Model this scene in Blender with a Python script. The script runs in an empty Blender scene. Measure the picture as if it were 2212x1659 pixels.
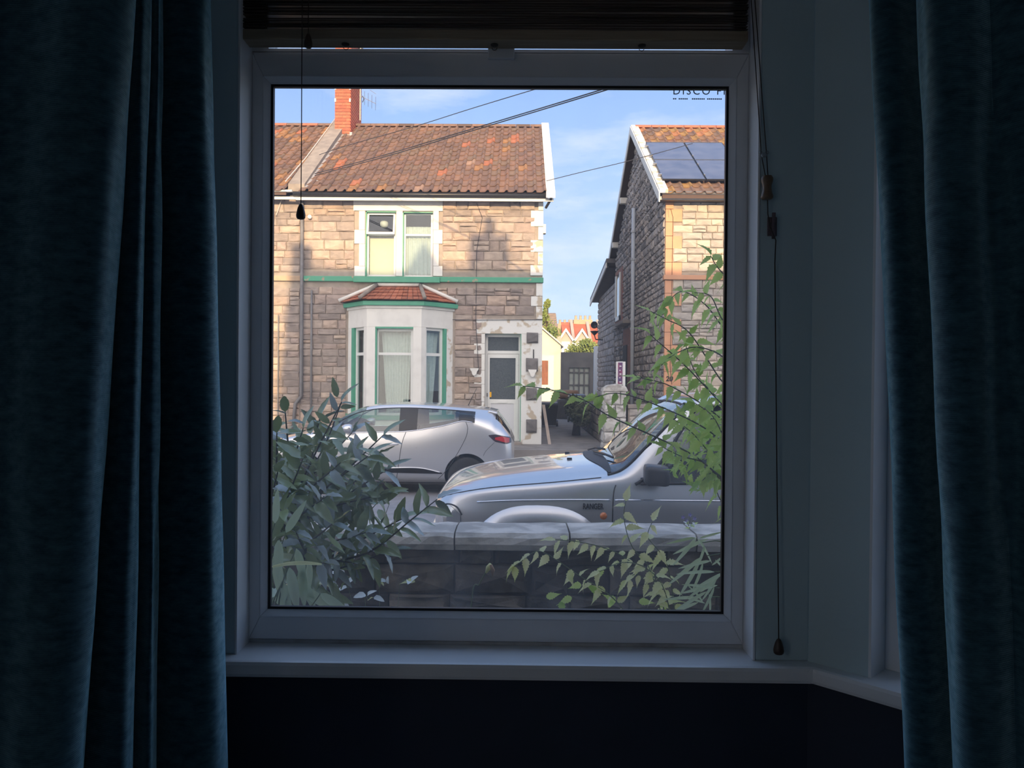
import bpy, bmesh, math, random
from mathutils import Vector, Matrix, Quaternion
random.seed(7)
SC = bpy.context.scene
COL = SC.collection

# ------------------------------------------------------------------ camera
F_PX, CX, CY = 1660.0, 1106.0, 829.5          # focal length and centre, 2212 x 1659 frame
CAM = Vector((0.0, 0.0, 1.85))
YAW, PITCH, ROLL = math.atan(16 / F_PX), -math.atan(11.5 / F_PX), 0.0085
_f = Vector((-math.sin(YAW) * math.cos(PITCH), math.cos(YAW) * math.cos(PITCH), math.sin(PITCH))).normalized()
_r0 = _f.cross(Vector((0, 0, 1))).normalized(); _u0 = _r0.cross(_f)
_r = _r0 * math.cos(ROLL) + _u0 * math.sin(ROLL); _u = _u0 * math.cos(ROLL) - _r0 * math.sin(ROLL)
cam = bpy.data.cameras.new('camera'); cam.sensor_width = 36.0; cam.lens = F_PX / 2212 * 36.0
cam.clip_start = 0.02; cam.clip_end = 600
camo = bpy.data.objects.new('camera', cam); COL.objects.link(camo)
camo.matrix_world = Matrix(((_r.x, _u.x, -_f.x, CAM.x), (_r.y, _u.y, -_f.y, CAM.y), (_r.z, _u.z, -_f.z, CAM.z), (0, 0, 0, 1)))
SC.camera = camo

def U(px, py, Y):
    """world point at depth Y seen at a pixel of the photograph"""
    d = _f + _r * ((px - CX) / F_PX) - _u * ((py - CY) / F_PX)
    return CAM + d * ((Y - CAM.y) / d.y)
def UX(px, py, Y): return U(px, py, Y).x
def UZ(px, py, Y): return U(px, py, Y).z

def lin(r, g, b):
    f = lambda c: (c / 255 / 12.92) if c <= 10 else ((c / 255 + 0.055) / 1.055) ** 2.4
    return (f(r), f(g), f(b), 1.0)

# ------------------------------------------------------------------ sky, sun, exposure
SUN_EL, SUN_AZ = math.radians(13.2), math.radians(4.5)      # low evening sun behind our own house
W = bpy.data.worlds.new('sky'); SC.world = W; W.use_nodes = True
nt = W.node_tree; nt.nodes.clear()
wo = nt.nodes.new('ShaderNodeOutputWorld'); bg = nt.nodes.new('ShaderNodeBackground')
tc = nt.nodes.new('ShaderNodeTexCoord')
_sd = Vector((math.sin(SUN_AZ) * math.cos(SUN_EL), -math.cos(SUN_AZ) * math.cos(SUN_EL), math.sin(SUN_EL)))   # towards the sun
sx = nt.nodes.new('ShaderNodeSeparateXYZ'); nt.links.new(tc.outputs['Generated'], sx.inputs[0])
gr = nt.nodes.new('ShaderNodeValToRGB'); nt.links.new(sx.outputs[2], gr.inputs[0])          # clear evening sky: pale at the horizon, bluer upwards
E = gr.color_ramp.elements; E[0].position = 0.0; E[0].color = (0.66, 0.78, 0.93, 1); E[1].position = 1.0; E[1].color = (0.32, 0.50, 0.88, 1)
e_ = E.new(0.16); e_.color = (0.50, 0.66, 0.91, 1); e_ = E.new(0.36); e_.color = (0.31, 0.485, 0.86, 1)
mp = nt.nodes.new('ShaderNodeMapping'); mp.inputs['Scale'].default_value = (1.0, 1.0, 3.6); mp.inputs['Rotation'].default_value = (0, math.radians(14), 0)
nz = nt.nodes.new('ShaderNodeTexNoise'); nz.inputs['Scale'].default_value = 4.2; nz.inputs['Detail'].default_value = 8; nz.inputs['Roughness'].default_value = 0.6
cr = nt.nodes.new('ShaderNodeValToRGB'); cr.color_ramp.elements[0].position = 0.50; cr.color_ramp.elements[1].position = 0.80
cr.color_ramp.elements[0].color = (0, 0, 0, 1); cr.color_ramp.elements[1].color = (0.75, 0.75, 0.75, 1)
mx = nt.nodes.new('ShaderNodeMixRGB'); mx.inputs[2].default_value = (0.85, 0.87, 0.95, 1)
nt.links.new(tc.outputs['Generated'], mp.inputs['Vector']); nt.links.new(mp.outputs[0], nz.inputs['Vector'])
nt.links.new(nz.outputs[0], cr.inputs[0]); nt.links.new(cr.outputs[0], mx.inputs[0]); nt.links.new(gr.outputs[0], mx.inputs[1])
dt = nt.nodes.new('ShaderNodeVectorMath'); dt.operation = 'DOT_PRODUCT'; dt.inputs[1].default_value = _sd; nt.links.new(tc.outputs['Generated'], dt.inputs[0])
gm = nt.nodes.new('ShaderNodeMapRange'); gm.inputs[1].default_value = -0.1; gm.inputs[2].default_value = 1.0; nt.links.new(dt.outputs['Value'], gm.inputs[0])
gp = nt.nodes.new('ShaderNodeMath'); gp.operation = 'POWER'; gp.inputs[1].default_value = 2.5; nt.links.new(gm.outputs[0], gp.inputs[0])
gx = nt.nodes.new('ShaderNodeMixRGB'); gx.blend_type = 'MULTIPLY'; gx.inputs[0].default_value = 1.0; gx.inputs[2].default_value = (2.6, 2.0, 1.35, 1); nt.links.new(gp.outputs[0], gx.inputs[1])
ga = nt.nodes.new('ShaderNodeMixRGB'); ga.blend_type = 'ADD'; ga.inputs[0].default_value = 1.0; nt.links.new(mx.outputs[0], ga.inputs[1]); nt.links.new(gx.outputs[0], ga.inputs[2])   # the bright western sky round the sun
nt.links.new(ga.outputs[0], bg.inputs[0]); nt.links.new(bg.outputs[0], wo.inputs[0])
bg.inputs[1].default_value = 0.80
sl = bpy.data.lights.new('sun', 'SUN'); sl.energy = 4.2; sl.angle = math.radians(0.55); sl.color = (1.0, 0.69, 0.38)
slo = bpy.data.objects.new('sun', sl); COL.objects.link(slo)
_sd = Vector((math.sin(SUN_AZ) * math.cos(SUN_EL), -math.cos(SUN_AZ) * math.cos(SUN_EL), math.sin(SUN_EL)))   # towards the sun
slo.rotation_euler = _sd.to_track_quat('Z', 'Y').to_euler(); slo.location = _sd * 60
vs = SC.view_settings; SC.display_settings.display_device = 'sRGB'
vs.view_transform = 'Standard'; vs.look = 'None'; vs.gamma = 1.0; vs.use_curve_mapping = False; vs.exposure = 0.78

# ------------------------------------------------------------------ materials
M = {}; TINTED = set()
def mat(name, c, c2=None, rough=0.6, metal=0.0, scale=8.0, bump=0.0, bscale=None, tint=False, coat=0.0, sheen=0.0,
        spec=0.5, stretch=None, detail=4.0, lo=0.35, hi=0.65, trans=0.0):
    m = bpy.data.materials.new(name); m.use_nodes = True; n = m.node_tree; L = n.links
    p = n.nodes['Principled BSDF']
    p.inputs['Roughness'].default_value = rough; p.inputs['Metallic'].default_value = metal
    p.inputs['Specular IOR Level'].default_value = spec
    if coat: p.inputs['Coat Weight'].default_value = coat; p.inputs['Coat Roughness'].default_value = 0.04
    if sheen: p.inputs['Sheen Weight'].default_value = sheen; p.inputs['Sheen Roughness'].default_value = 0.35
    if trans: p.inputs['Transmission Weight'].default_value = trans
    c = tuple(c) if len(c) == 4 else (*c, 1.0)
    col = None
    if c2 is not None or bump:
        g = n.nodes.new('ShaderNodeNewGeometry'); v = g.outputs['Position']
        if stretch:
            mpp = n.nodes.new('ShaderNodeMapping'); mpp.inputs['Scale'].default_value = stretch; L.new(v, mpp.inputs['Vector']); v = mpp.outputs[0]
    if c2 is not None:
        c2 = tuple(c2) if len(c2) == 4 else (*c2, 1.0)
        t = n.nodes.new('ShaderNodeTexNoise'); t.inputs['Scale'].default_value = scale; t.inputs['Detail'].default_value = detail
        r = n.nodes.new('ShaderNodeValToRGB'); r.color_ramp.elements[0].position = lo; r.color_ramp.elements[1].position = hi
        r.color_ramp.elements[0].color = c; r.color_ramp.elements[1].color = c2
        L.new(v, t.inputs['Vector']); L.new(t.outputs[0], r.inputs[0]); col = r.outputs[0]
    if tint:
        TINTED.add(name)
        a = n.nodes.new('ShaderNodeAttribute'); a.attribute_name = 'tint'
        q = n.nodes.new('ShaderNodeMixRGB'); q.blend_type = 'MULTIPLY'; q.inputs[0].default_value = 1.0
        if col is not None: L.new(col, q.inputs[1])
        else: q.inputs[1].default_value = c
        L.new(a.outputs['Color'], q.inputs[2]); col = q.outputs[0]
    if col is not None: L.new(col, p.inputs['Base Color'])
    else: p.inputs['Base Color'].default_value = c
    if bump:
        t2 = n.nodes.new('ShaderNodeTexNoise'); t2.inputs['Scale'].default_value = bscale or scale * 3; t2.inputs['Detail'].default_value = 5
        b = n.nodes.new('ShaderNodeBump'); b.inputs['Strength'].default_value = bump; b.inputs['Distance'].default_value = 0.01
        L.new(v, t2.inputs['Vector']); L.new(t2.outputs[0], b.inputs['Height']); L.new(b.outputs[0], p.inputs['Normal'])
    M[name] = m
    return m

mat('paint_white', (0.86, 0.87, 0.87), (0.82, 0.83, 0.84), rough=0.28, scale=3)
mat('upvc', (0.84, 0.85, 0.87), (0.78, 0.80, 0.83), rough=0.28, scale=5)
mat('upvc_dirty', (0.62, 0.63, 0.64), (0.35, 0.34, 0.33), rough=0.5, scale=14, lo=0.5, hi=0.8)
mat('gasket', (0.012, 0.012, 0.013), rough=0.5)
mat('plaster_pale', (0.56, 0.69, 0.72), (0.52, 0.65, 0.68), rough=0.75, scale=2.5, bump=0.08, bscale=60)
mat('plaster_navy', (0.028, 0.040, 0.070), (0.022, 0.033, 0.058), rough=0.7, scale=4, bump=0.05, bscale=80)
mat('room_wall', (0.76, 0.79, 0.79), rough=0.8)
mat('ceiling_paint', (0.86, 0.86, 0.86), rough=0.9)
mat('carpet', (0.52, 0.50, 0.47), (0.44, 0.43, 0.41), rough=0.95, scale=90)
mat('blind_wood', (0.038, 0.026, 0.020), (0.060, 0.042, 0.030), rough=0.4, scale=10, stretch=(0.6, 14, 14))
mat('blind_rail', (0.34, 0.27, 0.185), (0.27, 0.205, 0.14), rough=0.4, scale=10, stretch=(0.6, 14, 14))
mat('dark_wood', (0.040, 0.022, 0.014), (0.065, 0.035, 0.020), rough=0.35, scale=30)
mat('tan_wood', (0.20, 0.13, 0.075), (0.15, 0.09, 0.05), rough=0.35, scale=30)
mat('cord', (0.045, 0.035, 0.03), rough=0.8)
mat('clear_plastic', (0.75, 0.78, 0.8), rough=0.1, trans=0.8)
mat('plug', (0.03, 0.022, 0.018), rough=0.4)

def velvet():
    m = bpy.data.materials.new('velvet_teal'); m.use_nodes = True; n = m.node_tree; L = n.links; p = n.nodes['Principled BSDF']
    g = n.nodes.new('ShaderNodeNewGeometry')
    a = n.nodes.new('ShaderNodeTexNoise'); a.inputs['Scale'].default_value = 34; a.inputs['Detail'].default_value = 8; a.inputs['Roughness'].default_value = 0.65
    mp2 = n.nodes.new('ShaderNodeMapping'); mp2.inputs['Scale'].default_value = (1, 1, 2.2); L.new(g.outputs['Position'], mp2.inputs['Vector']); L.new(mp2.outputs[0], a.inputs['Vector'])
    r = n.nodes.new('ShaderNodeValToRGB'); r.color_ramp.elements[0].position = 0.35; r.color_ramp.elements[1].position = 0.68
    r.color_ramp.elements[0].color = (0.009, 0.034, 0.052, 1); r.color_ramp.elements[1].color = (0.036, 0.105, 0.140, 1)
    L.new(a.outputs[0], r.inputs[0]); L.new(r.outputs[0], p.inputs['Base Color'])
    p.inputs['Roughness'].default_value = 0.75; p.inputs['Specular IOR Level'].default_value = 0.2
    p.inputs['Sheen Weight'].default_value = 1.0; p.inputs['Sheen Roughness'].default_value = 0.32; p.inputs['Sheen Tint'].default_value = (0.5, 0.85, 1.0, 1)
    w = n.nodes.new('ShaderNodeTexWave'); w.bands_direction = 'Z'; w.inputs['Scale'].default_value = 95; w.inputs['Distortion'].default_value = 1.5; w.inputs['Detail'].default_value = 2
    L.new(g.outputs['Position'], w.inputs['Vector'])
    b = n.nodes.new('ShaderNodeBump'); b.inputs['Strength'].default_value = 0.25; b.inputs['Distance'].default_value = 0.003
    ad = n.nodes.new('ShaderNodeMath'); ad.operation = 'ADD'; L.new(w.outputs[1], ad.inputs[0]); L.new(a.outputs[0], ad.inputs[1])
    L.new(ad.outputs[0], b.inputs['Height']); L.new(b.outputs[0], p.inputs['Normal']); M['velvet'] = m
    sh = n.nodes.new('ShaderNodeBsdfSheen'); sh.inputs['Roughness'].default_value = 0.5; L.new(b.outputs[0], sh.inputs['Normal'])      # the pile catching light edge-on
    r2 = n.nodes.new('ShaderNodeValToRGB'); r2.color_ramp.elements[0].position = 0.35; r2.color_ramp.elements[1].position = 0.65
    r2.color_ramp.elements[0].color = (0.22, 0.52, 0.62, 1); r2.color_ramp.elements[1].color = (0.62, 0.95, 1.0, 1); L.new(a.outputs[0], r2.inputs[0]); L.new(r2.outputs[0], sh.inputs['Color'])
    as_ = n.nodes.new('ShaderNodeAddShader'); L.new(p.outputs[0], as_.inputs[0]); L.new(sh.outputs[0], as_.inputs[1]); L.new(as_.outputs[0], n.nodes['Material Output'].inputs[0])
velvet()

def schlick(n, L, f0):
    lw = n.nodes.new('ShaderNodeLayerWeight'); lw.inputs[0].default_value = 0.5
    pw = n.nodes.new('ShaderNodeMath'); pw.operation = 'POWER'; pw.inputs[1].default_value = 5.0; L.new(lw.outputs['Facing'], pw.inputs[0])
    r = n.nodes.new('ShaderNodeMapRange'); r.inputs[3].default_value = f0; r.inputs[4].default_value = 1.0; L.new(pw.outputs[0], r.inputs[0])
    return r.outputs[0]
def dirty_glass(name, lo, hi, refl=0.06):
    """window pane: clear glass under a film of dust that scatters the daylight behind it"""
    m = bpy.data.materials.new(name); m.use_nodes = True; n = m.node_tree; L = n.links; n.nodes.clear()
    o = n.nodes.new('ShaderNodeOutputMaterial'); t = n.nodes.new('ShaderNodeBsdfTransparent'); t.inputs[0].default_value = (0.97, 0.98, 0.985, 1)
    gl = n.nodes.new('ShaderNodeBsdfGlossy'); gl.inputs['Roughness'].default_value = 0.02
    d = n.nodes.new('ShaderNodeBsdfTranslucent'); d.inputs[0].default_value = (0.82, 0.84, 0.88, 1)
    fr = schlick(n, L, 0.035)
    g = n.nodes.new('ShaderNodeNewGeometry')
    mpp = n.nodes.new('ShaderNodeMapping'); mpp.inputs['Scale'].default_value = (2.2, 2.2, 1.0); L.new(g.outputs['Position'], mpp.inputs['Vector'])
    a = n.nodes.new('ShaderNodeTexNoise'); a.inputs['Scale'].default_value = 4.5; a.inputs['Detail'].default_value = 6; L.new(mpp.outputs[0], a.inputs['Vector'])
    sp = n.nodes.new('ShaderNodeTexNoise'); sp.inputs['Scale'].default_value = 260; sp.inputs['Detail'].default_value = 1; L.new(g.outputs['Position'], sp.inputs['Vector'])
    rs = n.nodes.new('ShaderNodeMapRange'); rs.inputs[1].default_value = 0.70; rs.inputs[2].default_value = 0.80; rs.inputs[3].default_value = 0.0; rs.inputs[4].default_value = 0.10; L.new(sp.outputs[0], rs.inputs[0])
    ra = n.nodes.new('ShaderNodeMapRange'); ra.inputs[1].default_value = 0.3; ra.inputs[2].default_value = 0.75; ra.inputs[3].default_value = lo; ra.inputs[4].default_value = hi; L.new(a.outputs[0], ra.inputs[0])
    ad = n.nodes.new('ShaderNodeMath'); ad.operation = 'ADD'; L.new(ra.outputs[0], ad.inputs[0]); L.new(rs.outputs[0], ad.inputs[1])
    m1 = n.nodes.new('ShaderNodeMixShader'); L.new(ad.outputs[0], m1.inputs[0]); L.new(t.outputs[0], m1.inputs[1]); L.new(d.outputs[0], m1.inputs[2])
    m2 = n.nodes.new('ShaderNodeMixShader'); L.new(fr, m2.inputs[0]); L.new(m1.outputs[0], m2.inputs[1]); L.new(gl.outputs[0], m2.inputs[2])
    L.new(m2.outputs[0], o.inputs[0]); M[name] = m
dirty_glass('dusty_glass', 0.022, 0.062); dirty_glass('clean_glass', 0.005, 0.02)

def reflective_glass(name, col, f0=0.08, alpha=0.35):
    m = bpy.data.materials.new(name); m.use_nodes = True; n = m.node_tree; L = n.links; n.nodes.clear()
    o = n.nodes.new('ShaderNodeOutputMaterial'); t = n.nodes.new('ShaderNodeBsdfTransparent'); t.inputs[0].default_value = (*col, 1)
    gl = n.nodes.new('ShaderNodeBsdfGlossy'); gl.inputs['Roughness'].default_value = 0.015; gl.inputs[0].default_value = (0.95, 0.97, 1, 1)
    fr = schlick(n, L, f0)
    mx_ = n.nodes.new('ShaderNodeMixShader'); L.new(fr, mx_.inputs[0]); L.new(t.outputs[0], mx_.inputs[1]); L.new(gl.outputs[0], mx_.inputs[2])
    L.new(mx_.outputs[0], o.inputs[0]); M[name] = m

# ------------------------------------------------------------------ mesh helpers
class MB:
    def __init__(s): s.v = []; s.f = []; s.t = []
    def add(s, vs, fs, tint=None):
        o = len(s.v); s.v += [tuple(p) for p in vs]
        for f in fs: s.f.append(tuple(i + o for i in f)); s.t.append(tint)
        return s
    def box(s, x0, x1, y0, y1, z0, z1, tint=None):
        vs = [(x0, y0, z0), (x1, y0, z0), (x1, y1, z0), (x0, y1, z0), (x0, y0, z1), (x1, y0, z1), (x1, y1, z1), (x0, y1, z1)]
        return s.add(vs, [(0, 3, 2, 1), (4, 5, 6, 7), (0, 1, 5, 4), (1, 2, 6, 5), (2, 3, 7, 6), (3, 0, 4, 7)], tint)
    def prism(s, poly, a0, a1, axis='z', tint=None):
        """extrude a 2D polygon: axis z -> (x,y), axis y -> (x,z), axis x -> (y,z)"""
        n = len(poly)
        mk_ = {'z': lambda p, a: (p[0], p[1], a), 'y': lambda p, a: (p[0], a, p[1]), 'x': lambda p, a: (a, p[0], p[1])}[axis]
        vs = [mk_(p, a0) for p in poly] + [mk_(p, a1) for p in poly]
        fs = [tuple(range(n))[::-1], tuple(range(n, 2 * n))] + [(i, (i + 1) % n, n + (i + 1) % n, n + i) for i in range(n)]
        return s.add(vs, fs, tint)
    def hexa(s, a, b, tint=None):
        """a, b: two quads (4 points each) joined"""
        return s.add(list(a) + list(b), [(3, 2, 1, 0), (4, 5, 6, 7), (0, 1, 5, 4), (1, 2, 6, 5), (2, 3, 7, 6), (3, 0, 4, 7)], tint)
    def tube(s, pts, r, n=8, cap=True, tint=None):
        pts = [Vector(p) for p in pts]; m = len(pts)
        rs = r if isinstance(r, (list, tuple)) else [r] * m
        vs = []; up = None
        for i, p in enumerate(pts):
            d = (pts[min(i + 1, m - 1)] - pts[max(i - 1, 0)])
            d = d.normalized() if d.length > 1e-9 else Vector((0, 0, 1))
            if up is None: up = Vector((0, 0, 1)) if abs(d.z) < 0.9 else Vector((1, 0, 0))
            a = d.cross(up).normalized(); b = a.cross(d).normalized(); up = b
            for k in range(n):
                t = 2 * math.pi * k / n; vs.append(p + a * (rs[i] * math.cos(t)) + b * (rs[i] * math.sin(t)))
        fs = [(i * n + k, i * n + (k + 1) % n, (i + 1) * n + (k + 1) % n, (i + 1) * n + k) for i in range(m - 1) for k in range(n)]
        if cap: fs += [tuple(range(n))[::-1], tuple(range((m - 1) * n, m * n))]
        return s.add(vs, fs, tint)
    def lathe(s, prof, c, n=16, axis='z', tint=None):
        """prof: (radius, offset along axis)"""
        vs = []
        for (r, h) in prof:
            for k in range(n):
                t = 2 * math.pi * k / n; a, b = r * math.cos(t), r * math.sin(t)
                vs.append({'z': (c[0] + a, c[1] + b, c[2] + h), 'y': (c[0] + a, c[1] + h, c[2] + b), 'x': (c[0] + h, c[1] + a, c[2] + b)}[axis])
        m = len(prof)
        fs = [(i * n + k, i * n + (k + 1) % n, (i + 1) * n + (k + 1) % n, (i + 1) * n + k) for i in range(m - 1) for k in range(n)]
        fs += [tuple(range(n))[::-1], tuple(range((m - 1) * n, m * n))]
        return s.add(vs, fs, tint)
    def grid(s, rows, tint=None, closed=False):
        nr, nc = len(rows), len(rows[0])
        vs = [p for r in rows for p in r]
        fs = [(i * nc + k, i * nc + (k + 1) % nc, (i + 1) * nc + (k + 1) % nc, (i + 1) * nc + k) for i in range(nr - 1) for k in range(nc if closed else nc - 1)]
        return s.add(vs, fs, tint)
    def mesh(s, name, m, smooth=False, bevel=0.0, fix=True):
        me = bpy.data.meshes.new(name); me.from_pydata(s.v, [], s.f)
        if m is not None: me.materials.append(M[m] if isinstance(m, str) else m)
        mn = m if isinstance(m, str) else getattr(m, 'name', '')
        if any(t is not None for t in s.t) or mn in TINTED:
            at = me.color_attributes.new('tint', 'FLOAT_COLOR', 'CORNER')
            buf = []
            for f, t in zip(s.f, s.t): buf += list((*(t or (1, 1, 1)), 1.0)) * len(f)
            at.data.foreach_set('color', buf)
        if fix or bevel:
            bm = bmesh.new(); bm.from_mesh(me)
            if fix: bmesh.ops.recalc_face_normals(bm, faces=bm.faces)
            if bevel:
                es = [e for e in bm.edges if len(e.link_faces) == 2 and e.calc_face_angle(0) > 0.5]
                bmesh.ops.bevel(bm, geom=es, offset=bevel, segments=2, profile=0.6, affect='EDGES', clamp_overlap=True)
            bm.to_mesh(me); bm.free()
        if smooth: me.polygons.foreach_set('use_smooth', [True] * len(me.polygons))
        me.update()
        return me
    def build(s, name, m, parent=None, smooth=False, bevel=0.0, fix=True):
        return link(name, s.mesh(name, m, smooth, bevel, fix), parent)

def link(name, me, parent=None, mw=None):
    o = bpy.data.objects.new(name, me); COL.objects.link(o)
    if parent is not None:
        o.parent = parent
        o.matrix_parent_inverse = Matrix.Translation(-BASE.get(parent.name, Vector((0, 0, 0))))
    if mw is not None: o.matrix_basis = mw
    return o
BASE = {}
def thing(name, label, cat, loc=(0, 0, 0), group=None):
    o = bpy.data.objects.new(name, None); COL.objects.link(o); o.location = loc; o.empty_display_size = 0.1
    BASE[o.name] = Vector(loc)
    return tag(o, label, cat, group)
def tag(o, label=None, cat=None, group=None, kind=None):
    if label: o['label'] = label
    if cat: o['category'] = cat
    if group: o['group'] = group
    if kind: o['kind'] = kind
    return o
def struct(o, label=None): return tag(o, label, None, None, 'structure')
def catmull(pts, n):
    """smooth polyline through points (tuples of any size), n samples per span"""
    P = [pts[0]] + list(pts) + [pts[-1]]; out = []
    for i in range(1, len(P) - 2):
        a, b, c, d = P[i - 1], P[i], P[i + 1], P[i + 2]
        for k in range(n):
            t = k / n
            out.append(tuple(0.5 * ((2 * b[j]) + (-a[j] + c[j]) * t + (2 * a[j] - 5 * b[j] + 4 * c[j] - d[j]) * t * t + (-a[j] + 3 * b[j] - 3 * c[j] + d[j]) * t ** 3) for j in range(len(b))))
    out.append(tuple(pts[-1])); return out
def lerp(a, b, t): return a + (b - a) * t

# ================================================================== THE ROOM
FLZ, CEZ = 0.35, 3.35                       # floor and ceiling levels (the road is z = 0)
YF = 1.787                                  # inner face of the bay's middle wall
XL, XR = -0.661, 0.553                      # window opening
CL, CR_ = -0.784, 0.676                     # bay corners
S45 = math.sqrt(0.5)
YW = 1.15                                   # inner face of the room's front wall
XBL, XBR = CL - (YF - YW), CR_ + (YF - YW)
RXL, RXR, RYB = -3.10, 2.05, -2.45
WT = 0.30
SILL_Z, TOP_Z = 1.20, 3.05
struct(MB().box(RXL - .1, RXR + .1, RYB - .1, YF + .1, FLZ - 0.12, FLZ).build('floor', 'carpet'))
struct(MB().box(RXL - .1, RXR + .1, RYB - .1, YF + WT, CEZ, CEZ + 0.12).build('ceiling', 'ceiling_paint'))
struct(MB().box(RXL - .1, RXR + .1, RYB - 0.1, RYB, FLZ, CEZ).build('wall_back', 'room_wall'))
SW = (-2.36, -0.62, 1.05, 3.0)               # unseen window added to fill the room with daylight: y0, y1, z0, z1
o = MB(); o.box(RXL - 0.1, RXL, RYB, SW[0], FLZ, CEZ); o.box(RXL - 0.1, RXL, SW[1], YW + WT, FLZ, CEZ); o.box(RXL - 0.1, RXL, SW[0], SW[1], FLZ, SW[2]); o.box(RXL - 0.1, RXL, SW[0], SW[1], SW[3], CEZ)
struct(o.build('wall_left', 'room_wall'))
struct(MB().box(RXL, -2.32, -0.58, 0.92, FLZ, CEZ).build('wall_shading_stub', 'room_wall'))  # added unseen stub that keeps the end window's light off the left curtain
struct(MB().box(RXR, RXR + 0.1, RYB, YW + WT, FLZ, CEZ).build('wall_right', 'room_wall'))
# front wall: returns beside the bay, the angled bay walls, the middle wall
def facet(p, q, z0, z1, name, m, th=WT):
    """wall slab between two plan points, thickness outwards (left of p->q)"""
    d = Vector((q[0] - p[0], q[1] - p[1])).normalized(); nrm = Vector((-d.y, d.x))
    a = Vector(p) + nrm * th; b = Vector(q) + nrm * th
    return struct(MB().prism([tuple(p), tuple(q), tuple(b), tuple(a)], z0, z1).build(name, m))
# walking left to right with the outside on the left-hand side (+y)
facet((RXL, YW), (XBL, YW), FLZ, CEZ, 'wall_front_west', 'room_wall')
facet((XBR, YW), (RXR, YW), FLZ, CEZ, 'wall_front_east', 'room_wall')
V0 = (CL - 0.135 * S45, YF - 0.135 * S45); V1 = (CL - 0.78 * S45, YF - 0.78 * S45)
facet(V0, (CL, YF), SILL_Z, CEZ, 'wall_bay_west_pier', 'plaster_pale')
facet((XBL, YW), V1, SILL_Z, CEZ, 'wall_bay_west_pier_outer', 'plaster_pale')
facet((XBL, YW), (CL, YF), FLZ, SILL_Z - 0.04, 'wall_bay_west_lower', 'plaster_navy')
facet(V1, V0, TOP_Z, CEZ, 'wall_bay_west_head', 'plaster_pale')
W0 = (CR_ + 0.135 * S45, YF - 0.135 * S45)            # right bay wall: pier, window opening, pier
W1 = (CR_ + 0.78 * S45, YF - 0.78 * S45)
facet((CR_, YF), W0, SILL_Z, CEZ, 'wall_bay_pier', 'plaster_pale')
facet(W1, (XBR, YW), SILL_Z, CEZ, 'wall_bay_pier_outer', 'plaster_pale')
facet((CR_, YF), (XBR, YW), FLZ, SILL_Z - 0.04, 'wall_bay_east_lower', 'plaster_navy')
facet(W0, W1, TOP_Z, CEZ, 'wall_bay_east_head', 'plaster_pale')
# middle wall
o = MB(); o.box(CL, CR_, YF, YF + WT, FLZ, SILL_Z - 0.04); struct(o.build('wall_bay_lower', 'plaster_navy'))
o = MB(); o.prism([(CL, YF), (XL, YF), (XL, YF + .12), (XL - 0.045, YF + WT), (CL - 0.12, YF + WT)], SILL_Z, CEZ); struct(o.build('wall_bay_pier_west', 'plaster_pale', bevel=0.004))
o = MB(); o.prism([(XR, YF), (CR_, YF), (CR_ + 0.12, YF + WT), (XR + 0.045, YF + WT), (XR, YF + .12)], SILL_Z, CEZ); struct(o.build('wall_bay_pier_east', 'plaster_pale', bevel=0.004))
o = MB(); o.box(XL, XR, YF, YF + WT, TOP_Z, CEZ); struct(o.build('wall_bay_head', 'plaster_pale'))
# painted boards lining the reveal (bright white in the photo)
rv = 0.006
for nm, x0, x1 in (('trim_2', XL, XL + rv), ('trim_3', XR - rv, XR)):
    struct(MB().box(x0, x1, YF - 0.002, 1.90, SILL_Z, TOP_Z).build(nm, 'paint_white', bevel=0.002))
a_ = Vector(W0); d_ = Vector((S45, -S45)); n_ = Vector((S45, S45))
o = MB(); o.prism([tuple(a_), tuple(a_ + d_ * rv), tuple(a_ + d_ * rv + n_ * 0.12), tuple(a_ + n_ * 0.12)], SILL_Z, TOP_Z); struct(o.build('trim_4', 'paint_white'))

# window board (sill), one moulded board following the bay
SF = 0.045
sill_front = [(XBL - 0.02, YW - 0.0), (CL + SF * 0.4, YF - SF), (CR_ - SF * 0.4 + 0.012, YF - SF), (XBR - 0.03, YW - 0.02)]
sill_back = [(XBR + 0.02, YW + 0.2), (CR_ + 0.06, YF + 0.14), (CL - 0.06, YF + 0.14), (XBL - 0.05, YW + 0.2)]
struct(MB().prism(sill_front + sill_back, SILL_Z - 0.038, SILL_Z).build('trim_1', 'paint_white', bevel=0.009, smooth=False), 'white painted window board running along the bay')

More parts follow.
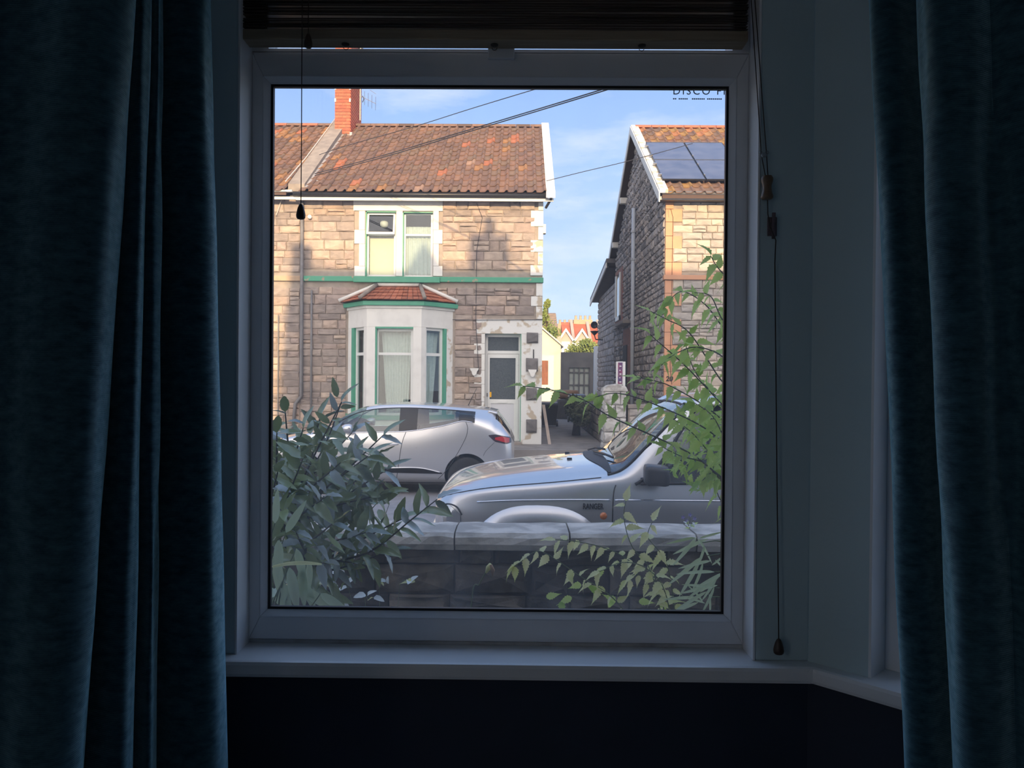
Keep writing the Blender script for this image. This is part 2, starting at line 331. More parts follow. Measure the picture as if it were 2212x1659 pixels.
# ---- middle window: white plastic frame, fixed pane below, fanlight above
YG = 1.885                                   # glass plane
win = bpy.data.objects.new('window_1', None); COL.objects.link(win); win.location = (-0.054, YG, SILL_Z); BASE['window_1'] = Vector(win.location)
tag(win, 'white plastic framed window with one large dusty pane above the sill', None, None, 'structure')
ZF0, ZF1 = SILL_Z + 0.010, 2.6375             # lower light: frame bottom and transom top
GX0, GX1 = UX(590, 760, YG), UX(1561, 760, YG)
GZ0, GZ1 = UZ(1076, 1313, YG), UZ(1076, 193, YG)
bw = 0.021                                   # bead width
fx0, fx1 = XL + 0.006, XR - 0.006
yi, yo = YG - 0.022, YG + 0.045
def mitre_frame(x0, x1, z0, z1, ix0, ix1, iz0, iz1, y0, y1, name, m, bev, parent, slope=0.0):
    """four mitred members; slope pushes the inner edge back by that much"""
    O = [(x0, z0), (x1, z0), (x1, z1), (x0, z1)]; I = [(ix0, iz0), (ix1, iz0), (ix1, iz1), (ix0, iz1)]
    for k in range(4):
        a, b, c, d = O[k], O[(k + 1) % 4], I[(k + 1) % 4], I[k]
        mb = MB(); mb.hexa([(a[0], y0, a[1]), (b[0], y0, b[1]), (c[0], y0 + slope, c[1]), (d[0], y0 + slope, d[1])],
                           [(a[0], y1, a[1]), (b[0], y1, b[1]), (c[0], y1, c[1]), (d[0], y1, d[1])])
        mb.build(name, m, parent, bevel=bev)
mitre_frame(fx0, fx1, ZF0, ZF1, GX0 - bw, GX1 + bw, GZ0 - bw, GZ1 + bw, yi, yo, 'frame_member', 'upvc', 0.0025, win)
mitre_frame(GX0 - bw + .0006, GX1 + bw - .0006, GZ0 - bw + .0006, GZ1 + bw - .0006, GX0 - 0.006, GX1 + 0.006, GZ0 - 0.006, GZ1 + 0.006, yi - 0.003, YG, 'glazing_bead', 'upvc', 0.0012, win, slope=0.014)
mitre_frame(GX0 - 0.0065, GX1 + 0.0065, GZ0 - 0.0065, GZ1 + 0.0065, GX0, GX1, GZ0, GZ1, YG - 0.010, YG + 0.002, 'gasket', 'gasket', 0, win)
MB().box(GX0 - .004, GX1 + .004, YG - 0.004, YG + 0.001, GZ0 - .004, GZ1 + .004).build('pane', 'dusty_glass', win)
MB().box(fx0, fx1, yi + 0.004, yo, SILL_Z, ZF0 - 0.0015).build('packer_strip', 'upvc_dirty', win, bevel=0.001)
# fanlight above the transom, mostly hidden behind the raised blind
mitre_frame(fx0, fx1, ZF1 + 0.001, TOP_Z, fx0 + 0.040, fx1 - 0.040, ZF1 + 0.0082, TOP_Z - 0.055, yi, yo, 'fanlight_frame', 'upvc', 0.0, win)
MB().box(fx0 + .05, fx1 - .05, YG - 0.003, YG + 0.001, ZF1 + .004, TOP_Z - .05).build('fanlight_pane', 'dusty_glass', win)
hx = UX(1083, 118, yi)
MB().box(hx - 0.032, hx + 0.032, yi - 0.012, yi - 0.0005, ZF1 - 0.018, ZF1 + 0.02).build('fanlight_catch', 'upvc', win, bevel=0.003)
# maker's lettering etched along the top right of the pane
mat('etch', (0.42, 0.47, 0.55), rough=0.6)
def text(body, size, loc, name, m, parent=None, rot=(math.pi / 2, 0, 0), extrude=0.001, spacing=1.0, align='LEFT', shear=0.0, bold=0.0, squeeze=1.0):
    cu = bpy.data.curves.new(name, 'FONT'); cu.body = body; cu.size = size; cu.extrude = extrude; cu.space_character = spacing; cu.align_x = align; cu.shear = shear
    cu.resolution_u = 4; cu.offset = bold
    tmp = bpy.data.objects.new('tmp', cu); COL.objects.link(tmp)
    me = bpy.data.meshes.new_from_object(tmp.evaluated_get(bpy.context.evaluated_depsgraph_get()))
    bpy.data.objects.remove(tmp); me.materials.clear(); me.materials.append(M[m])
    from mathutils import Euler
    return link(name, me, parent, Matrix.Translation(loc) @ Euler(rot).to_matrix().to_4x4() @ Matrix.Diagonal((squeeze, 1, 1, 1)))
e = U(1453, 204, YG - 0.006)
text('DISCO FIR', 0.0255, (e.x, YG - 0.006, e.z), 'etched_lettering', 'etch', win, extrude=0.0004, spacing=1.3)
mk = MB()
for k in range(26):
    if k in (2, 8, 9, 17): continue
    x = e.x + 0.001 + k * 0.0046; mk.box(x, x + 0.0034, YG - 0.0062, YG - 0.0055, e.z - 0.012, e.z - 0.009)
mk.build('etched_line', 'etch', win)

# ---- right bay window, glimpsed beside the curtain
def bay_window(nm, label, P0, P1, dd, nn_):
    w2 = bpy.data.objects.new(nm, None); COL.objects.link(w2); w2.location = ((P0[0] + P1[0]) / 2, (P0[1] + P1[1]) / 2, SILL_Z); BASE[nm] = Vector(w2.location)
    tag(w2, label, None, None, 'structure')
    def obl(t, n, z):                               # along the angled wall, outwards, up
        p = Vector(P0) + dd * t + nn_ * n; return (p.x, p.y, z)
    WL = (Vector(P1) - Vector(P0)).length
    def obox(t0, t1, n0, n1, z0, z1):
        return MB().hexa([obl(t0, n0, z0), obl(t1, n0, z0), obl(t1, n1, z0), obl(t0, n1, z0)], [obl(t0, n0, z1), obl(t1, n0, z1), obl(t1, n1, z1), obl(t0, n1, z1)])
    obox(rv, 0.06, 0.08, 0.15, SILL_Z, TOP_Z).build('frame_member', 'upvc', w2, bevel=0.002)
    obox(WL - 0.06, WL, 0.08, 0.15, SILL_Z, TOP_Z).build('frame_member', 'upvc', w2, bevel=0.002)
    obox(0.0601, WL - 0.0601, 0.08, 0.15, SILL_Z, SILL_Z + 0.07).build('frame_member', 'upvc', w2, bevel=0.002)
    obox(0.0601, WL - 0.0601, 0.08, 0.15, TOP_Z - 0.07, TOP_Z).build('frame_member', 'upvc', w2, bevel=0.002)
    obox(0.06, WL - 0.06, 0.11, 0.114, SILL_Z + 0.07, TOP_Z - 0.07).build('pane', 'clean_glass', w2)
bay_window('window_2', 'white plastic framed window in the angled bay wall behind the curtain', W0, W1, d_, n_)
bay_window('window_3', 'white plastic framed window in the other angled bay wall, curtained over', V0, V1, Vector((-S45, -S45)), Vector((-S45, S45)))

# ---- made-up window in the unseen end wall, added to brighten the room
w4 = bpy.data.objects.new('window_added_fill', None); COL.objects.link(w4); w4.location = (-3.36, -1.49, SW[2]); BASE['window_added_fill'] = Vector(w4.location)
tag(w4, 'added plain white window in the unseen end wall, filling the room with daylight', None, None, 'structure')
for (y0, y1, z0, z1) in ((SW[0], SW[0] + .06, SW[2], SW[3]), (SW[1] - .06, SW[1], SW[2], SW[3]), (SW[0] + .06, SW[1] - .06, SW[2], SW[2] + .06), (SW[0] + .06, SW[1] - .06, SW[3] - .06, SW[3])):
    MB().box(-3.40, -3.34, y0, y1, z0, z1).build('frame_member', 'upvc', w4)
MB().box(-3.372, -3.368, SW[0] + .05, SW[1] - .05, SW[2] + .05, SW[3] - .05).build('pane', 'clean_glass', w4)
for (y0, y1, z0, z1) in ((SW[0] - .02, SW[0], SW[2], SW[3]), (SW[1], SW[1] + .02, SW[2], SW[3]), (SW[0] - .02, SW[1] + .02, SW[2] - .02, SW[2]), (SW[0] - .02, SW[1] + .02, SW[3], SW[3] + .02)):
    MB().box(-3.30, RXL - .1, y0, y1, z0, z1).build('reveal_board', 'paint_white', w4)

# ---- wooden venetian blind, drawn up
bl = thing('venetian_blind', 'dark wooden venetian blind drawn up at the top of the window', 'blind', (-0.05, 1.825, 2.98))
BX0, BX1 = UX(516, 60, 1.80), UX(1617, 60, 1.80); BY0, BY1 = 1.800, 1.850
RZ0 = UZ(1066, 86, BY0); RZ1 = RZ0 + 0.024
MB().box(BX0, BX1, BY0, BY1, RZ0, RZ1).build('bottom_rail', 'blind_rail', bl, bevel=0.003)
sm = MB()
N = 6
sm.v = []; top = [(BX0 + 0.001, BY0 + (BY1 - BY0) * k / N, 0.0030 * (1 - (2 * k / N - 1) ** 2)) for k in range(N + 1)]
rows = [[(x, y, z + 0.0028) for (_, y, z) in top] + [(x, y, z) for (_, y, z) in reversed(top)] for x in (BX0 + 0.001, BX1 - 0.001)]
sm.grid(rows, closed=True); nn = 2 * (N + 1); sm.f += [tuple(range(nn))[::-1], tuple(range(nn, 2 * nn))]; sm.t += [None, None]
slat_me = sm.mesh('slat', 'blind_wood')
for k in range(42):
    link('slat', slat_me, bl, Matrix.Translation((random.uniform(-.0012, .0012), random.uniform(-.0015, .0015), RZ1 + 0.0015 + k * 0.0057)) @ Matrix.Rotation(random.uniform(-.004, .004), 4, 'Y'))
MB().box(BX0, BX1, BY0 - 0.004, BY1 + 0.004, 2.985, TOP_Z - 0.001).build('head_rail', 'blind_wood', bl, bevel=0.002)
for px in (746, 1068, 1387):
    x = UX(px, 97, 1.825)
    MB().lathe([(0.004, -0.004), (0.0085, -0.003), (0.0095, 0.0), (0.0095, 0.003)], (x, 1.826, RZ0 - 0.0005), 12).build('cord_plug', 'plug', bl, smooth=True)
    lp = [(x + 0.006 * math.cos(t), 1.832, RZ0 - 0.005 + 0.006 * math.sin(t)) for t in [math.pi * (1 + k / 8) for k in range(9)]]
    MB().tube(lp, 0.0008, 6).build('cord_loop', 'cord', bl)
acorn = [(0.0015, 0.0), (0.004, -0.002), (0.007, -0.009), (0.0095, -0.019), (0.0108, -0.027), (0.0100, -0.033), (0.0075, -0.036), (0.003, -0.037)]
def tassel_cord(pts, prof, m, sc=1.0, name='tassel', r=0.0011):
    c = MB().tube(pts, r, 6).build('pull_cord', 'cord', bl, smooth=True)
    p = pts[-1]; MB().lathe([(a * sc, b * sc) for a, b in prof], p, 18).build(name, m, c, smooth=True)
    return c
YC = 1.790
a = U(650, 440, YC); tassel_cord([(a.x, YC, 3.0), (a.x, YC, 2.6), (a.x + .0004, YC, 2.4), (a.x, YC, a.z)], acorn, 'dark_wood', 1.0)
a = U(666, 72, YC); tassel_cord([(a.x, YC, 3.0), (a.x, YC, a.z)], acorn, 'dark_wood', 0.92)
# lift cords, joiner, wooden condenser, cleat and the long tail down to the sill
yc2 = YF - 0.012
j = U(1650, 332, yc2); cd = U(1656, 380, yc2); ce = U(1658, 432, yc2)
t0 = U(1619, -60, 1.795); t1 = U(1626, -60, 1.795)
for tt, dx in ((t0, -0.006), (t1, 0.006)):
    MB().tube([(tt.x, tt.y, tt.z), ((tt.x + j.x + dx) / 2, (tt.y + yc2) / 2, (tt.z + j.z) / 2), (j.x + dx, yc2, j.z), (cd.x + dx * 0.5, yc2, cd.z)], 0.0011, 6).build('lift_cord', 'cord', bl, smooth=True)
jo = MB().box(j.x - 0.006, j.x + 0.006, yc2 - 0.004, yc2 + 0.004, j.z - 0.008, j.z + 0.002).build('cord_joiner', 'clear_plastic', bl, bevel=0.002)
for s_ in (-1, 1): MB().lathe([(0.002, -0.003), (0.0045, 0), (0.002, 0.003)], (j.x + s_ * 0.0075, yc2, j.z + 0.003), 10, 'y').build('joiner_lug', 'clear_plastic', jo, smooth=True)
h = cd.z - ce.z
MB().lathe([(0.004, 0.0), (0.011, -0.0015), (0.0135, -0.007), (0.013, -0.013), (0.0105, -0.021), (0.0098, -h * 0.5), (0.0108, -h * 0.68), (0.0132, -h * 0.82), (0.0138, -h * 0.92), (0.011, -h * 0.985), (0.005, -h)], (cd.x, yc2 - 0.004, cd.z), 20).build('cord_condenser', 'tan_wood', bl, smooth=True)
k0 = U(1668, 492, yc2); k1 = U(1674, 520, yc2); k2 = U(1681, 1378, yc2)
tail = MB().tube([(ce.x, yc2, ce.z + 0.004), (ce.x + 0.001, yc2, (ce.z + k0.z) / 2), (k0.x - 0.006, yc2 - 0.004, k0.z), (k1.x, yc2 - 0.006, k1.z), (k1.x + 0.001, yc2 + 0.002, k1.z - 0.05), ((k1.x + k2.x) / 2, yc2, (k1.z + k2.z) / 2), (k2.x, yc2 - 0.004, k2.z)], 0.0013, 6).build('tail_cord', 'cord', bl, smooth=True)
MB().lathe([(p * 1.12, q * 1.0) for p, q in acorn], (k2.x, yc2 - 0.004, k2.z), 18).build('tassel', 'dark_wood', tail, smooth=True)
cl = thing('cord_cleat', 'small clear plastic cord cleat screwed to the wall right of the window', 'cleat', (k0.x, YF, k0.z))
cx_, cz_ = k0.x + 0.003, UZ(1670, 490, YF)
mat('cleat_plastic', (0.16, 0.12, 0.13), rough=0.25)
MB().box(cx_ - 0.011, cx_ + 0.011, YF - 0.004, YF - 0.0005, cz_ - 0.022, cz_ + 0.022).build('back_plate', 'cleat_plastic', cl, bevel=0.0015)
MB().box(cx_ - 0.006, cx_ + 0.006, YF - 0.012, YF - 0.004, cz_ - 0.008, cz_ + 0.008).build('boss', 'cleat_plastic', cl, bevel=0.001)
MB().prism([(YF - 0.010, cz_ - 0.03), (YF - 0.014, cz_ - 0.03), (YF - 0.016, cz_ + 0.03), (YF - 0.012, cz_ + 0.03)], cx_ - 0.004, cx_ + 0.004, 'x').build('hook', 'cleat_plastic', cl, bevel=0.001)

# ---- velvet curtains: plan outlines at the top and the bottom of the frame, joined by folds
def curtain(name, label, top_px, bot_px, zt, zb):
    """top_px / bot_px: (pixel x at the frame's top / bottom edge, depth) per outline point"""
    n = 10
    a = catmull([(UX(px, 0, Y), Y) for px, Y in top_px], n); b = catmull([(UX(px, 1659, Y), Y) for px, Y in bot_px], n)
    zA, zB = UZ(1106, 0, 1.5), UZ(1106, 1659, 1.5)
    rows = []
    for k in range(41):
        z = lerp(zt, zb, k / 40); t = (zA - z) / (zA - zB); t = max(-0.15, min(t, 1.35))
        w = 0.0035 * math.sin(z * 5.1 + 1.0) + 0.002 * math.sin(z * 13.7)
        rows.append([(lerp(p[0], q[0], t) + w * math.sin(i * 0.21), lerp(p[1], q[1], t) + w * math.cos(i * 0.17), z) for i, (p, q) in enumerate(zip(a, b))])
    back = [[(x + 0.0, y + 0.003, z) for (x, y, z) in r] for r in rows]
    mb = MB(); mb.grid(rows); o = mb.build(name, 'velvet', None, smooth=True, fix=False)
    s = o.modifiers.new('thickness', 'SOLIDIFY'); s.thickness = 0.003; s.offset = 0
    return tag(o, label, 'curtain')
LT = [(-330, 1.30), (-150, 1.22), (-40, 1.30), (60, 1.30), (150, 1.270), (224, 1.277), (268, 1.299), (290, 1.335), (297, 1.38), (288, 1.42), (296, 1.405), (313, 1.395), (323, 1.42), (325, 1.45), (320, 1.475), (327, 1.46), (340, 1.455), (347, 1.48), (349, 1.51), (342, 1.545), (352, 1.532), (388, 1.522), (424, 1.526), (445, 1.548), (455, 1.60), (447, 1.645), (430, 1.66)]
LB = [(-420, 1.22), (-230, 1.16), (-110, 1.22), (-20, 1.23), (30, 1.205), (92, 1.208), (138, 1.230), (163, 1.265), (172, 1.315), (160, 1.36), (172, 1.355), (250, 1.33), (276, 1.36), (283, 1.41), (274, 1.45), (284, 1.44), (318, 1.42), (332, 1.45), (335, 1.49), (326, 1.535), (342, 1.522), (400, 1.508), (446, 1.514), (474, 1.542), (489, 1.60), (480, 1.65), (460, 1.665)]
curtain('curtain', 'teal velvet curtain in three close folds over the window wall, cord tassel side', LT, LB, 3.2, FLZ + 0.012)['label'] = 'teal velvet curtain hanging in close folds by the dark acorn cord, left of the window'
RT = [(1906, 1.60), (1888, 1.565), (1880, 1.51), (1890, 1.465), (1925, 1.445), (1962, 1.46), (1985, 1.485), (1994, 1.475), (1984, 1.43), (1979, 1.385), (1990, 1.335), (2030, 1.305), (2085, 1.30), (2120, 1.32), (2140, 1.315), (2190, 1.28), (2260, 1.27), (2330, 1.27), (2480, 1.22), (2700, 1.24)]
RB = [(1992, 1.545), (1970, 1.52), (1959, 1.46), (1972, 1.415), (2010, 1.395), (2050, 1.41), (2076, 1.435), (2084, 1.425), (2073, 1.38), (2067, 1.33), (2082, 1.28), (2120, 1.25), (2165, 1.245), (2195, 1.265), (2215, 1.26), (2260, 1.225), (2330, 1.215), (2390, 1.22), (2540, 1.17), (2760, 1.18)]
curtain('curtain', 'teal velvet curtain beside the long cord with its tassel, right of the window', RT, RB, 3.2, FLZ + 0.012)
# a pole out of frame that the curtains hang from
pole = thing('curtain_pole', 'dark bent curtain pole above the bay window', 'pole', (0, 1.4, 3.22))
MB().tube([(-1.75, 1.05, 3.215), (-0.95, 1.45, 3.215), (-0.60, 1.60, 3.215), (0.58, 1.60, 3.215), (0.95, 1.30, 3.215), (1.75, 0.98, 3.215)], 0.014, 12).build('rail', 'dark_wood', pole, smooth=True)
for x in (-0.6, 0.58): MB().tube([(x, 1.60, 3.215), (x, YF, 3.23)], 0.008, 8).build('bracket', 'dark_wood', pole, smooth=True)

# ================================================================== OUTSIDE
# our own house around the room: it keeps the low sun off the street and throws its roofline on the houses opposite
mat('render_grey', (0.58, 0.56, 0.52), (0.52, 0.50, 0.47), rough=0.9, scale=3)
mat('slate', (0.10, 0.10, 0.11), (0.14, 0.13, 0.13), rough=0.8, scale=6)
OX0, OX1, OYB, OYF = -3.50, 15.0, -7.0, YW + WT
RID_Y, RID_Z, EV_Z = -2.6, 9.05, 6.1
o = MB()
o.box(OX0, OX0 + 0.2, OYB, SW[0], 0.2, EV_Z); o.box(OX0, OX0 + 0.2, SW[1], OYF, 0.2, EV_Z); o.box(OX0, OX0 + 0.2, SW[0], SW[1], 0.2, SW[2]); o.box(OX0, OX0 + 0.2, SW[0], SW[1], SW[3], EV_Z); o.box(OX1 - .2, OX1, OYB, OYF, 0.2, EV_Z); o.box(OX0, OX1, OYB, OYB + 0.2, 0.2, EV_Z)
o.box(OX0, OX1, OYF - 0.22, OYF, CEZ + 0.12, EV_Z); o.box(RXR + .1, OX1, OYF - 0.22, OYF, 0.2, CEZ + 0.13)
o.prism([(OYB, EV_Z), (OYF, EV_Z), (RID_Y, RID_Z - .12)], OX0, OX0 + 0.2, 'x'); o.prism([(OYB, EV_Z), (OYF, EV_Z), (RID_Y, RID_Z - .12)], OX1 - 0.2, OX1, 'x')
struct(o.build('wall_outer', 'render_grey'))
o = MB()
o.prism([(OYB - 0.3, EV_Z - 0.1), (RID_Y, RID_Z - .1), (OYF + 0.3, EV_Z - 0.1), (OYF + 0.3, EV_Z), (RID_Y, RID_Z), (OYB - 0.3, EV_Z)], OX0 - 0.15, OX1 + .15, 'x')
struct(o.build('roof_outer', 'slate'))
def stack(x, w, d, h, pots, nm='chimney_outer'):
    o = MB(); o.box(x - w / 2, x + w / 2, RID_Y - d / 2, RID_Y + d / 2, RID_Z - 0.6, RID_Z + h)
    for p in pots: o.lathe([(0.13, 0), (0.11, 0.35), (0.14, 0.4)], (x + p, RID_Y, RID_Z + h), 12)
    struct(o.build(nm, 'render_grey'))
stack(0.87, 0.85, 0.5, 0.75, (0.0,)); stack(-3.40, 0.42, 0.5, 0.5, ())
o = MB(); o.prism([(-1.30, RID_Z - .5), (-0.10, RID_Z - .5), (-0.72, RID_Z + 0.42)], RID_Y - 0.3, RID_Y + 1.2, 'y'); struct(o.build('gable_outer', 'slate'))

# ---- ground
mat('asphalt', (0.19, 0.19, 0.205), (0.25, 0.25, 0.26), rough=0.85, scale=5, bump=0.3, bscale=120)
mat('pavement', (0.26, 0.25, 0.24), (0.33, 0.32, 0.30), rough=0.9, scale=4, bump=0.2, bscale=60)
mat('kerb', (0.36, 0.35, 0.33), (0.28, 0.27, 0.26), rough=0.85, scale=9)
mat('soil', (0.045, 0.04, 0.035), (0.08, 0.07, 0.055), rough=0.95, scale=12, bump=0.6, bscale=40)
mat('alley', (0.17, 0.155, 0.14), (0.25, 0.23, 0.21), rough=0.95, scale=3, bump=0.3, bscale=40)
struct(MB().box(-70, 70, 5.45, 14.1, -0.2, 0).build('road', 'asphalt'))
struct(MB().box(-70, 70, 4.1, 5.3, -0.2, 0.11).build('pavement_near', 'pavement'))
struct(MB().box(-70, 70, 14.25, 16.1, -0.2, 0.12).build('pavement_far', 'pavement'))
struct(MB().box(-30, 30, -9, 4.1, -0.25, 0.28).build('garden_ground', 'soil'))
struct(MB().box(-70, 70, 16.1, 140, -0.25, 0.36).build('ground_far', 'alley'))
kf = bpy.data.objects.new('kerb_far', None); COL.objects.link(kf); kf.location = (0, 14.17, 0); BASE['kerb_far'] = Vector((0, 14.17, 0)); struct(kf)
kn = bpy.data.objects.new('kerb_near', None); COL.objects.link(kn); kn.location = (0, 5.37, 0); BASE['kerb_near'] = Vector((0, 5.37, 0)); struct(kn)
kme = MB().box(-0.447, 0.447, -0.075, 0.075, -0.2, 0.125).mesh('kerb_stone', 'kerb', bevel=0.015)
for k in range(-14, 10):
    link('kerb_stone', kme, kf, Matrix.Translation((k * 0.9, 14.175, random.uniform(-.004, .004))))
for k in range(-8, 8):
    link('kerb_stone', kme, kn, Matrix.Translation((k * 0.9, 5.375, -0.01 + random.uniform(-.004, .004))))

# ---- masonry, tiles: pieces sharing a few meshes
def rock(seed, tint, name, m, d=1.0):
    rnd = random.Random(seed); mb = MB()
    base = [(-.5, -.5), (0, -.5), (.5, -.5), (.5, 0), (.5, .5), (0, .5), (-.5, .5), (-.5, 0)]
    j = lambda a: rnd.uniform(-a, a)
    o = [(x * (1 + j(.012)), 0.0, z * (1 + j(.03))) for x, z in base]
    r1 = [(x, -0.45 + j(.12), z) for (x, _, z) in o]
    r2 = [(x * 0.84 + j(.05), -0.85 + j(.3), z * 0.72 + j(.09)) for x, z in base]
    c = (j(.15), -1.0 + j(.3), j(.15))
    vs = o + r1 + r2 + [c]
    fs = [(i, (i + 1) % 8, 8 + (i + 1) % 8, 8 + i) for i in range(8)] + [(8 + i, 8 + (i + 1) % 8, 16 + (i + 1) % 8, 16 + i) for i in range(8)] + [(16 + i, 16 + (i + 1) % 8, 24) for i in range(8)]
    mb.add(vs, fs, tint); return mb
def tint_of(rnd, tints):
    q = rnd.uniform(.86, 1.12); return tuple(c * q for c in rnd.choice(tints))
class Rocks:
    """a set of stone meshes in different tints"""
    def __init__(s, name, m, tints, n, seed):
        rnd = random.Random(seed)
        s.name = name; s.m = m
        s.mb = [rock(seed * 100 + k, tint_of(rnd, tints), name, m) for k in range(n)]
        s.me = [b.mesh(name, m) for b in s.mb]; s.rnd = rnd
    def lay(s, items, parent, budget=300, stuff_name='small_stones'):
        """items: matrices; the first `budget` become objects, the others one joined mesh"""
        for mw in items[:budget]: link(s.name, s.rnd.choice(s.me), parent, mw)
        rest = items[budget:]
        if rest:
            big = MB()
            for mw in rest:
                b = s.rnd.choice(s.mb); big.add([mw @ Vector(v) for v in b.v], b.f, b.t[0])
            o = big.build(stuff_name, s.m, parent); o['kind'] = 'stuff'
def courses(x0, x1, z0, z1, holes, rnd, h=(.13, .21), w=(.22, .50), gap=0.012, split=0.18):
    """coursed rubble: list of (xc, zc, w, h) with the holes (x0, x1, z0, z1) kept free"""
    out = []; z = z0
    while z < z1 - 0.05:
        hh = min(rnd.uniform(*h), z1 - z)
        if z1 - z - hh < 0.06: hh = z1 - z
        iv = [(x0, x1)]
        for (a, b, c, d) in holes:
            if d > z + 0.03 and c < z + hh - 0.03:
                iv = [q for (p0, p1) in iv for q in ((p0, min(p1, a)), (max(p0, b), p1)) if q[1] - q[0] > 0.05]
        for (p0, p1) in iv:
            x = p0
            while x < p1 - 0.02:
                ww = min(rnd.uniform(*w), p1 - x)
                if p1 - x - ww < 0.12: ww = p1 - x
                if rnd.random() < split and hh > 0.15 and ww > .2:
                    q = rnd.uniform(.4, .6) * hh
                    out.append((x + ww / 2, z + q / 2, ww - gap, q - gap)); out.append((x + ww / 2, z + (q + hh) / 2, ww - gap, hh - q - gap))
                else: out.append((x + ww / 2, z + hh / 2, ww - gap, hh - gap))
                x += ww
        z += hh
    return out
def slab_with_holes(x0, x1, z0, z1, holes, y0, y1):
    xs = sorted({x0, x1} | {v for h in holes for v in h[:2] if x0 < v < x1}); zs = sorted({z0, z1} | {v for h in holes for v in h[2:] if z0 < v < z1})
    mb = MB()
    for i in range(len(xs) - 1):
        for k in range(len(zs) - 1):
            cx, cz = (xs[i] + xs[i + 1]) / 2, (zs[k] + zs[k + 1]) / 2
            if any(a < cx < b and c < cz < d for a, b, c, d in holes): continue
            mb.box(xs[i], xs[i + 1], y0, y1, zs[k], zs[k + 1])
    return mb
def face_y(x, z, w, h, Y, d=0.03):          # a stone on a wall facing the camera
    return Matrix.Translation((x, Y, z)) @ Matrix.Diagonal((w, d, h, 1))

mat('stone_tan', (0.41, 0.34, 0.285), (0.31, 0.26, 0.225), rough=0.95, scale=7, bump=0.5, bscale=30, tint=True)
mat('stone_pale', (0.47, 0.42, 0.36), (0.38, 0.34, 0.30), rough=0.95, scale=7, bump=0.5, bscale=30, tint=True)
mat('stone_grey', (0.22, 0.205, 0.19), (0.15, 0.14, 0.13), rough=0.95, scale=5, bump=0.5, bscale=24, tint=True)
mat('mortar', (0.36, 0.31, 0.26), (0.29, 0.25, 0.21), rough=0.95, scale=9)
mat('mortar_grey', (0.25, 0.23, 0.21), (0.19, 0.18, 0.165), rough=0.95, scale=6)
mat('roof_tile', (0.205, 0.125, 0.088), (0.15, 0.092, 0.068), rough=0.85, scale=9, bump=0.25, bscale=60, tint=True)
mat('red_tile', (0.42, 0.145, 0.075), (0.31, 0.105, 0.06), rough=0.8, scale=9, tint=True)
mat('roof_felt', (0.10, 0.065, 0.05), rough=0.95)
mat('brick_red', (0.50, 0.135, 0.075), (0.40, 0.10, 0.06), rough=0.9, scale=12, tint=True)
mat('brick_mortar', (0.42, 0.22, 0.16), rough=0.95)
mat('white_paint_out', (0.72, 0.71, 0.66), (0.62, 0.61, 0.57), rough=0.7, scale=4, lo=0.45, hi=0.75)
mat('worn_white', (0.70, 0.70, 0.66), (0.47, 0.40, 0.30), rough=0.8, scale=5, lo=0.52, hi=0.60)
mat('green_paint', (0.07, 0.30, 0.19), (0.09, 0.34, 0.22), rough=0.5, scale=5)
mat('worn_green', (0.08, 0.32, 0.20), (0.38, 0.28, 0.20), rough=0.6, scale=7, lo=0.60, hi=0.66)
mat('salmon_paint', (0.62, 0.33, 0.19), (0.54, 0.28, 0.165), rough=0.75, scale=4)
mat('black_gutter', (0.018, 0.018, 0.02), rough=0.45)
mat('grey_pipe', (0.20, 0.195, 0.195), (0.15, 0.145, 0.145), rough=0.6, scale=8)
mat('white_pipe', (0.48, 0.52, 0.57), rough=0.5)
mat('lead', (0.27, 0.27, 0.29), (0.36, 0.36, 0.38), rough=0.6, scale=10)
mat('cement', (0.30, 0.26, 0.22), (0.22, 0.19, 0.165), rough=0.95, scale=6, bump=0.3)
mat('sandstone', (0.46, 0.34, 0.22), (0.38, 0.28, 0.19), rough=0.9, scale=6)
mat('window_white', (0.70, 0.71, 0.68), rough=0.45)
mat('cream_blind', (0.72, 0.66, 0.47), rough=0.8)
mat('net', (0.62, 0.66, 0.63), (0.50, 0.55, 0.53), rough=0.9, scale=26, detail=8)
mat('door_panel', (0.60, 0.61, 0.63), rough=0.45)
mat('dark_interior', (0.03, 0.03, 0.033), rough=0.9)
mat('yellow_sticker', (0.85, 0.45, 0.02), rough=0.5)
mat('wire', (0.03, 0.03, 0.035), rough=0.6)
mat('wire_pale', (0.55, 0.52, 0.47), rough=0.6)
mat('metal_grey', (0.45, 0.46, 0.48), rough=0.4, metal=0.8)
mat('dark_obscure', (0.07, 0.085, 0.095), (0.11, 0.125, 0.135), rough=0.2, scale=40)
reflective_glass('house_glass', (0.86, 0.90, 0.89), 0.05)

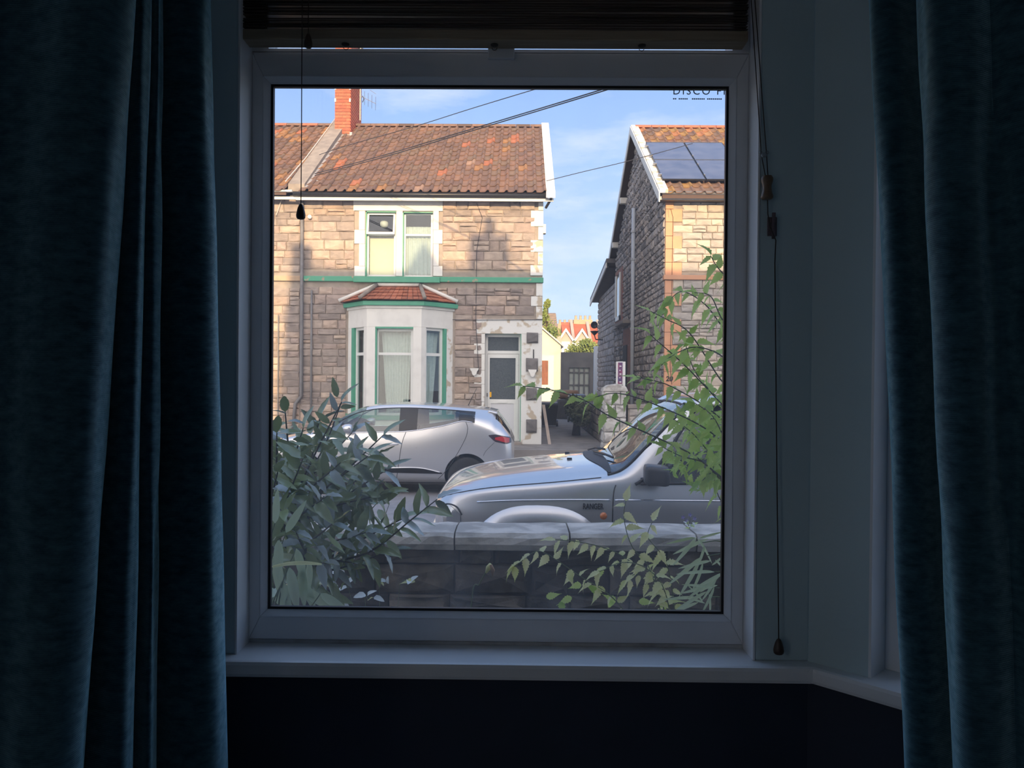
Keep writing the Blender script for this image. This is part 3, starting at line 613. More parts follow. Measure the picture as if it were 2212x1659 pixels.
def pantile(tint, name='tile', m='roof_tile', w=0.222, L=0.40):
    """bold-roll tile: x across (roll at the right), y down the slope, z out of the roof"""
    prof = [(-.5, .006), (-.30, 0), (.02, .002), (.14, .016), (.25, .046), (.36, .056), (.46, .040), (.53, .012)]
    mb = MB(); rows = []
    rows.append([(x * w, 0.0, z - 0.012) for x, z in prof]); rows.append([(x * w, -L, z + 0.012) for x, z in prof]); rows.append([(x * w, -L, z - 0.006) for x, z in prof])
    mb.grid(rows, tint); return mb
TINTS = [(1, 1, 1), (.9, .88, .86), (1.1, 1.05, 1.0), (.78, .78, .8), (1.15, 1.1, 1.0), (.95, 1.0, .95), (1.0, .95, .9), (.85, .85, .85), (1.05, 1.0, .95), (1.0, 1.0, 1.0)]
class Tiles:
    def __init__(s, m, tints, seed):
        s.rnd = random.Random(seed); s.m = m; s.mb = [pantile(t, m=m) for t in tints]; s.me = [b.mesh('tile', m) for b in s.mb]
    def lay(s, A, ux, us, nrm, ncol, nrow, cw, rl, parent, budget=300, skip=None, pick=None):
        """A: lower left corner, ux across, us up the slope"""
        items = []
        for r in range(nrow):
            for c in range(ncol):
                if skip and skip(r, c): continue
                p = A + ux * ((c + 0.5) * cw + s.rnd.uniform(-.004, .004)) + us * ((r + 1) * rl + 0.0 + s.rnd.uniform(-.008, .008)) + nrm * (0.022 + s.rnd.uniform(0, .006))
                mw = Matrix(((ux.x, us.x, nrm.x, p.x), (ux.y, us.y, nrm.y, p.y), (ux.z, us.z, nrm.z, p.z), (0, 0, 0, 1))) @ Matrix.Rotation(s.rnd.uniform(-.012, .012), 4, 'Z')
                items.append((r, c, mw))
        big = MB()
        for i, (r, c, mw) in enumerate(items):
            k = pick(r, c, s.rnd) if pick else s.rnd.randrange(len(s.me))
            if i < budget: link('tile', s.me[k], parent, mw)
            else: big.add([mw @ Vector(v) for v in s.mb[k].v], s.mb[k].f, s.mb[k].t[0])
        if big.v: big.build('upper_tiles', s.m, parent)['kind'] = 'stuff'

# ================================================================== THE HOUSE OPPOSITE (green trim)
YH = 17.5                                        # facade plane
EY, EZ = 17.2, 6.03                              # eaves
RY, RZ = 21.7, UZ(980, 274, 21.7)                # ridge
PX = -5.0                                        # party wall
HX1 = UX(1172, 600, YH)                          # right corner of the facade
hz = lambda y, px=850, Y=YH: UZ(px, y, Y)
hx_ = lambda px, y=650, Y=YH: UX(px, y, Y)
h1 = thing('semi_detached_house', 'stone house opposite with bay window, white door and bright green trim', 'house', (-2.2, YH, 0.36))
# openings in the facade: two upper lights, bay, door
uwin = [(hx_(790, 520), hx_(855, 520), hz(597), hz(457)), (hx_(870, 520), hx_(935, 520), hz(598, 900), hz(458, 900))]
bayh = (hx_(768, 750), hx_(965, 750), 0.9, hz(690))
doorh = (hx_(1047, 850), hx_(1125, 850), 0.36, hz(718, 1085))
holes = uwin + [bayh, doorh]
FW = slab_with_holes(PX, HX1, 0.3, EZ - 0.02, holes, YH, YH + 0.35).build('front_wall', 'mortar', h1)
MB().box(HX1 - 0.3, HX1, YH + 0.35, 26.2, 0.3, EZ).build('side_wall', 'mortar', h1)
MB().box(PX, HX1, 26.0, 26.3, 0.3, EZ).build('rear_wall', 'mortar', h1)
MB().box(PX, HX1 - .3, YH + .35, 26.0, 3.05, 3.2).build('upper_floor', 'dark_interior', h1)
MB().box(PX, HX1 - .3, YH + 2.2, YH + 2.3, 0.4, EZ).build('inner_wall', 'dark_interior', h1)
# white surrounds and quoins take the place of stones
sur = [(hx_(766, 520), hx_(956, 520), hz(598), hz(433))]
bayz = (hx_(748, 750), hx_(982, 750), 0.3, hz(668)); bay_roof = (hx_(775, 640), hx_(945, 640), hz(668), hz(612))
door_sur = (hx_(1041, 800), HX1, 0.3, hz(690, 1090)); course = (-9, HX1, hz(611), hz(596)); quoin = (hx_(1155, 560), HX1, hz(690, 1160), EZ)
rn = random.Random(11)
st = courses(PX, HX1, 0.36, EZ - 0.13, sur + [bayz, bay_roof, door_sur, course, quoin], rn, h=(.13, .24), w=(.20, .54))
st.sort(key=lambda q: -(q[2] * q[3]) * (1 if q[1] > 1.1 else 0.05))
RT1 = Rocks('stone', 'stone_tan', [(1, 1, 1), (1.05, .98, .92), (.90, .90, .90), (1.08, 1.04, .98), (.82, .82, .84), (1.0, .95, .95)], 14, 3)
RT1.lay([face_y(x, z, w, h, YH, rn.uniform(.022, .052)) for x, z, w, h in st], FW, 300)
MB().box(PX, HX1, YH - 0.012, YH, EZ - 0.15, EZ - 0.02).build('painted_eaves_shadow', 'black_gutter', h1)  # black strip painting in the shade under the eaves
# quoins on the right corner, alternately long and short, paint flaking off the sandstone
qy = [437, 455, 490, 519, 545, 573, 596]
for i in range(len(qy) - 1):
    wide = i % 2 == 1
    MB().box(hx_(1146 if wide else 1162, 560), HX1 + 0.004, YH - 0.03, YH + 0.1, hz(qy[i + 1], 1160) + .006, hz(qy[i], 1160) - 0.004).build('quoin', 'white_paint_out' if i < 3 else 'worn_white', h1, bevel=0.008)
ql = [(612, 640, 0), (640, 662, 1), (662, 690, 0)]
for a, b, wd in ql:
    MB().box(hx_(1147 if wd else 1158, 660), HX1 + 0.004, YH - 0.028, YH + 0.1, hz(b, 1160) + .005, hz(a, 1160) - .004).build('quoin', 'worn_white', h1, bevel=0.008)
# green string course with its thicker piece under the window
MB().box(hx_(657, 603), HX1 + 0.02, YH - 0.07, YH + 0.05, hz(609), hz(598)).build('string_course', 'worn_green', h1, bevel=0.01)
MB().box(hx_(765, 603), hx_(951, 603), YH - 0.11, YH + 0.05, hz(611), hz(599)).build('window_sill', 'green_paint', h1, bevel=0.01)
# upper window
uw = MB().box(hx_(764, 445), hx_(957, 445), YH - 0.035, YH + 0.14, hz(456), hz(433)).build('upper_window', 'white_paint_out', h1, bevel=0.008)
def blk(x0, x1, y0, y1, par, px=850, m='white_paint_out', nm='jamb_block', d=0.033):
    MB().box(hx_(x0, (y0 + y1) / 2), hx_(x1, (y0 + y1) / 2), YH - d, YH + 0.12, hz(y1, px) + .002, hz(y0, px) - .002).build(nm, m, par, bevel=0.007)
for (a, b, wd) in ((456, 497, 0), (497, 527, 1), (527, 575, 0), (575, 597, 1)):
    blk(766 if wd else 776, 789, a, b, uw, 790); blk(936, 956 if wd else 948, a, b, uw, 940)
blk(856, 870, 456, 597, uw, 863, nm='mullion')
def casement(x0, x1, z0, z1, Y, ztr, par, open_top=False, fw=0.045, gm='house_glass', name='casement'):
    """white frame with a transom, top light and lower pane; z limits in metres"""
    fr = slab_with_holes(x0, x1, z0, z1, [(x0 + fw, x1 - fw, z0 + fw, ztr - fw / 2), (x0 + fw, x1 - fw, ztr + fw / 2, z1 - fw)], Y, Y + 0.06).build(name, 'window_white', par)
    MB().box(x0 + fw - .01, x1 - fw + .01, Y + 0.03, Y + 0.034, z0 + fw - .01, ztr).build('pane', gm, fr if False else par)
    t = 0.10 if open_top else 0.0
    MB().hexa([(x0 + fw, Y - 0.0, z1 - fw), (x1 - fw, Y, z1 - fw), (x1 - fw, Y + .006, z1 - fw), (x0 + fw, Y + .006, z1 - fw)],
              [(x0 + fw, Y - t, ztr + fw / 2), (x1 - fw, Y - t, ztr + fw / 2), (x1 - fw, Y - t + .006, ztr + fw / 2), (x0 + fw, Y - t + .006, ztr + fw / 2)]).build('top_pane', gm, par)
    if open_top:
        for (xa, xb) in ((x0 + .012, x0 + .055), (x1 - .055, x1 - .012)):
            MB().hexa([(xa, Y - .02, z1 - .02), (xb, Y - .02, z1 - .02), (xb, Y + .01, z1 - .02), (xa, Y + .01, z1 - .02)], [(xa, Y - t - .02, ztr), (xb, Y - t - .02, ztr), (xb, Y - t + .02, ztr), (xa, Y - t + .02, ztr)]).build('sash_stile', 'window_white', par)
        for zz, tt in ((z1 - .04, 0.0), (ztr + .02, t)):
            MB().box(x0 + .012, x1 - .012, Y - tt - .02, Y - tt + .01, zz - .025, zz + .025).build('sash_rail', 'window_white', par)
for i, (a, b, c, d) in enumerate(uwin):
    casement(a + 0.01, b - 0.01, c, d, YH + 0.08, hz(506), uw, open_top=(i == 0))
    MB().box(a, a + 0.02, YH - 0.02, YH + 0.14, c, d).build('green_reveal', 'green_paint', uw)
    MB().box(a, b, YH - 0.02, YH + 0.14, d - 0.02, d).build('green_reveal', 'green_paint', uw)
def drape(x0, x1, z0, z1, Y, m, name, label, group=None, folds=7, amp=0.03, cut=None):
    """hanging net curtain: pleated sheet; cut(x, t) trims the lower outline (0 = full length)"""
    n = folds * 6; rows = []
    for k in range(13):
        t = k / 12; row = []
        for i in range(n + 1):
            u = i / n; xa, xb = (x0, x1) if cut is None else cut(t)
            row.append((lerp(xa, xb, u), Y + amp * math.sin(u * folds * 2 * math.pi) * (0.5 + 0.5 * t), lerp(z1, z0, t)))
        rows.append(row)
    o = MB().grid(rows).build(name, m, None, smooth=True, fix=False)
    sd = o.modifiers.new('thickness', 'SOLIDIFY'); sd.thickness = 0.004
    return tag(o, label, 'curtain', group)
a, b, c, d = uwin[0]
tag(MB().box(a + .06, b - .07, YH + 0.19, YH + 0.195, c + .03, hz(512)).build('roller_blind', 'cream_blind'), 'cream blind behind the upper window opposite, half with the open top light', 'blind')
# round paper lantern glimpsed through the top light
MB()
la = U(830, 484, YH + 0.45)
tag(MB().lathe([(0.02, .09), (.06, .08), (.095, .04), (.10, 0), (.095, -.04), (.06, -.08), (.02, -.09)], la, 16).build('lamp_shade', 'window_white', None, smooth=True), 'white round lamp shade inside the upper window opposite', 'lamp shade')
a, b, c, d = uwin[1]
drape(a + .05, b - .04, c + .02, d - .3, YH + 0.2, 'net', 'net_curtain', 'white net curtain behind the upper window next to the cream blind', None, 6, .03)
# ---- gutter, fascia, roof
MB().box(PX - 0.05, UX(1196, 430, EY), EY + 0.02, EY + 0.05, UZ(900, 433, EY), UZ(900, 426, EY)).build('fascia_board', 'white_paint_out', h1)
MB().tube([(PX - 0.1, EY - 0.03, UZ(900, 421, EY)), (UX(1196, 424, EY), EY - 0.03, UZ(900, 421.5, EY))], 0.048, 10).build('gutter', 'black_gutter', h1, smooth=True)
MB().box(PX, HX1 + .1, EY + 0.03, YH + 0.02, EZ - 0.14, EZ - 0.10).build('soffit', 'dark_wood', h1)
us = Vector((0, RY - EY, RZ - EZ)); SLEN = us.length; us.normalize(); ux = Vector((1, 0, 0)); nr = ux.cross(us).normalized()
VX = UX(1178, 350, 19.5)                          # verge
rf = MB().prism([(EY - 0.05, EZ - 0.06), (RY, RZ - 0.06), (26.6, EZ - 0.06), (26.6, EZ - 0.10), (RY, RZ - 0.14), (EY - .05, EZ - 0.12)], PX, VX, 'x').build('roof', 'roof_felt', h1)
for xx in (HX1 - 0.3,): MB().prism([(YH, EZ - .03), (26.2, EZ - .03), (RY, RZ - .16)], xx, HX1, 'x').build('gable', 'mortar', h1)
T1 = Tiles('roof_tile', [(1, 1, 1), (.90, .90, .88), (1.10, 1.06, 1.0), (.80, .80, .82), (1.16, 1.08, .98), (.95, 1.02, .96), (1.04, .95, .9), (.86, .84, .82), (1.9, 1.15, .8), (1.7, 1.75, 1.65), (1.6, 1.35, .8)], 5)
def pick1(r, c, rnd):
    q = rnd.random()
    return 8 if q < .02 else 9 if q < .035 else 10 if q < .05 else rnd.randrange(8)
nrow = 14; rl = SLEN / nrow; ncol = 26; cw = (VX - PX - .10) / ncol
T1.lay(Vector((PX + 0.05, EY - .06, EZ - 0.045)), ux, us, nr, ncol, nrow, cw, rl, rf, 300, None, pick1)
for k in range(13):
    x = PX + 0.35 + k * (VX - PX - .3) / 13; L_ = (VX - PX - .3) / 13 - 0.008
    MB().prism([(RY - .15, RZ - .03), (RY - .10, RZ + .045), (RY, RZ + .085), (RY + .10, RZ + .045), (RY + .15, RZ - .03)], x, x + L_, 'x').build('ridge_tile', 'roof_felt' if k % 4 == 3 else 'roof_tile', rf)
# white verge board on the right end of the roof
p0 = Vector((VX + .0, EY - .12, EZ - 0.10)); p1 = Vector((VX, RY, RZ + 0.06))
vb = MB(); vb.hexa([(VX - .05, EY - .12, EZ - .02), (VX + .15, EY - .12, EZ - .02), (VX + .15, EY - .12, EZ - .16), (VX - .05, EY - .12, EZ - .16)], [(VX - .05, RY, RZ + .13), (VX + .15, RY, RZ + .13), (VX + .15, RY, RZ - .05), (VX - .05, RY, RZ - .05)])
vb.build('verge_board', 'white_paint_out', h1)
MB().tube([(VX + .08, EY - .02, EZ - .05), (VX + .06, EY + .02, EZ - .16), (HX1 + .06, YH - .05, EZ - .3)], 0.03, 8).build('gutter_outlet', 'black_gutter', h1)
# sloping party-wall coping between the two roofs, lead flashing on its right
cp = MB(); w = 0.17
cp.hexa([(PX - .25, EY + .1, EZ + .0), (PX + .12, EY + .1, EZ + .0), (PX + .12, EY + .1, EZ + .17), (PX - .25, EY + .1, EZ + .17)], [(PX - .25, RY, RZ), (PX + .12, RY, RZ), (PX + .12, RY, RZ + .2), (PX - .25, RY, RZ + .2)])
cp.build('party_wall_coping', 'cement', h1)
for k in range(11):
    q = Vector((PX + .22, EY + .12, EZ + .05)) + us * (k * SLEN / 11)
    MB().hexa([q + Vector((-.12, 0, .05)), q + Vector((.14, 0, 0)), q + Vector((.14, 0, .012)), q + Vector((-.12, 0, .065))],
              [q + us * (SLEN / 11 + .03) + Vector((-.12, 0, .06)), q + us * (SLEN / 11 + .03) + Vector((.13, 0, .02)), q + us * (SLEN / 11 + .03) + Vector((.13, 0, .032)), q + us * (SLEN / 11 + .03) + Vector((-.12, 0, .075))]).build('lead_flashing', 'lead', h1)
# chimney on the party wall
CY0, CY1 = 20.9, 22.3; cx0, cx1 = UX(723, 240, CY0), UX(757, 240, CY0); cz0, cz1 = RZ - 0.75, RZ + 2.3
ch = MB().box(cx0 + .012, cx1 - .012, CY0 + .012, CY1 - .012, cz0, cz1).build('chimney', 'brick_mortar', h1)
bh = 0.085; nb = int((cz1 - cz0 - .28) / bh)
bt = [(1, 1, 1), (.88, .86, .86), (1.1, 1.1, 1.05), (.95, 1.05, 1.0)]
bme = {}
def brick(L, t, ax):
    k = (round(L, 3), t, ax)
    if k not in bme:
        d = 0.02
        bme[k] = (MB().box(-L / 2, L / 2, -d, 0.0, -.034, .034, bt[t]) if ax == 0 else MB().box(0, d, -L / 2, L / 2, -.034, .034, bt[t])).mesh('brick', 'brick_red')
    return bme[k]
for r in range(nb):
    z = cz0 + .28 + (r + .5) * bh
    W_ = cx1 - cx0; off = (r % 2) * 0.5
    for L, x in (((W_ / 2 - .012, cx0 + W_ * .25), (W_ / 2 - .012, cx0 + W_ * .75)) if r % 2 else ((W_ / 4 - .012, cx0 + W_ * .125), (W_ / 2 - .012, cx0 + W_ * .5), (W_ / 4 - .012, cx1 - W_ * .125))):
        link('brick', brick(L, rn.randrange(4), 0), ch, Matrix.Translation((x, CY0 + .012, z)))
    D_ = CY1 - CY0; n_b = 6
    for q in range(n_b):
        link('brick', brick(D_ / n_b - .012, rn.randrange(4), 1), ch, Matrix.Translation((cx1 - .012, CY0 + (q + .5) * D_ / n_b, z)))
MB().box(cx0 - .03, cx1 + .03, CY0 - .03, CY1 + .03, cz0, cz0 + 0.27).build('chimney_flaunching', 'cement', h1, bevel=.01)
MB().box(cx1 - .01, cx1 + .06, CY0 - .05, CY1 + .05, cz0 + .05, cz0 + .32).build('lead_apron', 'lead', h1, bevel=.01)
for z in (cz0 + 1.15, cz0 + 1.48):
    for x in (cx0 - .005, cx1 - .035): MB().box(x, x + .04, CY0 - .012, CY0 + .03, z, z + .09).build('mortar_patch', 'white_paint_out', h1)
MB().box(cx0 - .06, cx1 + .06, CY0 - .06, CY1 + .06, cz1, cz1 + .12).build('chimney_cap', 'cement', h1)
# ---- bay window
YB = 16.8
A_, B_, C_, D_ = Vector((hx_(752, 750), YH)), Vector((UX(792, 750, YB), YB)), Vector((UX(910, 750, YB), YB)), Vector((hx_(978, 750), YH))
bay = MB(); zt_ = UZ(850, 664, YB); zw1 = UZ(850, 706, YB); zw0 = 1.02; ztr_ = UZ(850, 764, YB)
def inset(pts, d):                                # shrink the open bay outline towards the house
    c = (pts[0] + pts[3]) / 2; return [Vector((lerp(p.x, c.x, d), lerp(p.y, c.y + .0, d))) for p in pts]
P4 = [A_, B_, C_, D_]; Q4 = inset(P4, 0.16)
bay.prism([tuple(p) for p in P4] + [tuple(p) for p in reversed(Q4)], zw1, zt_)
bb = bay.build('bay_window', 'white_paint_out', h1, bevel=.006)
MB().prism([tuple(p) for p in P4] + [tuple(p) for p in reversed(Q4)], 0.3, zw0).build('bay_base', 'white_paint_out', bb, bevel=.006)
Cn = inset([p for p in P4], -0.035)
MB().prism([(p.x, p.y) for p in Cn], zt_ - .02, UZ(850, 660, YB) + .02).build('bay_moulding', 'white_paint_out', bb, bevel=.01)
Cn2 = inset(P4, -0.11); Cn2[0].y = Cn2[3].y = YH
MB().prism([(p.x, p.y) for p in Cn2], zt_ + .04, zt_ + .14).build('bay_cornice', 'green_paint', bb, bevel=.012)
MB().prism([tuple(p) for p in inset(P4, -.05)] , zw0 - .10, zw0).build('bay_sill', 'green_paint', bb, bevel=.008)
def along(p, q, t): return p + (q - p) * t
def quadpost(p, q, t0, t1, th, z0, z1, nm, m, par):
    d = (q - p).normalized(); n = Vector((-d.y, d.x)); a, b = along(p, q, t0), along(p, q, t1)
    if n.y < 0: n = -n
    MB().prism([tuple(a), tuple(b), tuple(b + n * th), tuple(a + n * th)], z0, z1).build(nm, m, par, bevel=.004)
fl0, fl1 = 0.155, 0.85                            # front opening along B-C
sl0, sl1 = 0.30, 0.84                             # left side opening along A-B
MB().prism([tuple(along(A_, B_, sl1)), tuple(B_), tuple(along(B_, C_, fl0)), tuple(along(B_, C_, fl0) + Vector((0, .16))), tuple(along(A_, B_, sl1) + Vector((.14, .06)))], zw0, zw1).build('bay_pier', 'white_paint_out', bb, bevel=.006)
MB().prism([tuple(along(B_, C_, fl1)), tuple(C_), tuple(along(C_, D_, .15)), tuple(along(C_, D_, .15) + Vector((-.14, .06))), tuple(along(B_, C_, fl1) + Vector((0, .16)))], zw0, zw1).build('bay_pier', 'white_paint_out', bb, bevel=.006)
quadpost(A_, B_, 0, sl0 - .12, .12, zw0, zw1, 'bay_jamb', 'white_paint_out', bb); quadpost(A_, B_, sl0 - .12, sl0, .10, zw0, zw1, 'bay_jamb_green', 'green_paint', bb)
quadpost(C_, D_, .72, .80, .10, zw0, zw1, 'bay_jamb_green', 'green_paint', bb); quadpost(C_, D_, .80, 1.0, .12, zw0, zw1, 'bay_jamb', 'worn_white', bb)
MB().prism([tuple(along(B_, C_, fl0) + Vector((0, -.001))), tuple(along(B_, C_, fl1) + Vector((0, -.001))), tuple(along(B_, C_, fl1) + Vector((0, .1))), tuple(along(B_, C_, fl0) + Vector((0, .1)))], zw1 - .035, zw1 + .002).build('green_reveal', 'green_paint', bb)
casement(along(B_, C_, fl0).x + .005, along(B_, C_, fl1).x - .005, zw0, zw1 - .035, YB + .09, ztr_, bb, fw=.055)
MB().box(along(B_, C_, fl0).x - .004, along(B_, C_, fl0).x + .03, YB + .02, YB + .12, zw0, zw1).build('green_reveal', 'green_paint', bb)
def side_light(p, q, t0, t1):
    d = (q - p).normalized(); n = Vector((-d.y, d.x)); n = n if n.y > 0 else -n
    a, b = along(p, q, t0) + n * .06, along(p, q, t1) + n * .06
    def bar(u0, u1, z0, z1, nm='side_frame', m='window_white', th=.05, off=0.0):
        s, e = a + (b - a) * u0 + n * off, a + (b - a) * u1 + n * off
        MB().prism([tuple(s), tuple(e), tuple(e + n * th), tuple(s + n * th)], z0, z1).build(nm, m, bb)
    bar(0, .12, zw0, zw1); bar(.88, 1, zw0, zw1); bar(.12, .88, zw1 - .06, zw1); bar(.12, .88, zw0, zw0 + .06); bar(.12, .88, ztr_ - .035, ztr_ + .03)
    bar(.1, .9, zw0 + .02, zw1 - .02, 'side_pane', 'house_glass', .005, .02)
    return a, b, n
la_, lb_, ln_ = side_light(A_, B_, sl0, sl1); ra_, rb_, rn_ = side_light(C_, D_, .15, .72)
x0, x1 = along(B_, C_, fl0).x, along(B_, C_, fl1).x
drape(x0 + .1, x1 - .06, zw0 + .02, zw1 - .1, YB + .26, 'net', 'lace_curtain', 'wide lace curtain gathered inside the front of the bay window opposite', 'lace curtains in the bay', 9, .03, cut=lambda t: (x0 + .10 + .12 * t, x1 - .05 - .09 * t))
def side_drape(a, b, n, lab, ins=.16):
    rows = []
    for k in range(9):
        t = k / 8; rows.append([])
        for i in range(25):
            u = i / 24; p = a + (b - a) * (u * (1 - .35 * t) + .05) + n * (ins + .025 * math.sin(u * 26)); rows[-1].append((p.x, p.y, lerp(zw1 - .1, zw0 + .02, t)))
    o = MB().grid(rows).build('lace_curtain', 'net', None, smooth=True, fix=False); sd = o.modifiers.new('thickness', 'SOLIDIFY'); sd.thickness = .004
    tag(o, lab, 'curtain', 'lace curtains in the bay')
side_drape(la_, lb_, ln_, 'narrow lace curtain in the bay side pane nearest the drainpipe'); side_drape(ra_, rb_, rn_, 'narrow lace curtain in the bay side pane nearest the white door')
# tiled hipped roof of the bay
ez, tz = zt_ + .15, UZ(850, 620, YH)
e0, e1, e2, e3 = Vector((UX(735, 662, YH), YH, ez)), Vector((UX(778, 660, YB - .1), YB - .12, ez)), Vector((UX(918, 660, YB - .1), YB - .12, ez)), Vector((UX(987, 664, YH), YH, ez))
r0, r1 = Vector((UX(815, 620, YH), YH, tz)), Vector((UX(908, 620, YH), YH, tz))
MB().add([e0, e1, e2, e3, r0, r1], [(0, 1, 4), (1, 2, 5, 4), (2, 3, 5), (3, 2, 1, 0), (0, 4, 5, 3)]).build('bay_roof', 'roof_felt', bb)
def tiled(p0, p1, q0, q1, rows, cols, par):
    """plain tiles over the quad p0-p1 (bottom) q0-q1 (top)"""
    n = (p1 - p0).cross(q0 - p0 if (q0 - p0).length > .05 else q1 - p0).normalized(); n = n if n.y < 0 else -n
    for r in range(rows):
        for c in range(cols):
            f = lambda u, v: (p0 + (p1 - p0) * u) * (1 - v) + (q0 + (q1 - q0) * u) * v
            sh = (r % 2) * .5 / cols
            u0, u1 = max(0, min(1, c / cols + sh * 0)), (c + 1) / cols
            v0, v1 = r / rows, (r + 1.15) / rows
            v1 = min(v1, 1.0)
            a, b, cc, d = f(u0 + .004, v0), f(u1 - .004, v0), f(u1 - .004, v1), f(u0 + .004, v1)
            lift = .030 + rn.uniform(0, .012)
            MB().hexa([a + n * (lift), b + n * lift, cc + n * .008, d + n * .008], [a + n * (lift - .018), b + n * (lift - .018), cc, d], tuple([rn.uniform(.75, 1.2)] * 3)).build('tile', 'red_tile', par)
tiled(e1, e2, r0, r1, 4, 11, bb); tiled(e0, e1, r0, r0 + Vector((.002, 0, 0)), 4, 5, bb); tiled(e2, e3, r1 - Vector((.002, 0, 0)), r1, 4, 5, bb)
up = Vector((0, -.03, .05))
for a, b in ((e1, r0), (e2, r1), (e0 + Vector((-.02, -.02, 0)), r0), (r0, r1), (e3 + Vector((.02, -.02, 0)), r1)):
    MB().tube([a + up, along(a, b, .5) + up, b + up], .045, 8).build('hip_mortar', 'cement' if a in (e1, e2) else 'white_paint_out', bb, smooth=True)
# ---- front door
dx0, dx1 = doorh[0], doorh[1]; dz1 = doorh[3]; dY = YH + 0.14; dzt = hz(763, 1085)
dr = slab_with_holes(dx0, dx1, 0.42, dz1, [(dx0 + .06, dx1 - .06, dzt + .06, dz1 - .10), (dx0 + .05, dx1 - .05, .46, dzt - .01)], dY, dY + .08).build('front_door', 'window_white', h1)
MB().box(dx0 + .06, dx1 - .06, dY + .03, dY + .04, dzt + .06, dz1 - .10).build('fanlight_pane', 'dark_obscure', dr)
MB().box(dx0, dx1, dY - .03, dY + .02, dz1 - .035, dz1).build('green_reveal', 'green_paint', dr); MB().box(dx1 - .012, dx1 + .01, YH - .02, dY + .05, .42, dz1).build('green_reveal', 'green_paint', dr)
a, b = dx0 + .055, dx1 - .055; zg0, zg1 = hz(863, 1085), hz(773, 1085)
leaf = slab_with_holes(a, b, .46, dzt - .015, [(a + .05, b - .07, zg0, zg1), (a + .08, b - .10, .56, hz(872, 1085))], dY + .01, dY + .06).build('door_leaf', 'window_white', dr)
MB().box(a + .05, b - .07, dY + .03, dY + .04, zg0, zg1).build('door_glass', 'dark_obscure', dr)
MB().box(a + .07, b - .09, dY + .025, dY + .045, .55, hz(871, 1085)).build('lower_panel', 'door_panel', dr, bevel=.004)
MB().box(hx_(1075, 869), hx_(1095, 869), dY - .004, dY + .015, hz(871, 1085), hz(866, 1085)).build('letter_box', 'window_white', dr, bevel=.002)
MB().box(hx_(1054.5, 852), hx_(1061, 852), dY + .02, dY + .03, hz(858, 1058), hz(847, 1058)).build('sticker', 'yellow_sticker', dr)
MB().box(hx_(1050.5, 853), hx_(1053.5, 853), dY - .01, dY + .012, hz(857, 1052), hz(849, 1052)).build('door_lock', 'grey_pipe', dr)
MB().box(dx0 - .02, dx1 + .02, YH - .25, YH + .3, .3, .42).build('door_step', 'cement', dr, bevel=.01)
dl = MB().box(hx_(1029, 705), HX1 + .005, YH - .03, YH + .15, hz(721, 1085), hz(690, 1085)).build('door_lintel', 'worn_white', dr, bevel=.008)
for (y0, y1, wd) in ((721, 742, 0), (742, 765, 1), (765, 800, 0), (800, 830, 1), (830, 868, 0), (868, 960, 0)):
    MB().box(hx_(1024 if wd else 1040, (y0 + y1) / 2), dx0 - .002, YH - .028, YH + .15, hz(y1, 1035) + .003, hz(y0, 1035) - .003).build('jamb_block', 'white_paint_out' if y0 < 800 else 'worn_white', dr, bevel=.006)
MB().box(dx1 + .002, HX1 + .004, YH - .024, YH + .15, .36, hz(721, 1150)).build('door_jamb', 'worn_white', dr, bevel=.006)
RG = Rocks('stone', 'stone_grey', [(1, 1, 1.02), (1.15, 1.12, 1.1), (.9, .9, .92)], 6, 8)
RG.lay([face_y(hx_(x, y), hz(y, 1150), wd * 1.0, hh, YH - .018, .07) for x, y, wd, hh in ((1150, 730, .26, .24), (1149, 788, .27, .30), (1148, 851, .24, .28), (1148, 920, .24, .30))], FW, 10)
for px, py in ((1025, 803), (1150, 806)):
    c_ = U(px, py, YH)
    MB().prism([(c_.x - .10, c_.z + .08), (c_.x + .10, c_.z + .08), (c_.x + .085, c_.z + .03), (c_.x + .06, c_.z), (c_.x + .05, c_.z - .05), (c_.x + .02, c_.z - .09), (c_.x - .02, c_.z - .09), (c_.x - .05, c_.z - .05), (c_.x - .06, c_.z), (c_.x - .085, c_.z + .03)], YH - .12, YH, 'y').build('corbel', 'white_paint_out', dr, bevel=.006)
MB().box(hx_(1151.5, 766), hx_(1153.5, 766), YH - .04, YH - .02, hz(774, 1150), hz(755, 1150)).build('bell_push', 'black_gutter', dr)
# ---- pipes and fittings on the facade
def pipe(px, y0, y1, r, m, nm, label=None, kink=None):
    pts = [(hx_(px, y0), YH - r - .05, hz(y0, px)), (hx_(px - 1, (y0 + y1) / 2), YH - r - .05, hz((y0 + y1) / 2, px)), (hx_(px - 2, y1), YH - r - .05, hz(y1, px))]
    if kink: pts += [(hx_(kx, ky), YH - r - .05, hz(ky, px)) for kx, ky in kink]
    return MB().tube(pts, r, 10).build(nm, m, h1, smooth=True)
pipe(655, 436, 855, .038, 'grey_pipe', 'drain_pipe', kink=((640, 872), (634, 940)))
pipe(675, 628, 930, .022, 'grey_pipe', 'waste_pipe')
cnd = (603, 682, 900)
fl = U(671, 470, YH)
MB().lathe([(.02, 0), (.045, -.02), (.05, -.07), (.03, -.09)], (fl.x, YH - .02, fl.z), 12, 'y').build('security_light', 'white_paint_out', h1, smooth=True)
MB().box(HX1 + .002, HX1 + .07, YH + .1, YH + .28, hz(502, 1177), hz(482, 1177)).build('alarm_box', 'white_paint_out', h1, bevel=.01)
MB().tube([(hx_(1030, 440), YH - .05, hz(440, 1030)), (hx_(1042, 470), YH - .05, hz(470)), (hx_(1030, 540), YH - .05, hz(540)), (hx_(1028, 690), YH - .05, hz(690)), (hx_(1034, 800), YH - .05, hz(800))], .006, 5).build('surface_cable', 'wire', h1)
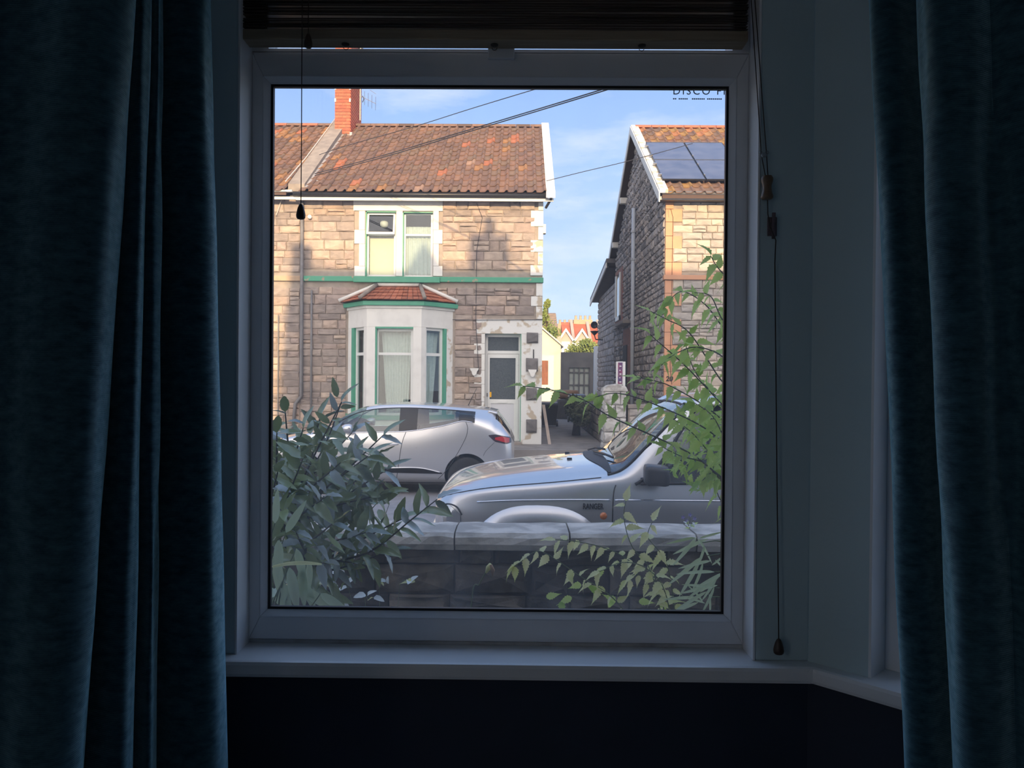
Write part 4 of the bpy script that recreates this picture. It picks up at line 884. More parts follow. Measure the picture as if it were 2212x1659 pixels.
MB().tube([(hx_(978, 688), YH - .05, hz(690)), (hx_(1035, 689), YH - .05, hz(690)), (hx_(1172, 690), YH - .05, hz(691, 1160))], .007, 5).build('surface_cable', 'wire', h1)
# television aerial strapped to the chimney
ax_ = UX(778, 220, 21.5)
ae = thing('television_aerial', 'spiky television aerial on a mast behind the red brick chimney', 'aerial', (ax_, 21.5, RZ))
MB().tube([(ax_, 21.5, RZ + .1), (ax_, 21.5, RZ + 2.6)], .016, 8).build('mast', 'wire_pale', ae)
b0, b1 = Vector(U(776, 206, 21.5)), Vector(U(812, 224, 21.5)); MB().tube([b0, b1], .008, 6).build('boom', 'metal_grey', ae)
for k in range(5):
    c_ = along(b0, b1, .1 + k * .22); MB().tube([c_ + Vector((.05, -.25, .10)), c_ + Vector((-.05, .25, -.10))], .005, 5).build('element', 'metal_grey', ae)
MB().tube([U(799, 194, 21.5), U(812, 203, 21.5)], .006, 5).build('element', 'metal_grey', ae)
br = U(783, 214, 21.5); MB().tube([br + Vector((0, 0, .09)), br + Vector((.04, 0, 0)), br + Vector((0, 0, -.09))], .012, 6).build('reflector', 'wire', ae)

# ---- the other half of the pair, beyond the party wall
h0 = thing('semi_detached_house', 'attached stone house beyond the drainpipe, cut off by the window frame', 'house', (-7.5, YH, 0.36))
LX = -13.0
F0 = MB().box(LX, PX - .002, YH, YH + .35, .3, EZ - .02).build('front_wall', 'mortar', h0)
st = courses(LX, PX - .02, .36, EZ - .13, [(-20, PX, hz(609), hz(597))], rn, h=(.13, .215), w=(.22, .5))
st.sort(key=lambda q: -q[0]); RT1.lay([face_y(x, z, w, h, YH, rn.uniform(.022, .052)) for x, z, w, h in st], F0, 150)
MB().box(LX, PX, YH - .06, YH + .02, hz(609), hz(598)).build('string_course', 'sandstone', h0, bevel=.01)
MB().box(LX, PX, YH - .012, YH, EZ - .15, EZ - .02).build('painted_eaves_shadow', 'black_gutter', h0)
MB().box(LX, PX - .05, EY + .02, EY + .05, UZ(600, 430, EY), UZ(600, 424, EY)).build('fascia_board', 'white_paint_out', h0)
MB().box(LX, PX - .12, EY - .06, EY + .02, UZ(600, 415, EY), UZ(600, 411, EY)).build('gutter', 'white_paint_out', h0)
rf0 = MB().prism([(EY - .05, EZ - .06), (RY, RZ - .06), (26.6, EZ - .06), (26.6, EZ - .10), (RY, RZ - .14), (EY - .05, EZ - .12)], LX, PX - .25, 'x').build('roof', 'roof_felt', h0)
def pick0(r, c, rnd):
    q = rnd.random()
    if r > nrow - 4 and c > 10 and q < .4: return 8
    return 8 if q < .05 else 10 if q < .14 else 9 if q < .17 else rnd.randrange(8)
T1.lay(Vector((PX - .28, EY - .06, EZ - .045)) - ux * .222, ux, us, nr, 1, nrow, .222, rl, rf0, 14, None, pick0)
for kk in range(2, 35): T1.lay(Vector((PX - .28 - kk * .222, EY - .06, EZ - .045)), ux, us, nr, 1, nrow, .222, rl, rf0, 14 if kk < 14 else 0, None, pick0)
for k in range(5):
    x = PX - .28 - (k + 1) * .44; MB().prism([(RY - .15, RZ - .03), (RY - .10, RZ + .045), (RY, RZ + .085), (RY + .10, RZ + .045), (RY + .15, RZ - .03)], x, x + .43, 'x').build('ridge_tile', 'red_tile' if k % 2 else 'roof_tile', rf0)
MB().box(LX, PX, 26.0, 26.3, .3, EZ).build('rear_wall', 'mortar', h0)
MB().tube([(PX - .28, EY, EZ + .2), (PX - .27, lerp(EY, RY, .35), lerp(EZ, RZ, .35) + .16), (PX - .26, RY, RZ + .22)], .012, 6).build('roof_cable', 'wire_pale', h0)
MB().tube([U(608, 432, YH - .1), U(596, 465, YH - .1)], .007, 5).build('surface_cable', 'wire_pale', h0)
MB().tube([(hx_(603, 682), YH - .06, hz(682, 603)), (hx_(602, 900), YH - .06, hz(900, 603))], .014, 8).build('conduit', 'grey_pipe', h0)

# ================================================================== HOUSE WITH SOLAR PANELS
def on_plane(px, py, P, N):
    d = _f + _r * ((px - CX) / F_PX) - _u * ((py - CY) / F_PX); return CAM + d * ((P - CAM).dot(N) / d.dot(N))
h2 = thing('gabled_house', 'stone house with solar panels, salmon quoins and number 20', 'house', (6.0, YH, 0.36))
GX = UX(1437, 640, YH); H2X1 = 9.5; VX2 = UX(1425, 430, EY)
F2 = MB().box(GX, H2X1, YH, YH + .35, .3, EZ - .02).build('front_wall', 'mortar', h2)
rn2 = random.Random(23)
strip = GX + .155
qr = [(437, 452, 0), (452, 480, 1), (480, 510, 0), (510, 538, 1), (538, 567, 0), (567, 596, 1), (606, 634, 0), (634, 661, 1), (661, 690, 0), (690, 718, 1), (718, 746, 0), (746, 775, 1), (775, 803, 0), (803, 834, 1), (834, 862, 0), (862, 900, 1)]
qh = [(GX - .1, UX(1472 if wd else 1453, 600, YH), UZ(1450, b, YH), UZ(1450, a, YH)) for a, b, wd in qr]
st = courses(GX + .02, H2X1, .36, EZ - .13, qh + [(GX - 1, 20, UZ(1500, 605, YH), UZ(1500, 595, YH))], rn2, h=(.13, .22), w=(.22, .46))
st.sort(key=lambda q: q[0])
RP = Rocks('stone', 'stone_pale', [(1, 1, 1), (1.08, 1.05, 1.0), (.88, .9, .92), (1.12, 1.1, 1.04), (.8, .82, .85)], 14, 6)
RP.lay([face_y(x, z, w, h, YH, rn2.uniform(.025, .055)) for x, z, w, h in st], F2, 290)
for (a, b, c, d), (ya, yb, wd) in zip(qh, qr):
    MB().box(GX - .012, b, YH - .03, YH + .12, c + .004, d - .003).build('quoin', 'salmon_paint', h2, bevel=.007)
MB().box(GX - .05, H2X1, YH - .07, YH + .1, UZ(1500, 605, YH), UZ(1500, 595, YH)).build('string_course', 'salmon_paint', h2, bevel=.01)
text('20', .155, (UX(1437.5, 823, YH), YH - .034, UZ(1443, 823, YH)), 'house_number', 'black_gutter', h2, extrude=.004, shear=.15, bold=.005)
MB().tube([(GX + .06, YH - .035, UZ(1445, 470, YH)), (GX + .04, YH - .035, UZ(1445, 455, YH)), (GX + .10, YH - .035, UZ(1445, 452, YH)), (GX + .15, YH - .035, UZ(1445, 470, YH)), (GX + .14, YH - .035, UZ(1445, 640, YH)), (GX + .12, YH - .04, UZ(1445, 790, YH)), (GX + .16, YH - .04, UZ(1445, 830, YH))], .005, 5).build('surface_cable', 'dark_wood', h2)
MB().box(GX, H2X1, YH - .012, YH, EZ - .15, EZ - .02).build('painted_eaves_shadow', 'black_gutter', h2)
MB().box(VX2 + .02, H2X1, EY + .02, EY + .05, UZ(1500, 431, EY), UZ(1500, 424, EY)).build('fascia_board', 'white_paint_out', h2)
MB().tube([(VX2 + .05, EY - .03, UZ(1500, 418, EY)), (H2X1, EY - .03, UZ(1500, 418, EY))], .045, 10).build('gutter', 'grey_pipe', h2, smooth=True)
MB().box(GX - .2, H2X1, EY + .03, YH + .02, EZ - .16, EZ - .10).build('soffit', 'dark_wood', h2)
# gable wall of rubble seen at a slant
YR2 = 26.4
GW = MB().prism([(YH + .351, .3), (YR2, .3), (YR2, EZ), (RY + .2, RZ - .12), (YH + .351, EZ + .2)], GX, GX + .35, 'x').build('gable_wall', 'mortar_grey', h2)
MB().box(GX + .351, H2X1, YR2 - .3, YR2 - .01, .3, EZ).build('rear_wall', 'mortar_grey', h2)
gs = MB(); gt = [(1, 1, 1), (1.4, 1.35, 1.3), (.65, .65, .65), (1.15, 1.1, 1.05)]
mat('stone_gable', (0.36, 0.335, 0.315), (0.22, 0.205, 0.195), rough=0.95, scale=5, bump=0.5, bscale=24, tint=True)
rk = [rock(500 + k, None, 's', 'stone_grey') for k in range(8)]
z = .4
while z < RZ - .3:
    hh = rn2.uniform(.10, .22); y = YH + .02
    top_y = YR2 if z + hh < EZ else lerp(YR2, RY, (z + hh - EZ) / (RZ - EZ))
    bot_y = YH + .02 if z + hh < EZ else lerp(YH, RY, (z + hh - EZ) / (RZ - EZ)); y = bot_y
    while y < top_y - .1:
        ww = min(rn2.uniform(.14, .34), top_y - y); b = rn2.choice(rk); t = rn2.choice(gt); t = tuple(c * rn2.uniform(.85, 1.15) for c in (1,) * 1) * 3; t = tuple(p * q for p, q in zip(t, rn2.choice(gt)))
        # unit stone: x -> along Y, y(-) -> -X
        gs.add([(GX + v[1] * rn2.uniform(.03, .06), y + ww / 2 + v[0] * (ww - .03), z + hh / 2 + v[2] * (hh - .03)) for v in b.v], b.f, t); y += ww
    z += hh
gs.build('gable_rubble', 'stone_gable', h2)['kind'] = 'stuff'
# roof, verge and bargeboards
rf2 = MB().prism([(EY - .05, EZ - .06), (RY, RZ - .06), (26.7, EZ - .06), (26.7, EZ - .12), (RY, RZ - .16), (EY - .05, EZ - .14)], VX2 + .05, H2X1, 'x').build('roof', 'roof_felt', h2)
T2 = Tiles('roof_tile', [(1.05, .95, .85), (.90, .95, .9), (1.15, 1.1, 1.0), (.85, .85, .85), (1.2, 1.1, .8), (1.0, 1.0, .95), (1.1, .9, .8), (.95, .9, .85), (2.0, 1.4, .8), (1.9, 1.7, 1.0), (1.6, 1.5, .7)], 9)
def pick2(r, c, rnd):
    q = rnd.random(); hi = r > nrow - 3
    return (8 if q < .25 else 9 if q < .4 else 10 if q < .5 else rnd.randrange(8)) if hi else (10 if q < .2 else rnd.randrange(8))
# solar panels lie a hand above the tiles
N2 = nr.copy(); P2 = Vector((VX2, EY, EZ)) + N2 * .14
tl, bl_, mt, mb_ = on_plane(1391, 307, P2, N2), on_plane(1434, 387, P2, N2), on_plane(1476, 310, P2, N2), on_plane(1529, 388, P2, N2)
v0 = (bl_ - P2).dot(us); v1 = (tl - P2).dot(us); px0 = (tl.x + bl_.x) / 2; pw = ((mt.x + mb_.x) / 2 - px0)
x_lim = H2X1 - .2; nc2 = int((x_lim - VX2) / .222)
T2.lay(Vector((VX2 + .12, EY - .06, EZ - .045)), ux, us, nr, nc2, nrow, .222, rl, rf2, 290, lambda r, c: px0 + 2 * pw - .4 > c * .222 + VX2 + .12 and (r + 1) * rl < v1 - .5 and r * rl > v0 + .5 and c * .222 + VX2 + .12 > px0 + .4, pick2)
for k in range(14):
    x = VX2 + .1 + k * .45; MB().prism([(RY - .15, RZ - .03), (RY - .10, RZ + .045), (RY, RZ + .085), (RY + .10, RZ + .045), (RY + .15, RZ - .03)], x, x + .44, 'x').build('ridge_tile', 'red_tile', rf2)
vg = MB(); vg.hexa([(VX2 - .02, EY - .1, EZ - .03), (VX2 + .17, EY - .1, EZ - .03), (VX2 + .17, EY - .1, EZ + .05), (VX2 - .02, EY - .1, EZ + .05)], [(VX2 - .02, RY, RZ - .02), (VX2 + .17, RY, RZ - .02), (VX2 + .17, RY, RZ + .08), (VX2 - .02, RY, RZ + .08)])
vg.build('verge_mortar', 'worn_white', h2)
for (ya, za, yb, zb) in ((EY - .14, EZ - .02, RY, RZ + .04), (RY, RZ + .04, 26.9, EZ - .05)):
    MB().hexa([(VX2 - .045, ya, za), (VX2 - .02, ya, za), (VX2 - .02, ya, za - .22), (VX2 - .045, ya, za - .22)], [(VX2 - .045, yb, zb), (VX2 - .02, yb, zb), (VX2 - .02, yb, zb - .22), (VX2 - .045, yb, zb - .22)]).build('barge_board', 'white_paint_out', h2)
for t in (.42, .78):
    yy, zz = lerp(RY, 26.9, t), lerp(RZ, EZ, t) - .26; MB().box(VX2 - .03, GX + .02, yy - .09, yy + .09, zz - .16, zz + .02).build('purlin_end', 'white_paint_out', h2, bevel=.02)
MB().hexa([(VX2 - .02, RY, RZ - .16), (GX, RY, RZ - .16), (GX, RY, RZ - .19), (VX2 - .02, RY, RZ - .19)], [(VX2 - .02, 26.9, EZ - .25), (GX, 26.9, EZ - .25), (GX, 26.9, EZ - .28), (VX2 - .02, 26.9, EZ - .28)]).build('verge_soffit', 'dark_wood', h2)
# each solar panel is a thing of its own
mat('solar_cell', (0.06, 0.06, 0.085), (0.10, 0.10, 0.125), rough=0.22, scale=3, coat=0.6)
mat('panel_frame', (0.02, 0.02, 0.022), rough=0.4)
ph = (v1 - v0) / 2
def panel(cx, cv, w, h, lab, first):
    c = P2 + ux * (cx - P2.x) + us * cv
    t = thing('solar_panel', lab, 'solar panel', tuple(c), 'solar panels on the roof')
    def slab(x0, x1, a0, a1, n0, n1, nm, m, par):
        f = lambda x, a, n: c + ux * x + us * a + N2 * n
        return MB().hexa([f(x0, a0, n0), f(x1, a0, n0), f(x1, a1, n0), f(x0, a1, n0)], [f(x0, a0, n1), f(x1, a0, n1), f(x1, a1, n1), f(x0, a1, n1)]).build(nm, m, par)
    slab(-w / 2 + .012, w / 2 - .012, -h / 2 + .012, h / 2 - .012, -.03, 0, 'glass', 'solar_cell', t)
    for q in ((-w / 2, -w / 2 + .012, -h / 2, h / 2), (w / 2 - .012, w / 2, -h / 2, h / 2), (-w / 2 + .012, w / 2 - .012, -h / 2, -h / 2 + .012), (-w / 2 + .012, w / 2 - .012, h / 2 - .012, h / 2)):
        slab(*q, -.035, .004, 'frame', 'panel_frame', t)
    for sx in (-1,):
        for sv in (-.28, .28): slab(sx * w / 2 - (.06 if first else .004), sx * w / 2 + .025, sv * h - .03, sv * h + .03, -.03, .02, 'clamp', 'metal_grey', t)
    slab(-w / 2, w / 2, h / 2 + .001, h / 2 + .014, -.03, .006, 'rail', 'metal_grey', t)
labs = [['solar panel in the lower row beside the white verge', 'solar panel in the lower row further along the roof'], ['solar panel in the upper row beside the white verge', 'solar panel in the upper row further along the roof']]
for r in range(2):
    for c in range(2): panel(px0 + (c + .5) * pw, v0 + (r + .5) * ph, pw - .02, ph - .03, labs[r][c], c == 0)
# downpipe, gable window, lean-to and door recess
def on_gable(px, y): Y = (GX - .07) * F_PX / (px - 1122) ; return Y, UZ(px, y, Y)
Yp, zp = on_gable(1367, 450); z_b = 0.4
MB().tube([(GX - .10, Yp, zp), (GX - .10, Yp, z_b)], .055, 10).build('soil_pipe', 'white_pipe', h2, smooth=True)
for y in (500, 560, 690, 710): MB().lathe([(.06, -.03), (.072, -.03), (.072, .03), (.06, .03)], (GX - .10, Yp, UZ(1367, y, Yp)), 10).build('pipe_collar', 'white_pipe', h2)
mat('brick_brown', (0.30, 0.13, 0.08), (0.22, 0.10, 0.07), rough=0.9, scale=10)
Yw0, _z = on_gable(1338, 600); Yw1, _z = on_gable(1328, 690)
zw_a, zw_b = UZ(1333, 598, Yw1), UZ(1333, 690, Yw0)
MB().box(GX - .055, GX + .02, Yw0 - .35, Yw1 + .2, zw_b - .1, zw_a + .15).build('window_reveal', 'brick_brown', h2)
MB().box(GX - .10, GX - .05, Yw0, Yw0 + .14, zw_b, zw_a).build('window_frame', 'window_white', h2); MB().box(GX - .10, GX - .05, Yw1 - .14, Yw1, zw_b, zw_a).build('window_frame', 'window_white', h2)
MB().box(GX - .10, GX - .05, Yw0, Yw1, zw_b, zw_b + .14).build('window_frame', 'window_white', h2); MB().box(GX - .07, GX - .06, Yw0, Yw1, zw_b, zw_a).build('window_pane', 'house_glass', h2)
MB().box(GX - .13, GX, Yw0 - .3, Yw1 + .3, zw_b - .24, zw_b - .12).build('window_ledge', 'cement', h2)
Yd, _z = on_gable(1352, 800)
MB().box(GX - .055, GX + .02, Yd - .7, Yd + .9, .4, 3.4).build('door_recess', 'brick_brown', h2); MB().box(GX - .08, GX - .05, Yd - .1, Yd + .75, .4, 2.9).build('side_door', 'dark_interior', h2)
MB().box(GX - .30, GX, Yd - .8, Yd + 1.0, 3.5, 3.6).build('door_hood', 'cement', h2, bevel=.02)
EX1 = 32.0
MB().box(GX - .02, 8.5, YR2, EX1, .3, 5.2).build('rear_extension', 'mortar_grey', h2)
ge = MB(); z = .4
while z < 5.1:
    hh = rn2.uniform(.15, .26); y = YR2
    while y < EX1 - .1:
        ww = min(rn2.uniform(.2, .42), EX1 - y); b = rn2.choice(rk); q = rn2.uniform(.8, 1.25)
        ge.add([(GX - .02 + v[1] * .045, y + ww / 2 + v[0] * (ww - .03), z + hh / 2 + v[2] * (hh - .03)) for v in b.v], b.f, (q, q * .97, q * .95)); y += ww
    z += hh
ge.build('extension_rubble', 'stone_gable', h2)['kind'] = 'stuff'
MB().hexa([(GX - .35, YR2, 6.0), (8.5, YR2, 6.0), (8.5, YR2, 5.85), (GX - .35, YR2, 5.85)], [(GX - .35, EX1 + .4, 5.25), (8.5, EX1 + .4, 5.25), (8.5, EX1 + .4, 5.08), (GX - .35, EX1 + .4, 5.08)]).build('extension_roof', 'slate', h2)
MB().hexa([(GX - .37, YR2, 5.86), (GX - .33, YR2, 5.86), (GX - .33, YR2, 5.68), (GX - .37, YR2, 5.68)], [(GX - .37, EX1 + .4, 5.1), (GX - .33, EX1 + .4, 5.1), (GX - .33, EX1 + .4, 4.92), (GX - .37, EX1 + .4, 4.92)]).build('barge_board', 'white_paint_out', h2)

# ================================================================== THE PASSAGE BETWEEN THE HOUSES
# white outbuilding
YO = 33.0
ob = thing('outbuilding', 'small white rendered outbuilding with a half glazed door, down the passage', 'outbuilding', (0.6, YO, .36))
ox1 = UX(1211, 800, YO); oz1 = UZ(1211, 745, YO); oza = UZ(1165, 706, YO)
mat('cream_render', (0.78, 0.74, 0.60), (0.70, 0.67, 0.55), rough=.85, scale=2)
MB().prism([(-1.4, .3), (ox1, .3), (ox1, oz1), (UX(1165, 706, YO), oza), (-1.4, oz1 - .3)], YO, YO + 3, 'y').build('wall', 'cream_render', ob)
MB().prism([(ox1 + .12, oz1 - .02), (UX(1165, 706, YO), oza + .09), (UX(1165, 706, YO), oza + .02), (ox1 + .12, oz1 - .10)], YO - .15, YO + 3.1, 'y').build('roof_edge', 'white_paint_out', ob)
MB().box(-1.4, ox1 + .02, YO - .03, YO + .02, .3, UZ(1195, 884, YO)).build('brick_plinth', 'brick_brown', ob)
d0, d1 = UX(1173, 820, YO), UX(1196, 820, YO)
MB().box(d0 - .2, d1, YO - .05, YO, .42, UZ(1185, 768, YO)).build('door_frame', 'window_white', ob); MB().box(d0 - .2, UX(1184, 800, YO), YO - .06, YO - .045, UZ(1180, 831, YO), UZ(1180, 779, YO)).build('door_glass', 'brick_brown', ob)
MB().box(d0 - .15, d1 - .12, YO - .065, YO - .05, .55, UZ(1180, 838, YO)).build('door_panel', 'window_white', ob, bevel=.02)
# dark garage at the end with its mesh gate
YGa = 40.0
ga_ = thing('garage', 'dark flat-roofed garage with a pale barred gate at the end of the passage', 'garage', (2.9, YGa, .36))
g0, g1 = UX(1209, 800, YGa), UX(1282, 800, YGa); gz = UZ(1245, 761, YGa)
mat('dark_render', (0.075, 0.072, 0.07), (0.11, 0.105, 0.10), rough=.9, scale=2)
mat('gate_pale', (0.36, 0.38, 0.34), (0.28, 0.31, 0.27), rough=.7, scale=3)
o0, o1, oz = UX(1228, 830, YGa), UX(1274, 830, YGa), UZ(1250, 794, YGa)
slab_with_holes(g0, g1, .3, gz, [(o0, o1, .3, oz)], YGa, YGa + .3).build('front_wall', 'dark_render', ga_)
MB().box(g0, g1, YGa + .3, YGa + 5, gz - .15, gz).build('flat_roof', 'dark_render', ga_); MB().box(g0, g0 + .2, YGa + .3, YGa + 5, .3, gz - .15).build('side_wall', 'dark_render', ga_); MB().box(g1 - .2, g1, YGa + .3, YGa + 5, .3, gz - .15).build('side_wall', 'dark_render', ga_)
MB().box(o0, o1, YGa + .12, YGa + .16, .3, oz).build('gate_sheet', 'gate_pale', ga_)
for k in range(5): xx = lerp(o0, o1, .02 + k * .24); MB().box(xx - .035, xx + .035, YGa + .04, YGa + .12, .3, oz).build('gate_bar', 'dark_render', ga_)
for k in range(3): zz = lerp(.9, oz - .25, k / 2); MB().box(o0, o1, YGa + .05, YGa + .11, zz - .03, zz + .03).build('gate_rail', 'dark_render', ga_)
# pale rendered wall beside it
YS = 36.0
tag(MB().box(UX(1283, 800, YS), UX(1300, 800, YS), YS, YS + .25, .3, UZ(1290, 748, YS)).build('garden_screen', 'white_pipe', None, bevel=.02), 'pale rendered screen wall beside the dark garage', 'wall')
# far houses
def far_row():
    Y = 78.0; t = thing('house_terrace', 'distant terrace with red gabled roofs and a tall chimney', 'houses', (UX(1255, 740, Y), Y, .36))
    x0, x1 = UX(1208, 720, Y), UX(1310, 720, Y)
    mat('far_stone', (0.42, 0.36, 0.30), rough=.9); mat('far_red', (0.46, 0.13, 0.07), (0.38, 0.11, 0.06), rough=.8, scale=1.5)
    ze, zr = UZ(1250, 742, Y), UZ(1280, 690, Y)
    MB().box(x0, x1, Y, Y + 8, .3, ze).build('front_wall', 'far_stone', t)
    MB().prism([(Y - .3, ze), (Y + 4, zr), (Y + 8.3, ze)], x0 + .4, x1, 'x').build('roof', 'far_red', t)
    for px in (1222, 1257):
        gx = UX(px, 745, Y - 1.5); w = .85
        g = MB().prism([(gx - w, .4), (gx + w, .4), (gx + w, ze - .2), (gx, ze + 1.15), (gx - w, ze - .2)], Y - 1.5, Y + 1.5, 'y').build('gable', 'far_stone', t)
        for s in (-1, 1):
            MB().hexa([(gx, Y - 1.7, ze + 1.4), (gx, Y - 1.7, ze + 1.12), (gx, Y + 2, ze + 1.12), (gx, Y + 2, ze + 1.4)], [(gx + s * (w + .35), Y - 1.7, ze - .35), (gx + s * (w + .35), Y - 1.7, ze - .6), (gx + s * (w + .35), Y + 2, ze - .6), (gx + s * (w + .35), Y + 2, ze - .35)]).build('gable_roof', 'far_red', t)
            MB().hexa([(gx, Y - 1.75, ze + 1.45), (gx, Y - 1.75, ze + 1.1), (gx, Y - 1.7, ze + 1.1), (gx, Y - 1.7, ze + 1.45)], [(gx + s * (w + .35), Y - 1.75, ze - .3), (gx + s * (w + .35), Y - 1.75, ze - .65), (gx + s * (w + .35), Y - 1.7, ze - .65), (gx + s * (w + .35), Y - 1.7, ze - .3)]).build('barge_board', 'white_paint_out', t)
        wz = ze - .6; MB().box(gx - .4, gx + .4, Y - 1.56, Y - 1.48, wz - .9, wz + .7).build('window', 'window_white', t)
    for px in (1225, 1259):
        cx = UX(px, 690, Y + 4); s = UZ(px, 683 if px > 1240 else 692, Y + 4)
        MB().box(cx - 1.0, cx + 1.0, Y + 3.6, Y + 4.4, zr - 1.5, s - .4).build('chimney', 'sandstone', t)
        for k in range(4): MB().lathe([(.15, 0), (.12, .4), (.15, .45)], (cx - .75 + k * .5, Y + 4, s - .4), 8).build('chimney_pot', 'sandstone', t)
    for k, px in enumerate((1236, 1272, 1296)):
        xx = UX(px, 700, Y); MB().hexa([(xx, Y - .4, ze + .05), (xx + .3, Y - .4, ze + .05), (xx + .3, Y - .4, ze + .3), (xx, Y - .4, ze + .3)], [(xx, Y + 4, zr + .05), (xx + .3, Y + 4, zr + .05), (xx + .3, Y + 4, zr + .3), (xx, Y + 4, zr + .3)]).build('party_coping', 'far_stone', t)
far_row()
Yb = 52.0
fb = thing('tiled_building', 'distant building with a plain brown tiled roof behind the white outbuilding', 'building', (1.0, Yb, .36))
mat('far_brown', (0.26, 0.20, 0.15), (0.20, 0.155, 0.12), rough=.9, scale=4)
b0, b1 = UX(1120, 700, Yb), UX(1206, 700, Yb); zb0, zb1 = UZ(1190, 722, Yb), UZ(1190, 676, Yb + 4)
MB().box(b0, b1 + .2, Yb, Yb + 8, .3, zb0).build('front_wall', 'far_stone', fb); MB().prism([(Yb - .3, zb0), (Yb + 4, zb1), (Yb + 8.3, zb0)], b0, b1, 'x').build('roof', 'far_brown', fb)
for k in range(9):
    t = k / 9; MB().box(b0, b1 + .02, Yb - .3 + 4.3 * t - .03, Yb - .3 + 4.3 * t + .03, lerp(zb0, zb1, t) - .02, lerp(zb0, zb1, t) + .05).build('tile_course', 'far_brown', fb)
# trees down the passage
mat('leaf_far', (0.16, 0.22, 0.05), (0.24, 0.28, 0.07), rough=.7, scale=1.2)
mat('bark', (0.07, 0.05, 0.04), (0.11, 0.085, 0.065), rough=.9, scale=15)
def small_tree(label, base, blobs, n, ls, seed, name='tree'):
    rnd = random.Random(seed); t = thing(name, label, 'tree', base)
    c0 = Vector(blobs[0][0]); MB().tube([base, along(Vector(base), c0, .6), c0], [.12, .09, .03], 7).build('trunk', 'bark', t, smooth=True)
    for (c, r) in blobs[1:]: MB().tube([along(Vector(base), c0, .55), along(c0, Vector(c), .6), c], [.06, .04, .01], 5).build('branch', 'bark', t)
    mb = MB()
    for k in range(n):
        c, r = rnd.choice(blobs); d = Vector((rnd.gauss(0, 1), rnd.gauss(0, 1), rnd.gauss(0, 1))).normalized() * rnd.random() ** .5
        p = Vector(c) + Vector((d.x * r[0], d.y * r[1], d.z * r[2]))
        a = Vector((rnd.uniform(-1, 1), rnd.uniform(-1, 1), rnd.uniform(-1, 1))).normalized(); b = a.orthogonal().normalized()
        mb.add([p - a * ls, p + b * ls * .5, p + a * ls, p - b * ls * .5], [(0, 1, 2), (0, 2, 3)])
    mb.build('crown', 'leaf_far', t, fix=False)['kind'] = 'stuff'
Yt = 46.0
q = lambda px, py, Y=Yt: tuple(U(px, py, Y))
small_tree('leafy yellow-green bush showing over the dark garage', (U(1258, 760, Yt).x, Yt, .36), [(q(1258, 752), (.9, .8, .5)), (q(1240, 760), (.6, .6, .35)), (q(1278, 752), (.5, .6, .5)), (q(1268, 742), (.4, .5, .3))], 1500, .10, 4, 'bush')
Yt2 = 43.0
small_tree('thin sunlit tree behind the white outbuilding roof', (U(1176, 760, Yt2).x, Yt2, .36), [(q(1182, 708, Yt2), (.7, .6, .5)), (q(1195, 718, Yt2), (.5, .5, .35)), (q(1176, 688, Yt2), (.3, .3, .4)), (q(1178, 668, Yt2), (.12, .2, .5)), (q(1184, 655, Yt2), (.12, .2, .25))], 900, .10, 5, 'tree')
# satellite dish on the extension wall and the wall lamp seen against the sky
dsh = thing('satellite_dish', 'dark satellite dish on the far corner of the rubble extension', 'dish', (GX - .05, 31.7, 4.2))
dp = Vector((GX - .24, 31.6, UZ(1292, 702, 31.6)))
MB().lathe([(.02, .05), (.08, .035), (.14, 0), (.15, .012), (.08, .047), (.02, .065)], dp, 18, 'y').build('reflector', 'black_gutter', dsh, smooth=True)
MB().tube([dp + Vector((0, .1, 0)), (GX - .09, 31.7, dp.z - .1)], .025, 6).build('arm', 'black_gutter', dsh)
Yl = 30.0
ll = thing('wall_lamp', 'small dark wall lamp on a bracket low on the rubble extension', 'lamp', (GX - .03, Yl, UZ(1290, 732, Yl)))
lp = U(1284, 721, Yl)
MB().lathe([(.02, -.06), (.06, -.03), (.15, .07), (.17, .10), (.05, .12)], lp, 12).build('shade', 'black_gutter', ll, smooth=True); MB().tube([lp + Vector((0, 0, -.05)), lp + Vector((.05, 0, -.22)), (GX - .02, Yl, lp.z - .24)], .025, 6).build('bracket', 'black_gutter', ll)
# front boundary: whitewashed gate pier, low wall running back, sign board
YP = 16.0
gp_ = thing('gate_pier', 'rough whitewashed stone gate pier at the mouth of the passage', 'gate pier', (UX(1330, 900, YP), YP, .36))
mat('whitewash', (0.52, 0.50, 0.46), (0.30, 0.28, 0.25), rough=.9, scale=6, lo=.45, hi=.62, bump=.8, bscale=14)
gx0, gx1 = UX(1303, 900, YP), UX(1355, 900, YP); gpz = UZ(1330, 846, YP)
MB().box(gx0 + .03, gx1 - .03, YP + .03, YP + .45, .3, gpz).build('core', 'mortar_grey', gp_)
rkp = Rocks('stone', 'whitewash', [(1, 1, 1), (.85, .85, .85), (1.1, 1.1, 1.1)], 6, 31)
rkp.lay([face_y(x, z, w, h, YP + .035, .06) for x, z, w, h in courses(gx0 + .02, gx1 - .02, .32, gpz, [], rn2, h=(.18, .3), w=(.2, .4))], gp_, 60)
rkp.lay([Matrix.Translation((gx0 + .035, YP + .24, z)) @ Matrix.Rotation(-math.pi / 2, 4, 'Z') @ Matrix.Diagonal((.4, .05, .22, 1)) for z in [.42 + .23 * k for k in range(6)]], gp_, 20)
MB().prism([(gx0 - .02, gpz), (gx1 + .02, gpz), (gx1 - .03, gpz + .11), (lerp(gx0, gx1, .62), gpz + .16), (lerp(gx0, gx1, .2), gpz + .13), (gx0 + .02, gpz + .07)], YP - .02, YP + .5, 'y').build('cap_stone', 'whitewash', gp_, bevel=.03)
lw = thing('passage_wall', 'low dark rubble wall running back down the passage from the pier', 'wall', (gx0 + .1, 20, .36))
lwx = gx0 + .22
MB().box(lwx, lwx + .3, YP + .52, 25, .3, 1.12).build('core', 'mortar_grey', lw)
